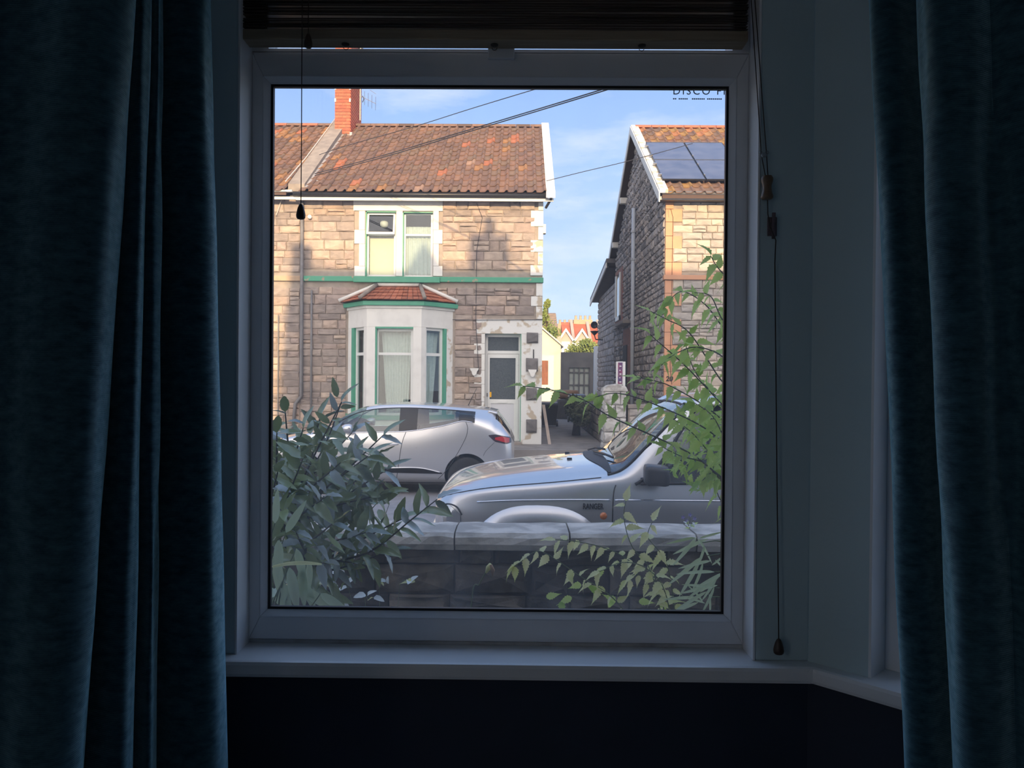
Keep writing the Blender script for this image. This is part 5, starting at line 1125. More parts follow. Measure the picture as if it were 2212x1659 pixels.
RD = Rocks('stone', 'stone_grey', [(1, 1, 1), (.8, .8, .8), (1.15, 1.1, 1.05)], 8, 41)
RD.lay([Matrix.Translation((lwx, x, z)) @ Matrix.Rotation(-math.pi / 2, 4, 'Z') @ Matrix.Diagonal((w, .05, h, 1)) for x, z, w, h in courses(YP + .52, 25, .36, 1.16, [], rn2, h=(.16, .26), w=(.25, .6))], lw, 200)
# front wall of that plot, mostly behind the pickup
fw_ = thing('front_boundary_wall', 'pale stone boundary wall in front of the house numbered 20', 'wall', (5, YP, .36))
MB().box(gx1 + .03, 8, YP + .1, YP + .35, .3, 1.25).build('core', 'mortar', fw_)
RP.lay([face_y(x, z, w, h, YP + .1, .04) for x, z, w, h in courses(gx1 + .05, 6, .36, 1.25, [], rn2, h=(.16, .24), w=(.25, .5))], fw_, 120)
MB().box(gx1 + .02, 8, YP + .05, YP + .4, 1.25, 1.33).build('coping', 'cement', fw_, bevel=.01)
# agent's board behind the pier
sb = thing('sale_board', 'narrow property sale board with white edge standing behind the gate pier', 'sign', (UX(1340, 830, 17.0), 17.0, .36))
mat('board_blue', (0.05, 0.05, 0.16), (0.30, 0.05, 0.10), rough=.5, scale=5)
s0, s1 = UX(1331, 800, 17.0), UX(1346, 800, 17.0); sz0, sz1 = UZ(1337, 831, 17.0), UZ(1337, 781, 17.0)
MB().box(s0, s1, 17.0, 17.03, sz0, sz1).build('board', 'window_white', sb); MB().box(s0 + .04, s1 - .015, 16.99, 17.0, sz0 + .02, sz1 - .02).build('print', 'board_blue', sb); MB().box(s1 + .002, s1 + .05, 17.0, 17.05, .3, sz1).build('post', 'window_white', sb)
for k, t in enumerate((.12, .3, .46, .62, .80)): MB().box(s0 + .07, s1 - .04 - .02 * (k % 2), 16.985, 16.99, lerp(sz0, sz1, t) - .012, lerp(sz0, sz1, t) + .012).build('print_line', 'window_white', sb)
# clutter in the passage
def plank(a, b, w, lab, m='tan_wood'):
    a, b = Vector(a), Vector(b); tag(MB().hexa([a + Vector((-w, 0, 0)), a + Vector((w, 0, 0)), a + Vector((w, .03, 0)), a + Vector((-w, .03, 0))], [b + Vector((-w, 0, 0)), b + Vector((w, 0, 0)), b + Vector((w, .03, 0)), b + Vector((-w, .03, 0))]).build('plank', m), lab, 'plank')
mat('old_plank', (0.45, 0.37, 0.31), (0.36, 0.30, 0.25), rough=.8, scale=8)
pl0 = U(1187, 962, 17.6); plank((pl0.x, 17.55, .36), (UX(1174, 880, 17.9), 17.95, 1.25), .035, 'long pale plank leaning against the corner of the house opposite', 'old_plank')
plank((UX(1211, 895, 32), 32.0, .4), (UX(1203, 868, 32.6), 32.9, 1.35), .06, 'short pale plank leaning against the white outbuilding', 'old_plank')
def wheelie_bin(x, Y, lab, m, h=1.0):
    t = thing('wheelie_bin', lab, 'bin', (x, Y, .36))
    MB().hexa([(x - .21, Y - .25, .42), (x + .21, Y - .25, .42), (x + .21, Y + .22, .42), (x - .21, Y + .22, .42)], [(x - .28, Y - .33, .36 + h * .92), (x + .28, Y - .33, .36 + h * .92), (x + .28, Y + .33, .36 + h * .92), (x - .28, Y + .33, .36 + h * .92)]).build('body', m, t, bevel=.02)
    MB().hexa([(x - .30, Y - .36, .36 + h * .92), (x + .30, Y - .36, .36 + h * .92), (x + .30, Y + .36, .36 + h * .92), (x - .30, Y + .36, .36 + h * .92)], [(x - .27, Y - .30, .36 + h), (x + .27, Y - .30, .36 + h), (x + .27, Y + .36, .36 + h + .03), (x - .27, Y + .36, .36 + h + .03)]).build('lid', m, t, bevel=.015)
    for s in (-1, 1): MB().lathe([(.03, -.03), (.10, -.03), (.10, .03), (.03, .03)], (x + s * .27, Y + .25, .46), 12, 'x').build('wheel', 'black_gutter', t)
mat('bin_black', (0.03, 0.03, 0.033), rough=.5); mat('bin_grey', (0.10, 0.105, 0.11), rough=.45)
wheelie_bin(UX(1246, 880, 26.5), 26.5, 'dark wheeled bin against the passage wall, lid catching the sky', 'bin_grey', .95)
wheelie_bin(HX1 + .42, 24.0, 'black wheeled bin tucked behind the corner of the house opposite', 'bin_black', .75)
mat('tarp', (0.42, 0.24, 0.13), (0.33, 0.19, 0.11), rough=.8, scale=4)
Yr = 29.0
tag(MB().lathe([(.05, -.5), (.16, -.48), (.18, 0), (.16, .42), (.05, .45)], (UX(1213, 850, Yr) + .2, Yr, UZ(1213, 852, Yr)), 12, 'x').build('carpet_roll', 'tarp', None, smooth=True), 'brown roll lying on a pile of sacks in the passage', 'roll')
sk = MB(); rs_ = random.Random(3)
tag(MB().prism([(UX(1198, 890, Yr), .34), (UX(1232, 890, Yr), .34), (UX(1230, 870, Yr), UZ(1230, 866, Yr)), (UX(1222, 860, Yr), UZ(1213, 852, Yr) - .185), (UX(1204, 860, Yr), UZ(1213, 852, Yr) - .185)], Yr - .4, Yr + .5, 'y').build('sack_pile', 'dark_render', None, bevel=.08), 'dark pile of sacks beside the white outbuilding', 'sacks')
# overgrown dark shrub on the passage wall
small_tree('dark straggly shrub growing along the passage wall', (lwx - .45, 20.5, .36), [((lwx - .42, 20.3, 1.0), (.33, .8, .35)), ((lwx - .4, 19.5, .95), (.28, .6, .3)), ((lwx - .42, 21.6, 1.1), (.33, .8, .35))], 1400, .05, 8, 'shrub')
bpy.data.objects['crown.002'].data.materials[0] = mat('leaf_dark_far', (0.035, 0.045, 0.02), (0.07, 0.075, 0.04), rough=.8, scale=3)

# ---- overhead wires
def wire(pts, lab, r=.010):
    P = [U(*p) for p in pts]; tag(MB().tube([Vector(p) for p in catmull([tuple(p) for p in P], 6)], r, 5).build('overhead_wire', 'wire'), lab, 'wire', 'overhead wires')
wire([(1160, 191.5, 12.0), (1020, 234, 13.2), (893, 274, 14.6), (758, 312, 16.4), (690, 334, 17.15)], 'thin single overhead wire crossing the sky by the chimney', .007)
wire([(1330, 184, 10.0), (1220, 218, 11.0), (1011, 281, 13.2), (826, 336, 15.5), (680, 375, 17.0)], 'upper of the two close overhead wires sloping over the tiled roof', .009)
wire([(1330, 188, 10.0), (1220, 222, 11.0), (1011, 285, 13.2), (826, 340, 15.5), (680, 379, 17.0)], 'lower of the two close overhead wires sloping over the tiled roof', .009)
wire([(1180, 391, 17.1), (1260, 371, 16.9), (1341, 352, 16.8), (1420, 331, 16.9), (1496, 310, 17.6)], 'single wire strung between the two house roofs', .008)

# ================================================================== OUR FRONT GARDEN WALL
gw = thing('garden_wall', 'low dark stone garden wall with flat coping stones outside the window', 'wall', (0, 3.95, .28))
YN = 3.80; wz1 = UZ(1100, 1151, YN); wzc = wz1 - .082
mat('wall_dark', (0.17, 0.14, 0.11), (0.065, 0.055, 0.046), rough=.95, scale=6, bump=.8, bscale=30, tint=True)
mat('coping', (0.60, 0.54, 0.47), (0.36, 0.33, 0.29), rough=.95, scale=7, bump=.5, bscale=30, lo=.42, hi=.6)
mat('wall_mortar', (0.06, 0.055, 0.05), rough=.95)
MB().box(-4.5, 4.5, YN + .06, YN + .27, .2, wzc).build('core', 'wall_mortar', gw)
rw = random.Random(77)
RW = Rocks('stone', 'wall_dark', [(1, 1, 1), (1.5, 1.45, 1.35), (.6, .6, .6), (1.1, 1.1, 1.1)], 12, 51)
its = [(x, z, w, h) for x, z, w, h in courses(-2.2, 2.2, .3, wzc, [], rw, h=(.07, .15), w=(.16, .48), gap=.008)]
its.sort(key=lambda q: -q[1]); RW.lay([face_y(x, z, w, h, YN + .075, rw.uniform(.035, .06)) for x, z, w, h in its], gw, 220)
js = [UX(p, 1150, YN) for p in (150, 400, 640, 830, 982, 1231, 1505, 1760, 2000)]
for i in range(len(js) - 1):
    a, b = js[i] + .004, js[i + 1] - .004; o = MB(); n_ = 6; zz = rw.uniform(-.006, .004)
    rows = []
    for k in range(n_ + 1):
        x = lerp(a, b, k / n_); j = lambda s: rw.uniform(-s, s)
        rows.append([(x, YN + j(.006), wzc + zz), (x, YN - .012 + j(.006), wzc + .03 + zz), (x, YN - .008 + j(.006), wz1 - .016 + zz + j(.004)), (x, YN + .012, wz1 + zz + j(.004)), (x, YN + .15, wz1 + zz + .004 + j(.006)), (x, YN + .30, wz1 + zz + j(.005)), (x, YN + .32, wzc + .02), (x, YN + .30, wzc)])
    o.grid(rows, closed=True); o.f += [tuple(range(8)), tuple(range(n_ * 8, n_ * 8 + 8))]; o.t += [None, None]
    o.build('coping_stone', 'coping', gw)

# ================================================================== VEHICLES
mat('silver_paint', (0.60, 0.605, 0.62), rough=0.30, metal=0.75, coat=1.0)
mat('silver_warm', (0.56, 0.565, 0.575), rough=0.28, metal=0.7, coat=1.0)
mat('car_black', (0.012, 0.012, 0.013), rough=0.35)
mat('trim_black', (0.02, 0.02, 0.022), rough=0.6)
mat('seat_dark', (0.035, 0.036, 0.04), rough=0.9)
mat('tyre', (0.018, 0.018, 0.019), rough=0.85)
mat('rim', (0.42, 0.43, 0.45), rough=0.35, metal=0.8)
mat('chrome', (0.75, 0.76, 0.78), rough=0.12, metal=1.0)
mat('lamp_red', (0.42, 0.012, 0.018), rough=0.12, coat=1.0)
mat('lamp_dark', (0.03, 0.012, 0.018), rough=0.1, coat=1.0)
mat('lamp_clear', (0.50, 0.51, 0.53), rough=0.08, metal=0.6, coat=1.0)
mat('indicator', (0.62, 0.17, 0.03), rough=0.2, coat=0.6)
reflective_glass('car_glass', (0.60, 0.70, 0.66), 0.10); reflective_glass('screen_glass', (0.55, 0.62, 0.62), 0.12)
class Loft:
    NS = 6                                          # samples per outline span
    def __init__(s, st, xo, sgn, Yc):
        s.st = st; s.xo = xo; s.sgn = sgn; s.Yc = Yc
    def ctrl(s, u):
        st = s.st; n = len(st)
        i = max(0, min(n - 2, max(k for k in range(n) if st[k][0] <= u + 1e-9)))
        a, b = st[i], st[i + 1]; h = b[0] - a[0]; t = max(0, min(1, (u - a[0]) / h))
        def tan(k, j):
            if k == 0: return (st[1][1][j] - st[0][1][j]) / (st[1][0] - st[0][0])
            if k == n - 1: return (st[-1][1][j] - st[-2][1][j]) / (st[-1][0] - st[-2][0])
            d0 = (st[k][1][j] - st[k - 1][1][j]) / (st[k][0] - st[k - 1][0]); d1 = (st[k + 1][1][j] - st[k][1][j]) / (st[k + 1][0] - st[k][0])
            return 0 if d0 * d1 <= 0 else 2 * d0 * d1 / (d0 + d1)
        h00, h10, h01, h11 = 2 * t ** 3 - 3 * t * t + 1, t ** 3 - 2 * t * t + t, -2 * t ** 3 + 3 * t * t, t ** 3 - t * t
        v = [h00 * a[1][j] + h10 * h * tan(i, j) + h01 * b[1][j] + h11 * h * tan(i + 1, j) for j in range(len(a[1]))]
        return [(v[k], v[k + 1]) for k in range(0, 12, 2)] + [(0.0, v[12])]
    def outline(s, u):
        c = s.ctrl(u); P = [c[0]] + c + [(-c[5][0], c[5][1])]; out = []
        for i in range(1, len(P) - 2):
            a, b, cc, d = P[i - 1], P[i], P[i + 1], P[i + 2]
            for k in range(s.NS):
                t = k / s.NS
                out.append(tuple(.5 * (2 * b[j] + (cc[j] - a[j]) * t + (2 * a[j] - 5 * b[j] + 4 * cc[j] - d[j]) * t * t + (3 * b[j] - a[j] - 3 * cc[j] + d[j]) * t ** 3) for j in (0, 1)))
        out.append(c[6]); return out
    def x(s, u): return s.xo + s.sgn * u
    def u(s, x): return (x - s.xo) * s.sgn
    def side(s, x, z):
        o = s.outline(s.u(x))[:s.NS * 5 + 1]
        for (y0, z0), (y1, z1) in zip(o, o[1:]):
            if min(z0, z1) <= z <= max(z0, z1) and abs(z1 - z0) > 1e-9: return lerp(y0, y1, (z - z0) / (z1 - z0))
        return o[0][0] if z < o[0][1] else o[-1][0]
    def top(s, x, y):
        o = s.outline(s.u(x))[s.NS * 3:]
        for (y0, z0), (y1, z1) in zip(o, o[1:]):
            if y1 <= abs(y) <= y0 and y0 > y1: return lerp(z1, z0, (abs(y) - y1) / (y0 - y1))
        return o[0][1]
    def grid(s, us, glass, arches):
        """returns (paint MB, list of glass MBs); glass: list of (u0, u1, span0, span1)"""
        NS = s.NS; outs = [s.outline(u) for u in us]; half = len(outs[0]); full = 2 * half - 1
        V = []
        for u, o in zip(us, outs):
            V += [[s.x(u), s.Yc - y, z] for y, z in o] + [[s.x(u), s.Yc + y, z] for y, z in reversed(o[:-1])]
        seg = lambda k: (k if k < half - 1 else full - 2 - k) / NS
        body = []; gl = [[] for _ in glass]
        for i in range(len(us) - 1):
            for k in range(full - 1):
                q = (i * full + k, i * full + k + 1, (i + 1) * full + k + 1, (i + 1) * full + k)
                um = (us[i] + us[i + 1]) / 2; sg = seg(k) + .5 / NS; hit = None
                for gi, g_ in enumerate(glass):
                    if g_(um, sg): hit = gi
                if hit is not None: gl[hit].append(q); continue
                if sg < 3.4 and any(all((V[j][0] - ax) ** 2 + (V[j][2] - az) ** 2 < r * r for j in q) for ax, az, r in arches): continue
                body.append(q)
        for q in body:
            for j in q:
                if V[j][2] > 1.05: continue
                for ax, az, r in arches:
                    dx, dz = V[j][0] - ax, V[j][2] - az; d = math.hypot(dx, dz)
                    if d < r and abs(V[j][1] - s.Yc) > .3: V[j][0] = ax + dx / d * r; V[j][2] = az + dz / d * r
        def pack(fs):
            ids = sorted({j for f in fs for j in f}); m = {j: i for i, j in enumerate(ids)}
            return MB().add([V[j] for j in ids], [tuple(m[j] for j in f) for f in fs])
        B = pack(body); caps = [outs[0], outs[-1]]
        for u, o in ((us[0], outs[0]), (us[-1], outs[-1])):
            B.add([(s.x(u), s.Yc - y, z) for y, z in o] + [(s.x(u), s.Yc + y, z) for y, z in reversed(o[:-1])], [tuple(range(full))])
        return B, [pack(g) for g in gl]
    def strip(s, xs, lo, hi, off, near=True, n=5):
        """patch on the flank between z curves lo(x), hi(x)"""
        sg = -1 if near else 1
        return MB().grid([[(x, s.Yc + sg * (s.side(x, lerp(lo(x), hi(x), k / n)) + off), lerp(lo(x), hi(x), k / n)) for k in range(n + 1)] for x in xs])
    def line(s, pts, r, near=True, off=0.0, n=8):
        sg = -1 if near else 1
        return MB().tube([Vector((x, s.Yc + sg * (s.side(x, z) + off), z)) for x, z in catmull(pts, n)], r, 6)
    def topgrid(s, xs, y0, y1, off, n=16):
        return MB().grid([[(x, s.Yc - lerp(y0(x), y1(x), k / n), s.top(x, lerp(y0(x), y1(x), k / n)) + off) for k in range(n + 1)] for x in xs])
def split_y(mb, yc, name, m, par):
    for s in (-1, 1):
        fs = [f for f in mb.f if (sum(mb.v[j][1] for j in f) / len(f) - yc) * s > 0]; ids = sorted({j for f in fs for j in f}); mp_ = {j: i for i, j in enumerate(ids)}
        MB().add([mb.v[j] for j in ids], [tuple(mp_[j] for j in f) for f in fs]).build(name, m, par, smooth=True)
def span(a, b, n): return [lerp(a, b, k / n) for k in range(n + 1)]
def poly_curve(pts):
    def f(x):
        p = sorted(pts)
        if x <= p[0][0]: return p[0][1]
        for (x0, z0), (x1, z1) in zip(p, p[1:]):
            if x <= x1: return lerp(z0, z1, (x - x0) / (x1 - x0))
        return p[-1][1]
    return f
def wheel(par, x, y, z, r, w, rimr, side=-1):
    t = MB().lathe([(rimr, -w / 2 + .01), (r * .9, -w / 2), (r * .985, -w / 2 + .02), (r, -w / 4), (r, w / 4), (r * .985, w / 2 - .02), (r * .9, w / 2), (rimr, w / 2 - .01)], (x, y, z), 36, 'y').build('wheel', 'tyre', par, smooth=True)
    rm = MB().lathe([(.02, side * w * .36), (.06, side * w * .40), (.07, side * w * .28), (rimr * .86, side * w * .22), (rimr * .92, side * w * .38), (rimr + .004, side * w * .42), (rimr + .004, side * w * .2)], (x, y, z), 36, 'y').build('rim', 'trim_black', t, smooth=True)
    for k in range(5):
        a = k * 2 * math.pi / 5 + .3; d = Vector((math.cos(a), 0, math.sin(a))); pq = Vector((-math.sin(a), 0, math.cos(a))); c = Vector((x, y + side * w * .40, z))
        MB().hexa([c + d * .04 - pq * .035, c + d * .04 + pq * .035, c + d * .04 + pq * .035 - Vector((0, side * .03, 0)), c + d * .04 - pq * .035 - Vector((0, side * .03, 0))],
                  [c + d * rimr * .95 - pq * .05, c + d * rimr * .95 + pq * .05, c + d * rimr * .95 + pq * .05 - Vector((0, side * .03, 0)), c + d * rimr * .95 - pq * .05 - Vector((0, side * .03, 0))]).build('spoke', 'rim', t)
def seat(par, x, y, z, w, face):
    MB().box(x - .25, x + .25, y - w / 2, y + w / 2, z, z + .16).build('seat', 'seat_dark', par, bevel=.04)
    b = -face
    MB().hexa([(x + b * .20 - .06, y - w / 2, z + .1), (x + b * .20 + .06, y - w / 2, z + .1), (x + b * .20 + .06, y + w / 2, z + .1), (x + b * .20 - .06, y + w / 2, z + .1)],
              [(x + b * .36 - .05, y - w / 2 + .03, z + .66), (x + b * .36 + .05, y - w / 2 + .03, z + .66), (x + b * .36 + .05, y + w / 2 - .03, z + .66), (x + b * .36 - .05, y + w / 2 - .03, z + .66)]).build('seat_back', 'seat_dark', par, bevel=.03)
    MB().box(x + b * .40 - .05, x + b * .40 + .05, y - .13, y + .13, z + .68, z + .84).build('head_rest', 'seat_dark', par, bevel=.04)

# ---- silver hatchback parked across the road (nose to the left)
def S(u, *p): return (u, list(p))
XT, YCC = -0.075, 12.88
clio_st = [
 S(0.00, .46, .40, .57, .44, .63, .62, .59, .80, .52, .84, .38, .855, .86),
 S(0.05, .58, .32, .69, .38, .745, .62, .71, .88, .62, .95, .44, .975, .985),
 S(0.14, .66, .26, .76, .34, .81, .62, .78, .955, .60, 1.08, .44, 1.115, 1.125),
 S(0.27, .70, .22, .80, .32, .845, .62, .82, 1.02, .57, 1.235, .43, 1.275, 1.29),
 S(0.36, .70, .21, .81, .32, .855, .62, .835, 1.07, .595, 1.292, .46, 1.335, 1.35),
 S(0.60, .71, .20, .82, .31, .862, .62, .845, 1.145, .63, 1.318, .50, 1.368, 1.388),
 S(0.78, .71, .20, .82, .31, .864, .62, .845, 1.18, .645, 1.332, .51, 1.383, 1.403),
 S(1.10, .71, .20, .82, .31, .866, .62, .845, 1.105, .66, 1.355, .53, 1.405, 1.425),
 S(1.70, .71, .20, .82, .31, .866, .62, .840, 1.010, .675, 1.378, .54, 1.428, 1.446),
 S(2.10, .71, .20, .82, .31, .866, .62, .840, .992, .672, 1.365, .54, 1.415, 1.434),
 S(2.45, .71, .20, .82, .31, .866, .62, .842, .985, .66, 1.305, .53, 1.355, 1.375),
 S(2.78, .71, .20, .82, .31, .866, .62, .848, .980, .67, 1.155, .53, 1.205, 1.225),
 S(3.05, .71, .20, .82, .31, .866, .62, .850, .955, .71, 1.015, .55, 1.045, 1.06),
 S(3.30, .71, .20, .82, .31, .862, .62, .842, .915, .72, .955, .55, .980, .99),
 S(3.70, .68, .22, .79, .32, .83, .60, .80, .83, .68, .87, .50, .89, .90),
 S(3.95, .60, .26, .68, .34, .73, .56, .69, .70, .59, .74, .42, .76, .77),
 S(4.06, .44, .32, .52, .38, .56, .50, .52, .58, .45, .61, .32, .62, .625)]
hb = thing('hatchback_car', 'silver hatchback car parked across the road in front of the bay window', 'car', (-2.1, YCC, 0))
CL_ = Loft(clio_st, XT, -1, YCC)
us_ = sorted(set([round(v, 4) for v in span(0, .4, 22) + span(.4, 3.0, 84) + span(3.0, 4.06, 34)] + [.64, 2.86, .07, .30, 2.36, 3.02]))
wxR, wxF, wr = XT - .735, XT - 3.32, .30
B, G = CL_.grid(us_, [lambda u, g: .64 < u < 2.86 and 3 < g < 4, lambda u, g: .07 < u < .30 and g > 3.67, lambda u, g: 2.36 < u < 3.02 and g > 4], [(wxR, .315, .355), (wxF, .315, .355)])
bd = B.build('body', 'silver_paint', hb, smooth=True)
split_y(G[0], YCC, 'side_window', 'car_glass', hb); G[1].build('rear_window', 'car_glass', hb, smooth=True); G[2].build('windscreen', 'car_glass', hb, smooth=True)
cxp = lambda px, py, Y=12.02: UX(px, py, Y)
# pillars and window surrounds in black over the glass band
def win_lo(x): return CL_.ctrl(CL_.u(x))[3][1]
def win_hi(x): return CL_.ctrl(CL_.u(x))[4][1]
for near in (True, False):
    xa, xb = cxp(864, 910), cxp(901, 910)
    CL_.strip(span(xa - .02, xb - .005, 6), win_lo, win_hi, .004, near).build('door_pillar', 'car_black', hb, smooth=True)
    xa, xb = cxp(991, 900), XT - .62
    CL_.strip(span(xa, xb, 8), win_lo, win_hi, .004, near).build('rear_quarter_panel', 'car_black', hb, smooth=True)
    CL_.strip(span(XT - 2.88, XT - 2.50, 8), win_lo, lambda x: lerp(win_lo(x), win_hi(x), max(0.0, min(1.0, (-x + XT - 2.50) / .3))), .004, near).build('mirror_sail', 'car_black', hb, smooth=True)
    CL_.line([(x, win_lo(x)) for x in span(XT - 2.85, XT - .66, 14)], .008, near, .003, 3).build('window_chrome', 'chrome', hb, smooth=True)
    CL_.line([(x, win_hi(x) - .006) for x in span(XT - 2.85, XT - .66, 14)], .008, near, .002, 3).build('window_seal', 'car_black', hb, smooth=True)
    pz = lambda px, py, Y=12.0: (UX(px, py, Y), UZ(px, py, Y))
    CL_.line([pz(876, 934), pz(868, 958), pz(861, 1000), pz(855, 1036)], .0045, near).build('door_seam', 'car_black', hb)
    CL_.line([pz(1006, 912), pz(1010, 926), pz(1004, 950), pz(977, 998), pz(958, 1023), pz(945, 1036)], .0045, near).build('door_seam', 'car_black', hb)
    CL_.line([(XT - 2.93, .93), (XT - 2.99, .7), (XT - 2.95, .36)], .0045, near).build('door_seam', 'car_black', hb)
    CL_.line([pz(1068, 956), pz(1050, 974), pz(1044, 985)], .003, near).build('bumper_seam', 'car_black', hb)
    CL_.strip(span(cxp(812, 1027), cxp(955, 1027), 12), poly_curve([(cxp(812, 1030), .36), (cxp(955, 1030), .345)]), poly_curve([(cxp(812, 1030), .43), (cxp(900, 1030), .445), (cxp(955, 1030), .36)]), .012, near).build('sill_trim', 'car_black', hb, smooth=True)
    CL_.line([(cxp(812, 1020), .425), (cxp(900, 1020), .44), (cxp(950, 1030), .37)], .008, near, .012).build('sill_chrome', 'chrome', hb, smooth=True)
    CL_.strip(span(cxp(1056, 945, 12.1), XT - .045, 10), poly_curve([(cxp(1056, 940, 12.1), .952), (XT - .3, .86), (XT - .12, .82), (XT - .045, .84)]), poly_curve([(cxp(1056, 940, 12.1), .962), (XT - .3, .975), (XT - .045, .925)]), .008, near).build('tail_lamp', 'lamp_dark', hb, smooth=True)
    CL_.strip(span(XT - .30, XT - .075, 8), poly_curve([(XT - .30, .895), (XT - .12, .84), (XT - .06, .85)]), poly_curve([(XT - .30, .925), (XT - .2, .945), (XT - .06, .91)]), .013, near).build('tail_lamp_red', 'lamp_red', hb, smooth=True)
    sg = -1 if near else 1
    hx2, hz2 = UX(846, 960, 12.0), UZ(846, 960, 12.0); hy = YCC + sg * CL_.side(hx2, hz2)
    MB().tube([(hx2 - .10, hy + sg * .005, hz2 - .005), (hx2 - .08, hy + sg * .03, hz2), (hx2 + .06, hy + sg * .032, hz2 + .004), (hx2 + .10, hy + sg * .006, hz2 + .004)], [.010, .013, .013, .010], 8).build('door_handle', 'silver_paint', hb, smooth=True)
    mx_, mz_ = UX(752, 922, 11.9), UZ(752, 926, 11.9); my = YCC + sg * .95
    MB().lathe([(.005, -.11), (.045, -.10), (.072, -.05), (.075, .02), (.06, .055), (.03, .06)], (mx_, my, mz_), 14, 'x').build('door_mirror', 'silver_paint', hb, smooth=True)
    MB().hexa([(mx_ - .04, my - sg * .06, mz_ - .06), (mx_ + .03, my - sg * .06, mz_ - .06), (mx_ + .03, my - sg * .06, mz_ - .03), (mx_ - .04, my - sg * .06, mz_ - .03)], [(mx_ - .04, my - sg * .14, mz_ - .02), (mx_ + .03, my - sg * .14, mz_ - .02), (mx_ + .03, my - sg * .14, mz_), (mx_ - .04, my - sg * .14, mz_)]).build('mirror_arm', 'car_black', hb)
    for wx in (wxR, wxF): wheel(hb, wx, YCC + sg * .765, .305, .305, .19, .205, sg)
# roof spoiler, aerial, underside, rear wiper, bumper insert
spx = span(XT - .42, XT - .27, 6)
MB().grid([[(x, YCC + lerp(-.60, .60, k / 12), CL_.top(min(x, XT - .36), 0) - .03 * (lerp(-1, 1, k / 12)) ** 2 + .002 - (max(0, x - (XT - .36))) * .25) for k in range(13)] for x in spx] ).build('spoiler', 'silver_paint', hb, smooth=True)
o = bpy.data.objects['spoiler']; sd = o.modifiers.new('thickness', 'SOLIDIFY'); sd.thickness = .03
ab = U(1012, 874, 12.88); MB().tube([(ab.x, YCC, CL_.top(ab.x, 0)), U(1030, 838, 12.88)], [.008, .003], 6).build('roof_aerial', 'car_black', hb)
MB().box(XT - 3.9, XT - .2, YCC - .68, YCC + .68, .16, .24).build('underbody', 'trim_black', hb)
MB().box(XT - 3.0, XT - .5, YCC - .72, YCC + .72, .40, .46).build('cabin_floor', 'trim_black', hb)
MB().box(XT - 3.05, XT - 2.75, YCC - .70, YCC + .70, .5, .93).build('dashboard', 'trim_black', hb, bevel=.05)
wp = U(1100, 926, 12.6); MB().tube([(XT - .10, YCC - .05, 1.02), (XT - .13, YCC - .40, 1.06)], .010, 6).build('rear_wiper', 'car_black', hb)
for y in (-.36, .36): seat(hb, XT - 2.2, YCC + y, .46, .50, -1)
for y in (-.40, .0, .40): seat(hb, XT - 1.3, YCC + y, .50, .42, -1)
MB().lathe([(.155, -.012), (.175, -.012), (.175, .012), (.155, .012)], (XT - 2.62, YCC - .36, .93), 20, 'x').build('steering_wheel', 'trim_black', hb, smooth=True)

# ---- silver pickup at our kerb, nose to the left
XN, YPC = -0.62, 6.36
rg_st = [
 S(0.00, .50, .50, .58, .54, .63, .72, .60, .88, .54, .93, .40, .95, .955),
 S(0.05, .60, .46, .69, .50, .73, .72, .70, .92, .61, .985, .42, 1.01, 1.018),
 S(0.16, .68, .44, .76, .48, .79, .72, .765, .955, .67, 1.03, .45, 1.062, 1.072),
 S(0.42, .74, .42, .80, .47, .835, .74, .80, 1.00, .70, 1.08, .48, 1.122, 1.134),
 S(0.90, .76, .42, .81, .47, .85, .76, .812, 1.048, .71, 1.125, .50, 1.178, 1.192),
 S(1.22, .76, .42, .81, .47, .85, .76, .82, 1.085, .715, 1.155, .50, 1.208, 1.222),
 S(1.34, .76, .42, .81, .47, .85, .76, .822, 1.092, .710, 1.185, .50, 1.228, 1.240),
 S(1.58, .76, .42, .81, .47, .85, .76, .822, 1.098, .670, 1.395, .48, 1.43, 1.442),
 S(1.82, .76, .42, .81, .47, .85, .76, .822, 1.102, .638, 1.598, .47, 1.64, 1.652),
 S(1.98, .76, .42, .81, .47, .85, .76, .822, 1.105, .628, 1.668, .47, 1.712, 1.725),
 S(2.40, .76, .42, .81, .47, .85, .76, .822, 1.105, .63, 1.690, .48, 1.735, 1.748),
 S(3.10, .76, .42, .81, .47, .85, .76, .822, 1.105, .63, 1.680, .48, 1.725, 1.738),
 S(3.30, .76, .42, .81, .47, .85, .76, .822, 1.105, .64, 1.60, .48, 1.64, 1.65),
 S(3.38, .76, .42, .81, .47, .85, .76, .822, 1.10, .70, 1.12, .48, 1.12, 1.12),
 S(4.95, .76, .44, .81, .49, .85, .76, .822, 1.10, .70, 1.12, .48, 1.12, 1.12)]
rg = thing('pickup_truck', 'silver pickup truck parked at the near kerb behind the garden wall', 'truck', (1.8, YPC, 0))
RL = Loft(rg_st, XN, 1, YPC)
us_ = sorted(set([round(v, 4) for v in span(0, .2, 14) + span(.2, 1.25, 34) + span(1.25, 2.0, 90) + span(2.0, 3.4, 40) + span(3.4, 4.95, 24)] + [1.27, 1.86, 3.16, 3.20, 3.34]))
ax1, ax2 = .14, 3.13
B, G = RL.grid(us_, [lambda u, g: u < 3.16 and 3 < g < 4 and u > 1.46 + .50 * (g - 3), lambda u, g: 1.27 < u < 1.86 and g > 3.75 + .30 * (u - 1.27) / .59, lambda u, g: 3.20 < u < 3.34 and g > 4.2], [(ax1, .38, .42), (ax2, .38, .42)])
B.build('body', 'silver_warm', rg, smooth=True)
split_y(G[0], YPC, 'side_window', 'screen_glass', rg); G[1].build('windscreen', 'screen_glass', rg, smooth=True); G[2].build('rear_window', 'screen_glass', rg, smooth=True)
lo_ = lambda x: RL.ctrl(RL.u(x))[3][1]
hi_ = lambda x: RL.ctrl(RL.u(x))[4][1]
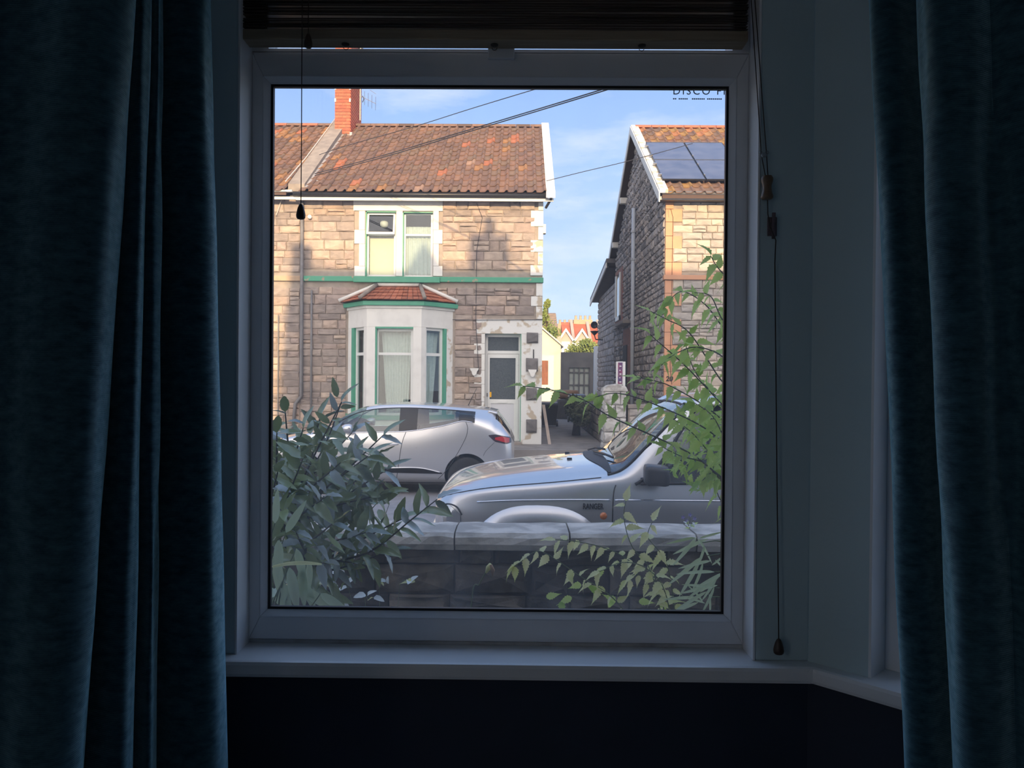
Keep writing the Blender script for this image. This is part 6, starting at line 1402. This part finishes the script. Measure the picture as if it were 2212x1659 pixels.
for near in (True, False):
    sg = -1 if near else 1
    RL.line([(x, lo_(x) + .004) for x in span(XN + 1.5, XN + 3.2, 10)], .011, near, .002, 3).build('window_seal', 'trim_black', rg, smooth=True)
    # quarter-light corner behind the mirror
    RL.strip(span(XN + 1.46, XN + 1.70, 6), lo_, lambda x: lerp(lo_(x), hi_(x), max(0, min(1, (x - XN - 1.46) / .52))), .006, near).build('mirror_sail', 'trim_black', rg, smooth=True)
    RL.strip(span(XN + 2.36, XN + 2.46, 3), lo_, hi_, .006, near).build('door_pillar', 'trim_black', rg, smooth=True)
    RL.line([(.700, 1.09), (.682, 1.02), (.675, .8), (.675, .50)], .005, near).build('door_seam', 'car_black', rg)
    RL.line([(1.80, 1.10), (1.80, .8), (1.80, .5)], .005, near).build('door_seam', 'car_black', rg)
    # bonnet shut line along the wing
    seam = [RL.outline(u)[int(RL.NS * 3.65)] for u in span(.05, 1.22, 16)]
    MB().tube([(RL.x(u), YPC + sg * y, z + .001) for u, (y, z) in zip(span(.05, 1.22, 16), seam)], .0035, 5).build('bonnet_seam', 'car_black', rg)
    RL.line([(-.30, .955), (.0, .972), (.4, .982), (.66, .984)], .007, near, .001).build('crease_highlight_strip', 'chrome', rg, smooth=True)  # rub strip made chrome to draw in the white highlight along the crease
    RL.line([(.69, .985), (1.4, .985), (2.6, .985)], .007, near, .001).build('crease_highlight_strip', 'chrome', rg, smooth=True)
    # flared wheel arch
    for axx in (ax1, ax2):
        rows = []
        for k in range(33):
            a = math.pi * (-.02 + 1.04 * k / 32); e = 2 / 2.5
            cx, sz = math.copysign(abs(math.cos(a)) ** e, math.cos(a)), math.copysign(abs(math.sin(a)) ** e, math.sin(a))
            po = (axx + .53 * cx, .38 + .565 * sz); pm = (axx + .49 * cx, .38 + .51 * sz); pi_ = (axx + .41 * math.cos(a), .38 + .41 * math.sin(a))
            rows.append([(p[0], YPC + sg * (RL.side(p[0], max(.43, min(p[1], 1.08))) + d), p[1]) for p, d in ((po, -.004), (pm, .045), ((lerp(pm[0], pi_[0], .5), lerp(pm[1], pi_[1], .5)), .055), (pi_, .05), (pi_, -.06))])
        MB().grid(rows).build('wheel_arch_flare', 'silver_warm', rg, smooth=True)
        wheel(rg, axx, YPC + sg * .72, .37, .37, .26, .21, sg)
    RL.strip(span(XN + .03, XN + .20, 8), lambda x: .76, poly_curve([(XN + .03, .89), (XN + .12, .925), (XN + .20, .86)]), .008, near).build('head_lamp', 'lamp_clear', rg, smooth=True)
    RL.line([(XN + .02, .895), (XN + .10, .93), (XN + .17, .915), (XN + .21, .86)], .006, near, .004).build('lamp_seam', 'car_black', rg, smooth=True)
    px_, pz_ = UX(1304, 1115, 5.5), UZ(1304, 1115, 5.5)
    MB().lathe([(.004, .012), (.020, .010), (.026, 0), (.026, -.004)], (px_, YPC + sg * (RL.side(px_, pz_)), pz_), 14, 'y').build('side_repeater', 'indicator', rg, smooth=True).scale = (1, 1, 1)
    mxx, mzz = UX(1416, 1028, 5.32), UZ(1416, 1028, 5.32); mY = YPC + sg * 1.02
    MB().add(*(lambda n: ([(mxx + dx * .088 + (.02 if dy < 0 else 0), mY + sg * dy * .10, mzz + dz * .068 + (.01 if dx < 0 else -.004)) for dx in (-1, 1) for dy in (-1, 1) for dz in (-1, 1)], [(0, 1, 3, 2), (4, 6, 7, 5), (0, 4, 5, 1), (2, 3, 7, 6), (0, 2, 6, 4), (1, 5, 7, 3)]))(0)).build('door_mirror', 'mirror_housing' if 'mirror_housing' in M else mat('mirror_housing', (0.07, 0.07, 0.075), (0.045, 0.045, 0.05), rough=.45, scale=5), rg, bevel=.035, smooth=True)
    MB().box(mxx - .05, mxx + .05, min(mY, YPC + sg * .80), max(mY, YPC + sg * .80), mzz - .075, mzz - .045).build('mirror_arm', 'trim_black', rg, bevel=.012)
for near in (True, False):
    sg = -1 if near else 1
    def osamp(u, g):
        o = RL.outline(u); k = g * RL.NS; i = int(k); i = min(i, len(o) - 2); return lerp(o[i][0], o[i + 1][0], k - i), lerp(o[i][1], o[i + 1][1], k - i)
    for nm, fn, uu, r, m_ in (('screen_seal', lambda u: 3.75 + .30 * (u - 1.27) / .59, span(1.27, 1.86, 24), .012, 'trim_black'), ('quarter_seal', lambda u: 3 + (u - 1.46) / .50, span(1.46, 1.96, 20), .012, 'trim_black')):
        MB().tube([(RL.x(u), YPC + sg * (osamp(u, fn(u))[0] + .001), osamp(u, fn(u))[1]) for u in uu], r, 6).build(nm, m_, rg, smooth=True)
MB().tube([(RL.x(1.86), YPC - y, z) for y, z in RL.outline(1.86)[26:]] + [(RL.x(1.86), YPC + y, z) for y, z in reversed(RL.outline(1.86)[26:-1])], .010, 6).build('screen_seal', 'trim_black', rg, smooth=True)
# scuttle, wipers, washer jets, grille, bumper, badge
MB().grid([[(x, YPC - y, RL.top(x, y) + .005) for y in span(-.72, .72, 20) for x in (lerp(XN + 1.16 + .12 * (abs(y) / .72) ** 2.5, XN + 1.30, t),)] for t in span(0, 1, 6)]).build('scuttle', 'trim_black', rg, smooth=True)
for y0, y1 in ((-.10, .48), (-.62, -.10)):
    MB().tube([(XN + 1.25, YPC - y0, RL.top(XN + 1.25, y0) + .02), (XN + 1.29, YPC - (y0 + y1) / 2, RL.top(XN + 1.29, (y0 + y1) / 2) + .03), (XN + 1.34, YPC - y1, RL.top(XN + 1.34, y1) + .025)], .009, 6).build('wiper', 'car_black', rg, smooth=True)
for px, py in ((1225, 981), (1230, 1000)):
    Yj = 6.75 if py < 990 else 6.2; p = U(px, py, Yj); MB().box(p.x - .02, p.x + .02, Yj - .012, Yj + .012, RL.top(p.x, abs(YPC - Yj)) - .004, RL.top(p.x, abs(YPC - Yj)) + .014).build('washer_jet', 'car_black', rg, bevel=.004)
MB().box(XN - .015, XN + .01, YPC - .42, YPC + .42, .72, .90).build('grille', 'trim_black', rg, bevel=.005)
bp = [(XN - .06 + .20 * abs(t) ** 3.2, YPC + t * .82) for t in span(-1, 1, 24)]
MB().grid([[(x, y, z) for z in (.48, .52, .66, .70)] + [(x + .12, y, .70), (x + .12, y, .48)] for x, y in bp], closed=True).build('bumper', 'silver_warm', rg, smooth=True)
MB().box(XN + .2, 4.2, YPC - .70, YPC + .70, .32, .46).build('chassis', 'trim_black', rg); MB().box(XN + 1.3, XN + 3.3, YPC - .72, YPC + .72, .5, .56).build('cabin_floor', 'trim_black', rg)
MB().box(XN + 1.38, XN + 1.62, YPC - .68, YPC + .68, .7, 1.12).build('dashboard', 'trim_black', rg, bevel=.04)
for y in (-.36, .36): seat(rg, XN + 2.45, YPC + y, .62, .52, -1)
MB().lathe([(.17, -.012), (.19, -.012), (.19, .012), (.17, .012)], (XN + 1.86, YPC - .36, 1.08), 20, 'x').build('steering_wheel', 'trim_black', rg, smooth=True)
mat('badge', (0.10, 0.10, 0.11), rough=.3, metal=.6)
tx0, tz0 = UX(1259, 1100, 5.5), UZ(1259, 1100, 5.5); yb_ = YPC - max(RL.side(tx0 + q_, tz0 + r_) for q_ in (0, .06, .12, .18) for r_ in (0, .02, .045)) - .003
tb = text('RANGER', .058, (tx0, yb_, tz0), 'badge_lettering', 'badge', rg, extrude=.003, spacing=1.0, squeeze=.66, bold=.001)

# ================================================================== PLANTS OUTSIDE THE PANE
def leaf_mat(name, c, c2, rough=.4, tl=.35, spec=.5):
    m = bpy.data.materials.new(name); m.use_nodes = True; n = m.node_tree; L = n.links; p = n.nodes['Principled BSDF']; o = n.nodes['Material Output']
    oi = n.nodes.new('ShaderNodeObjectInfo'); a = n.nodes.new('ShaderNodeAttribute'); a.attribute_name = 'tint'
    g = n.nodes.new('ShaderNodeNewGeometry'); nz_ = n.nodes.new('ShaderNodeTexNoise'); nz_.inputs['Scale'].default_value = 18; L.new(g.outputs['Position'], nz_.inputs['Vector'])
    ad = n.nodes.new('ShaderNodeMath'); ad.operation = 'ADD'; L.new(oi.outputs['Random'], ad.inputs[0]); L.new(nz_.outputs[0], ad.inputs[1])
    r = n.nodes.new('ShaderNodeValToRGB'); r.color_ramp.elements[0].position = .45; r.color_ramp.elements[1].position = 1.3 / 1.6; r.color_ramp.elements[0].color = (*c, 1); r.color_ramp.elements[1].color = (*c2, 1)
    L.new(ad.outputs[0], r.inputs[0]); L.new(r.outputs[0], p.inputs['Base Color']); p.inputs['Roughness'].default_value = rough; p.inputs['Specular IOR Level'].default_value = spec
    t = n.nodes.new('ShaderNodeBsdfTranslucent'); L.new(r.outputs[0], t.inputs[0]); mxs = n.nodes.new('ShaderNodeMixShader'); mxs.inputs[0].default_value = tl
    L.new(p.outputs[0], mxs.inputs[1]); L.new(t.outputs[0], mxs.inputs[2]); L.new(mxs.outputs[0], o.inputs[0]); M[name] = m
leaf_mat('leaf_laurel', (0.080, 0.115, 0.04), (0.28, 0.33, 0.13), rough=.24, tl=.12, spec=1.0)
leaf_mat('leaf_laurel_sky_sheen', (0.25, 0.30, 0.25), (0.42, 0.46, 0.42), rough=.22, tl=.1, spec=1.0)  # lighter laurel copy with the sheen of the sky put into its colour
leaf_mat('leaf_kerria', (0.36, 0.54, 0.08), (0.64, 0.78, 0.20), rough=.55, tl=.45)
leaf_mat('leaf_yellow', (0.62, 0.63, 0.18), (0.88, 0.84, 0.42), rough=.55, tl=.45)
leaf_mat('leaf_bamboo', (0.42, 0.52, 0.22), (0.62, 0.70, 0.42), rough=.45, tl=.35)
leaf_mat('leaf_pale', (0.38, 0.46, 0.22), (0.56, 0.62, 0.38), rough=.45, tl=.3)
leaf_mat('leaf_bluish', (0.48, 0.52, 0.50), (0.68, 0.70, 0.66), rough=.5, tl=.25)
mat('stem_dark', (0.06, 0.055, 0.04), (0.10, 0.09, 0.06), rough=.7, scale=20); mat('stem_green', (0.10, 0.13, 0.045), rough=.6)
def leaf_mesh(name, m, L, w, n=6, teeth=0.0, droop=.15, fold=.25, tip=1.0, seed=0):
    """leaf along +y, folded about its midrib"""
    rnd = random.Random(seed); rows = []
    for k in range(n + 1):
        t = k / n; ww = w * (math.sin(math.pi * t ** (.75 if tip < 1.5 else .55)) ** (.8 * tip)) if 0 < t < 1 else .0008
        if teeth and 0 < k < n: ww *= 1 + (teeth if k % 2 else -teeth)
        z = -droop * L * t * t + .02 * L * math.sin(t * 5 + seed); tw = rnd.uniform(-.15, .15)
        rows.append([(-ww, t * L, z + ww * (fold + tw)), (0, t * L, z), (ww, t * L, z + ww * (fold - tw))])
    return MB().grid(rows).mesh(name, m, smooth=True, fix=False)
LAUREL = [leaf_mesh('leaf', 'leaf_laurel', .105, .0185, 8, .05, d, f, 1.0, k) for k, (d, f) in enumerate(((.15, .25), (.3, .35), (.05, .2), (.4, .15), (.2, .5)))]
LAUREL += [leaf_mesh('leaf', 'leaf_laurel_sky_sheen', .1, .017, 8, .05, .25, .2, 1.0, 7), leaf_mesh('leaf', 'leaf_laurel_sky_sheen', .095, .018, 8, .05, .4, .3, 1.0, 8)]
KERRIA = [leaf_mesh('leaf', 'leaf_kerria', .066, .0145, 14, .13, d, f, 1.9, k) for k, (d, f) in enumerate(((.2, .3), (.45, .4), (.1, .2), (.6, .3)))]
KERRY = [leaf_mesh('leaf', 'leaf_yellow', .066, .0145, 14, .13, d, f, 1.9, k + 9) for k, (d, f) in enumerate(((.3, .4), (.5, .4), (.2, .3)))]
BAMBOO = [leaf_mesh('leaf', 'leaf_bamboo', .135, .0068, 8, 0, d, .3, .7, k) for k, d in enumerate((.15, .3, .5))]
PALE = [leaf_mesh('leaf', 'leaf_pale', .125, .0145, 8, 0, d, .35, .9, k) for k, d in enumerate((.1, .3, .45))]
SCRAP = [leaf_mesh('leaf', 'leaf_bluish', .05, .014, 6, .05, d, .3, .8, k) for k, d in enumerate((.3, .8))]
def orient(p, d, nrm, sc):
    d = Vector(d).normalized(); nrm = Vector(nrm); nrm = (nrm - d * nrm.dot(d)); nrm = nrm.normalized() if nrm.length > 1e-4 else d.orthogonal().normalized()
    x = d.cross(nrm)
    return Matrix(((x.x * sc, d.x * sc, nrm.x * sc, p[0]), (x.y * sc, d.y * sc, nrm.y * sc, p[1]), (x.z * sc, d.z * sc, nrm.z * sc, p[2]), (0, 0, 0, 1)))
def stem(par, pts, r0, r1, m='stem_dark', name='stem', n=6):
    P = [Vector(p) for p in catmull([tuple(p) for p in pts], n)]
    MB().tube(P, [lerp(r0, r1, i / (len(P) - 1)) for i in range(len(P))], 6).build(name, m, par, smooth=True); return P
def leaves_on(par, P, meshes, rnd, step, sc, t0=.2, out=.9, droop=.2, both=False, up=(0, -.35, 1), tipleaf=True, lim=None):
    """leaves alternately left and right of a stem"""
    acc = 0; side = 1; tot = sum((b - a).length for a, b in zip(P, P[1:])); run = 0; made = 0
    for a, b in zip(P, P[1:]):
        l = (b - a).length; run += l; acc += l
        if run / tot < t0 or acc < step: continue
        acc = 0; d = (b - a).normalized()
        for s in ((1, -1) if both else (side,)):
            lat = d.cross(Vector((0, -1, .25))).normalized() * s
            dr = d * rnd.uniform(.3, .9) + lat * out * rnd.uniform(.6, 1.3) + Vector((rnd.uniform(-.3, .3), rnd.uniform(-.5, .4), rnd.uniform(-.3, .3) - droop))
            up_ = Vector(up) + Vector((rnd.uniform(-.7, .7), rnd.uniform(-.9, .5), rnd.uniform(-.4, .3)))
            link('leaf', rnd.choice(meshes), par, orient(b, dr, up_, sc * rnd.uniform(.65, 1.15))); made += 1
        side = -side
    if tipleaf: link('leaf', rnd.choice(meshes), par, orient(P[-1], (P[-1] - P[-2]), up, sc)); made += 1
    return made
# ---- laurel shrub, bottom left of the pane
ls = thing('laurel_shrub', 'dark glossy evergreen shrub crowding the lower left of the window', 'shrub', (U(560, 1400, 2.95).x, 2.95, .28))
rl_ = random.Random(5); hub = U(600, 1150, 2.95); base = Vector((U(560, 1400, 2.95).x, 2.95, .28)); hub2 = U(650, 1240, 2.9)
stem(ls, [base, along(base, hub, .55) + Vector((.02, .02, 0)), hub], .022, .013, name='trunk'); stem(ls, [base + Vector((.05, 0, 0)), along(base, hub2, .6), hub2], .018, .010, name='trunk')
tips = [(738, 868, 2.95, 0), (690, 905, 3.0, 0), (616, 890, 2.75, 0), (598, 935, 2.7, 0), (655, 925, 2.9, 0), (705, 955, 3.05, 0), (760, 935, 3.1, 0), (828, 940, 3.0, 0), (795, 985, 2.85, 0), (835, 1015, 2.95, 0), (822, 1068, 2.9, 0), (785, 1030, 3.05, 0), (735, 1000, 2.75, 0), (655, 990, 2.65, 0), (600, 1020, 2.6, 0), (700, 1075, 2.7, 0), (770, 1095, 3.0, 0), (640, 1060, 2.75, 0), (600, 975, 3.0, 0),
        (945, 1078, 2.9, 1), (870, 1120, 3.0, 1), (790, 1150, 2.8, 1), (720, 1130, 2.7, 1), (640, 1150, 2.65, 1), (830, 1195, 2.9, 1), (700, 1215, 2.75, 1), (610, 1105, 2.6, 0), (760, 1215, 2.85, 1)]
for (px, py, Y, k) in tips:
    T = U(px, py, Y); H = hub if k == 0 else hub2
    mid = along(H, T, .5) + Vector((rl_.uniform(-.03, .03), rl_.uniform(-.05, .05), rl_.uniform(-.02, .05) if not (px, py) == (945, 1078) else -.04))
    P = stem(ls, [H, along(H, mid, .55), mid, along(mid, T, .6), T], .006, .0022)
    leaves_on(ls, P, LAUREL, rl_, .022, 1.0 if py > 930 else .9, .30 if (px, py) != (738, 868) else .62, .9, .0)
P = stem(ls, [U(700, 965, 2.95), U(715, 930, 2.95), U(728, 895, 2.95), U(738, 868, 2.95)], .003, .002)
for px, py, dx, dz, sc in ((728, 858, -.2, 1, .75), (735, 880, 1, .12, .55), (712, 915, -.8, .7, .7)): link('leaf', LAUREL[0], ls, orient(U(px, py, 2.94), (dx, -.1, dz), (.2, -1, .3), sc))
mb = MB(); src = LAUREL
def fill(mb, meshes, rnd, n, region, Y0, Y1, sc):
    """dense inner foliage as one mesh"""
    for _ in range(n):
        px, py = region(rnd); p = U(px, py, rnd.uniform(Y0, Y1)); me = rnd.choice(meshes)
        mw = orient(p, (rnd.uniform(-1, 1), rnd.uniform(-.8, .5), rnd.uniform(-.5, .9)), (rnd.uniform(-.6, .6), rnd.uniform(-1, .3), rnd.uniform(.1, 1)), sc * rnd.uniform(.6, 1.1))
        mb.add([mw @ v.co for v in me.vertices], [tuple(f.vertices) for f in me.polygons])
def reg_l(r):
    while True:
        x, y = r.uniform(560, 840), r.uniform(930, 1290)
        if x < 850 - abs(y - 1040) * .45 - (60 if y < 970 else 0): return x, y
fill(mb, LAUREL, rl_, 260, reg_l, 2.85, 3.15, 1.0)
mb.build('inner_foliage', 'leaf_laurel', ls, smooth=True, fix=False)['kind'] = 'stuff'
# ---- pale broad leaves close to the pane in the corner
pp = thing('broad_leaved_plant', 'pale broad-leaved plant pressed into the bottom left corner of the pane', 'plant', (U(600, 1400, 2.35).x, 2.35, .28))
rp = random.Random(8); pb = Vector((U(600, 1400, 2.35).x, 2.35, .28))
for i, (px, py, dx, dz, mi, sc) in enumerate(((602, 1165, .05, -1, 0, 1.0), (618, 1150, .5, .8, 1, .9), (640, 1185, .3, -.9, 2, .9), (596, 1205, .2, -1, 1, 1.1), (625, 1225, .25, -1, 0, 1.1), (650, 1225, .15, -1, 1, 1.0), (668, 1212, .05, -1, 0, .75), (610, 1255, .3, -1, 2, .9), (640, 1265, 1, -.55, 0, 1.15), (692, 1282, 1, -.6, 0, .95), (600, 1275, .5, -.9, 1, .9), (655, 1250, .4, -.9, 2, .9), (594, 1130, .1, .9, 1, .8), (590, 1290, .8, -.4, 0, .8))):
    p = U(px, py, 2.35 + rp.uniform(-.05, .08)); q = along(pb, p, .8) + Vector((-.04, 0, .05)); stem(pp, [pb, along(pb, q, .6), q, p], .004, .0016, 'stem_green')
    link('leaf', PALE[mi], pp, orient(p, (dx, -.15, dz), (.3, -1, .35), sc))
gb = [U(585, 1225, 2.3), U(620, 1218, 2.3), U(660, 1216, 2.3), U(696, 1219, 2.32)]
MB().grid([[(p.x, p.y, p.z + w), (p.x, p.y - .004, p.z), (p.x, p.y, p.z - w)] for p, w in zip([Vector(v) for v in catmull([tuple(p) for p in gb], 5)], [.002 + .004 * math.sin(math.pi * (k / 15.5)) for k in range(16)])]).build('grass_blade', 'leaf_yellow', pp, smooth=True, fix=False)
stem(pp, [pb, along(pb, gb[0], .7), gb[0]], .002, .002, 'stem_green')
# ---- arching green shrub on the right
ks = thing('arching_shrub', 'arching shrub with toothed bright green leaves on the right of the window', 'shrub', (U(1600, 1500, 2.85).x, 2.85, .28))
rk_ = random.Random(12); kb = Vector((U(1600, 1500, 2.85).x, 2.85, .28)); kh = U(1620, 1080, 2.8)
stem(ks, [kb, along(kb, kh, .5), kh], .014, .008, name='trunk'); stem(ks, [kb + Vector((.04, .1, 0)), along(kb, kh, .6) + Vector((.05, .1, 0)), kh + Vector((.04, .1, .05))], .012, .007, name='trunk')
ksh = [([(1600, 920, 2.75), (1555, 869, 2.75), (1480, 790, 2.75), (1418, 735, 2.75), (1404, 722, 2.75)], .030), ([(1600, 870, 2.85), (1555, 818, 2.85), (1490, 720, 2.85), (1440, 690, 2.85), (1405, 672, 2.85)], .026),
       ([(1570, 1040, 2.7), (1500, 985, 2.7), (1434, 952, 2.7), (1317, 899, 2.7), (1261, 864, 2.7), (1190, 842, 2.7), (1130, 834, 2.7)], .040), ([(1600, 640, 2.6), (1570, 600, 2.6), (1548, 575, 2.6), (1535, 552, 2.6)], .022),
       ([(1600, 760, 2.9), (1556, 700, 2.9), (1520, 655, 2.9), (1470, 630, 2.9), (1432, 668, 2.9)], .022), ([(1600, 740, 2.8), (1560, 690, 2.8), (1535, 640, 2.8), (1500, 632, 2.8)], .020), ([(1600, 960, 2.8), (1540, 890, 2.8), (1450, 835, 2.8), (1400, 820, 2.8), (1375, 815, 2.8)], .028),
       ([(1600, 1000, 2.7), (1530, 930, 2.7), (1430, 880, 2.7), (1340, 850, 2.7), (1285, 858, 2.7)], .026), ([(1600, 830, 2.7), (1560, 770, 2.7), (1500, 750, 2.7), (1450, 770, 2.7), (1428, 790, 2.7)], .022), ([(1600, 900, 2.9), (1540, 850, 2.9), (1500, 800, 2.9), (1480, 740, 2.9)], .022),
       ([(1600, 1050, 2.8), (1550, 1000, 2.8), (1500, 940, 2.8), (1455, 905, 2.8)], .018), ([(1600, 1080, 2.7), (1560, 1040, 2.7), (1520, 1000, 2.7), (1470, 985, 2.7), (1430, 965, 2.7)], .018), ([(1600, 1030, 2.65), (1570, 960, 2.65), (1540, 900, 2.65), (1500, 870, 2.65)], .018), ([(1610, 1100, 2.7), (1575, 1060, 2.7), (1545, 1020, 2.7), (1515, 1040, 2.7)], .020), ([(1600, 1120, 2.75), (1570, 1100, 2.75), (1548, 1060, 2.75), (1540, 1000, 2.75)], .024)]
for pts, step in ksh:
    P = stem(ks, [kh + Vector((.02, 0, 0))] + [U(*p) for p in pts], .0035, .0013, 'stem_dark', n=8)
    leaves_on(ks, P, KERRIA, rk_, step * .62, 1.0, .25, 1.0, .75, both=False)
def reg_r(r): return r.uniform(1455, 1600), r.uniform(885, 1065)
mb = MB(); fill(mb, KERRIA, rk_, 150, reg_r, 2.8, 3.1, 1.0); mb.build('inner_foliage', 'leaf_kerria', ks, smooth=True, fix=False)['kind'] = 'stuff'
# yellowing lower sprays
yl = thing('yellowing_spray', 'yellowing leafy sprays arching low in front of the garden wall', 'shrub', (U(1500, 1500, 2.95).x, 2.95, .28))
yb2 = Vector((U(1500, 1500, 2.95).x, 2.95, .28)); ry = random.Random(14)
for pts, step in (([(1345, 1315, 2.9), (1241, 1237, 2.9), (1178, 1195, 2.9), (1150, 1195, 2.9), (1112, 1224, 2.9)], .030), ([(1420, 1260, 2.95), (1360, 1212, 2.95), (1316, 1187, 2.95), (1253, 1171, 2.95), (1200, 1166, 2.95)], .030), ([(1410, 1245, 2.9), (1365, 1180, 2.9), (1348, 1120, 2.9), (1352, 1082, 2.9)], .035), ([(1440, 1290, 2.85), (1400, 1230, 2.85), (1345, 1215, 2.85), (1295, 1235, 2.85)], .032), ([(1450, 1260, 3.0), (1430, 1200, 3.0), (1400, 1160, 3.0), (1410, 1125, 3.0)], .032), ([(1430, 1300, 2.9), (1400, 1262, 2.9), (1375, 1240, 2.9), (1355, 1255, 2.9)], .030)):
    P = stem(yl, [yb2, along(yb2, U(*pts[0]), .6)] + [U(*p) for p in pts], .0028, .0012, 'stem_green', n=8)
    leaves_on(yl, P, KERRY, ry, step * .7, 1.0, .45, .9, .95)
gr2 = [(1330, 1300), (1290, 1280), (1255, 1262), (1235, 1290), (1320, 1310), (1380, 1300), (1180, 1290), (1210, 1300), (1300, 1225), (1430, 1300)]
for k, (px, py) in enumerate(gr2): link('leaf', KERRIA[k % 4], yl, orient(U(px, py, 3.0), (ry.uniform(-1, 1), -.2, ry.uniform(-.6, .6)), (0, -1, .5), .95))
# bamboo in the lower right corner
bo = thing('bamboo', 'young bamboo with long narrow leaves in the lower right corner', 'bamboo', (U(1590, 1500, 2.6).x, 2.6, .28))
rb2 = random.Random(20); b_b = Vector((U(1590, 1500, 2.6).x, 2.6, .28))
def bam(node, lv):
    n0 = U(*node)
    P = stem(bo, [b_b, along(b_b, n0, .55) + Vector((.03, 0, 0)), U(node[0] + 60, node[1] + 25, node[2]), n0], .004, .0016, 'stem_green', 'cane')
    for dx, dz, k, sc in lv: link('leaf', BAMBOO[k], bo, orient(n0 + Vector((rb2.uniform(-.03, .03), rb2.uniform(-.03, .03), rb2.uniform(-.02, .02))), (dx, rb2.uniform(-.35, .1), dz), (.3, -1, .6), sc))
bam((1515, 1172, 2.6), [(-1, -.45, 0, .95), (-.75, -1, 0, .95), (-.15, -1, 1, .8), (-.9, -.1, 1, .7), (.5, -.6, 1, .7), (.8, .3, 0, .6)])
bam((1528, 1200, 2.55), [(-.6, -1, 0, 1.0), (-.95, -.85, 1, 1.05), (-.3, -1, 0, .8), (.6, -.6, 0, .7), (-1, -.2, 0, .8)])
bam((1545, 1235, 2.5), [(-1, -.75, 0, .9), (-.4, -1, 1, .75), (.2, -1, 0, .75), (-1, .1, 2, .8), (.6, .6, 0, .5), (-.8, -.35, 1, .8)])
bam((1545, 1270, 2.5), [(-1, -.2, 0, .9), (-.9, -.5, 1, .85), (-.5, -1, 0, .7), (-1, .25, 1, .7), (.1, -1, 0, .6)])
bam((1520, 1290, 2.6), [(-1, 0, 0, .8), (-1, -.3, 1, .8), (-.6, .8, 0, .6), (.6, .5, 1, .6), (-1, .45, 2, .6)])
# stray weeds against the wall
wd = thing('trailing_weed', 'sparse trailing weed with pale upturned leaves low in front of the wall', 'weed', (U(850, 1420, 3.5).x, 3.3, .28))
rw2 = random.Random(31); wb = Vector((U(850, 1420, 3.5).x, 3.3, .28))
for pts in ([(820, 1300, 3.5), (822, 1262, 3.5), (838, 1258, 3.5)], [(860, 1300, 3.5), (868, 1258, 3.5), (888, 1252, 3.5)], [(760, 1300, 3.5), (750, 1270, 3.5), (747, 1262, 3.5)], [(790, 1310, 3.5), (795, 1295, 3.5), (800, 1290, 3.5)]):
    P = stem(wd, [wb] + [U(*p) for p in pts], .0015, .0009, 'stem_green')
    for q in range(3): link('leaf', SCRAP[q % 2] if q else KERRY[0], wd, orient(P[-1] + Vector((rw2.uniform(-.02, .02), 0, rw2.uniform(-.02, .01))), (rw2.uniform(-1, 1), -.4, rw2.uniform(-.3, 1)), (rw2.uniform(-.4, .4), -.6, .9), rw2.uniform(.7, 1.1)))
for px, py in ((705, 1230), (720, 1255), (745, 1240), (770, 1195), (790, 1285), (735, 1300)): link('leaf', SCRAP[px % 2], wd, orient(U(px, py, 3.45), (rw2.uniform(-1, 1), -.3, rw2.uniform(-1, .5)), (0, -.8, .8), 1.1))
sk_ = thing('seed_stalk', 'single thin stalk with a withered flower head in front of the wall', 'stalk', (U(1000, 1420, 3.0).x, 3.0, .28))
P = stem(sk_, [(U(1000, 1420, 3.0).x, 3.0, .28), U(1018, 1306, 3.0), U(1035, 1262, 3.0), U(1050, 1235, 3.0), U(1056, 1222, 3.0)], .003, .0022, 'stem_green')
MB().tube([U(1050, 1238, 3.0), U(1055, 1226, 3.0), U(1060, 1218, 3.0)], [.004, .010, .006], 8).build('bud', 'leaf_yellow', sk_, smooth=True)
MB().tube([U(1060, 1220, 2.99), U(1065, 1232, 2.985), U(1063, 1246, 2.99)], [.006, .008, .001], 6).build('withered_petal', 'tarp', sk_, smooth=True)
# small purple flowers growing from the wall top
mat('petal', (0.30, 0.24, 0.62), rough=.5)
pf = thing('purple_flower', 'small purple flowers growing out of the wall coping', 'flower', (U(1490, 1150, 3.95).x, 3.95, wz1))
rf_ = random.Random(2); fb_ = Vector((U(1490, 1150, 3.95).x, 3.95, wz1 + .003))
for px, py in ((1475, 1117), (1490, 1112), (1500, 1120), (1483, 1124)):
    T = U(px, py, 3.95); stem(pf, [fb_, along(fb_, T, .6) + Vector((0, 0, .005)), T], .0012, .0009, 'stem_green')
    for k in range(5):
        a = k * 1.257; MB().add([T, T + Vector((.007 * math.cos(a - .4), -.004, .007 * math.sin(a - .4))), T + Vector((.013 * math.cos(a), -.006, .013 * math.sin(a))), T + Vector((.007 * math.cos(a + .4), -.004, .007 * math.sin(a + .4)))], [(0, 1, 2, 3)]).build('petal', 'petal', pf)
for k in range(14): link('leaf', SCRAP[0] if k % 3 else KERRIA[0], pf, orient(fb_ + Vector((rf_.uniform(-.03, .03), rf_.uniform(-.02, .02), rf_.uniform(0, .02))), (rf_.uniform(-1, 1), rf_.uniform(-.6, .3), rf_.uniform(0, .8)), (0, -.5, 1), .45))
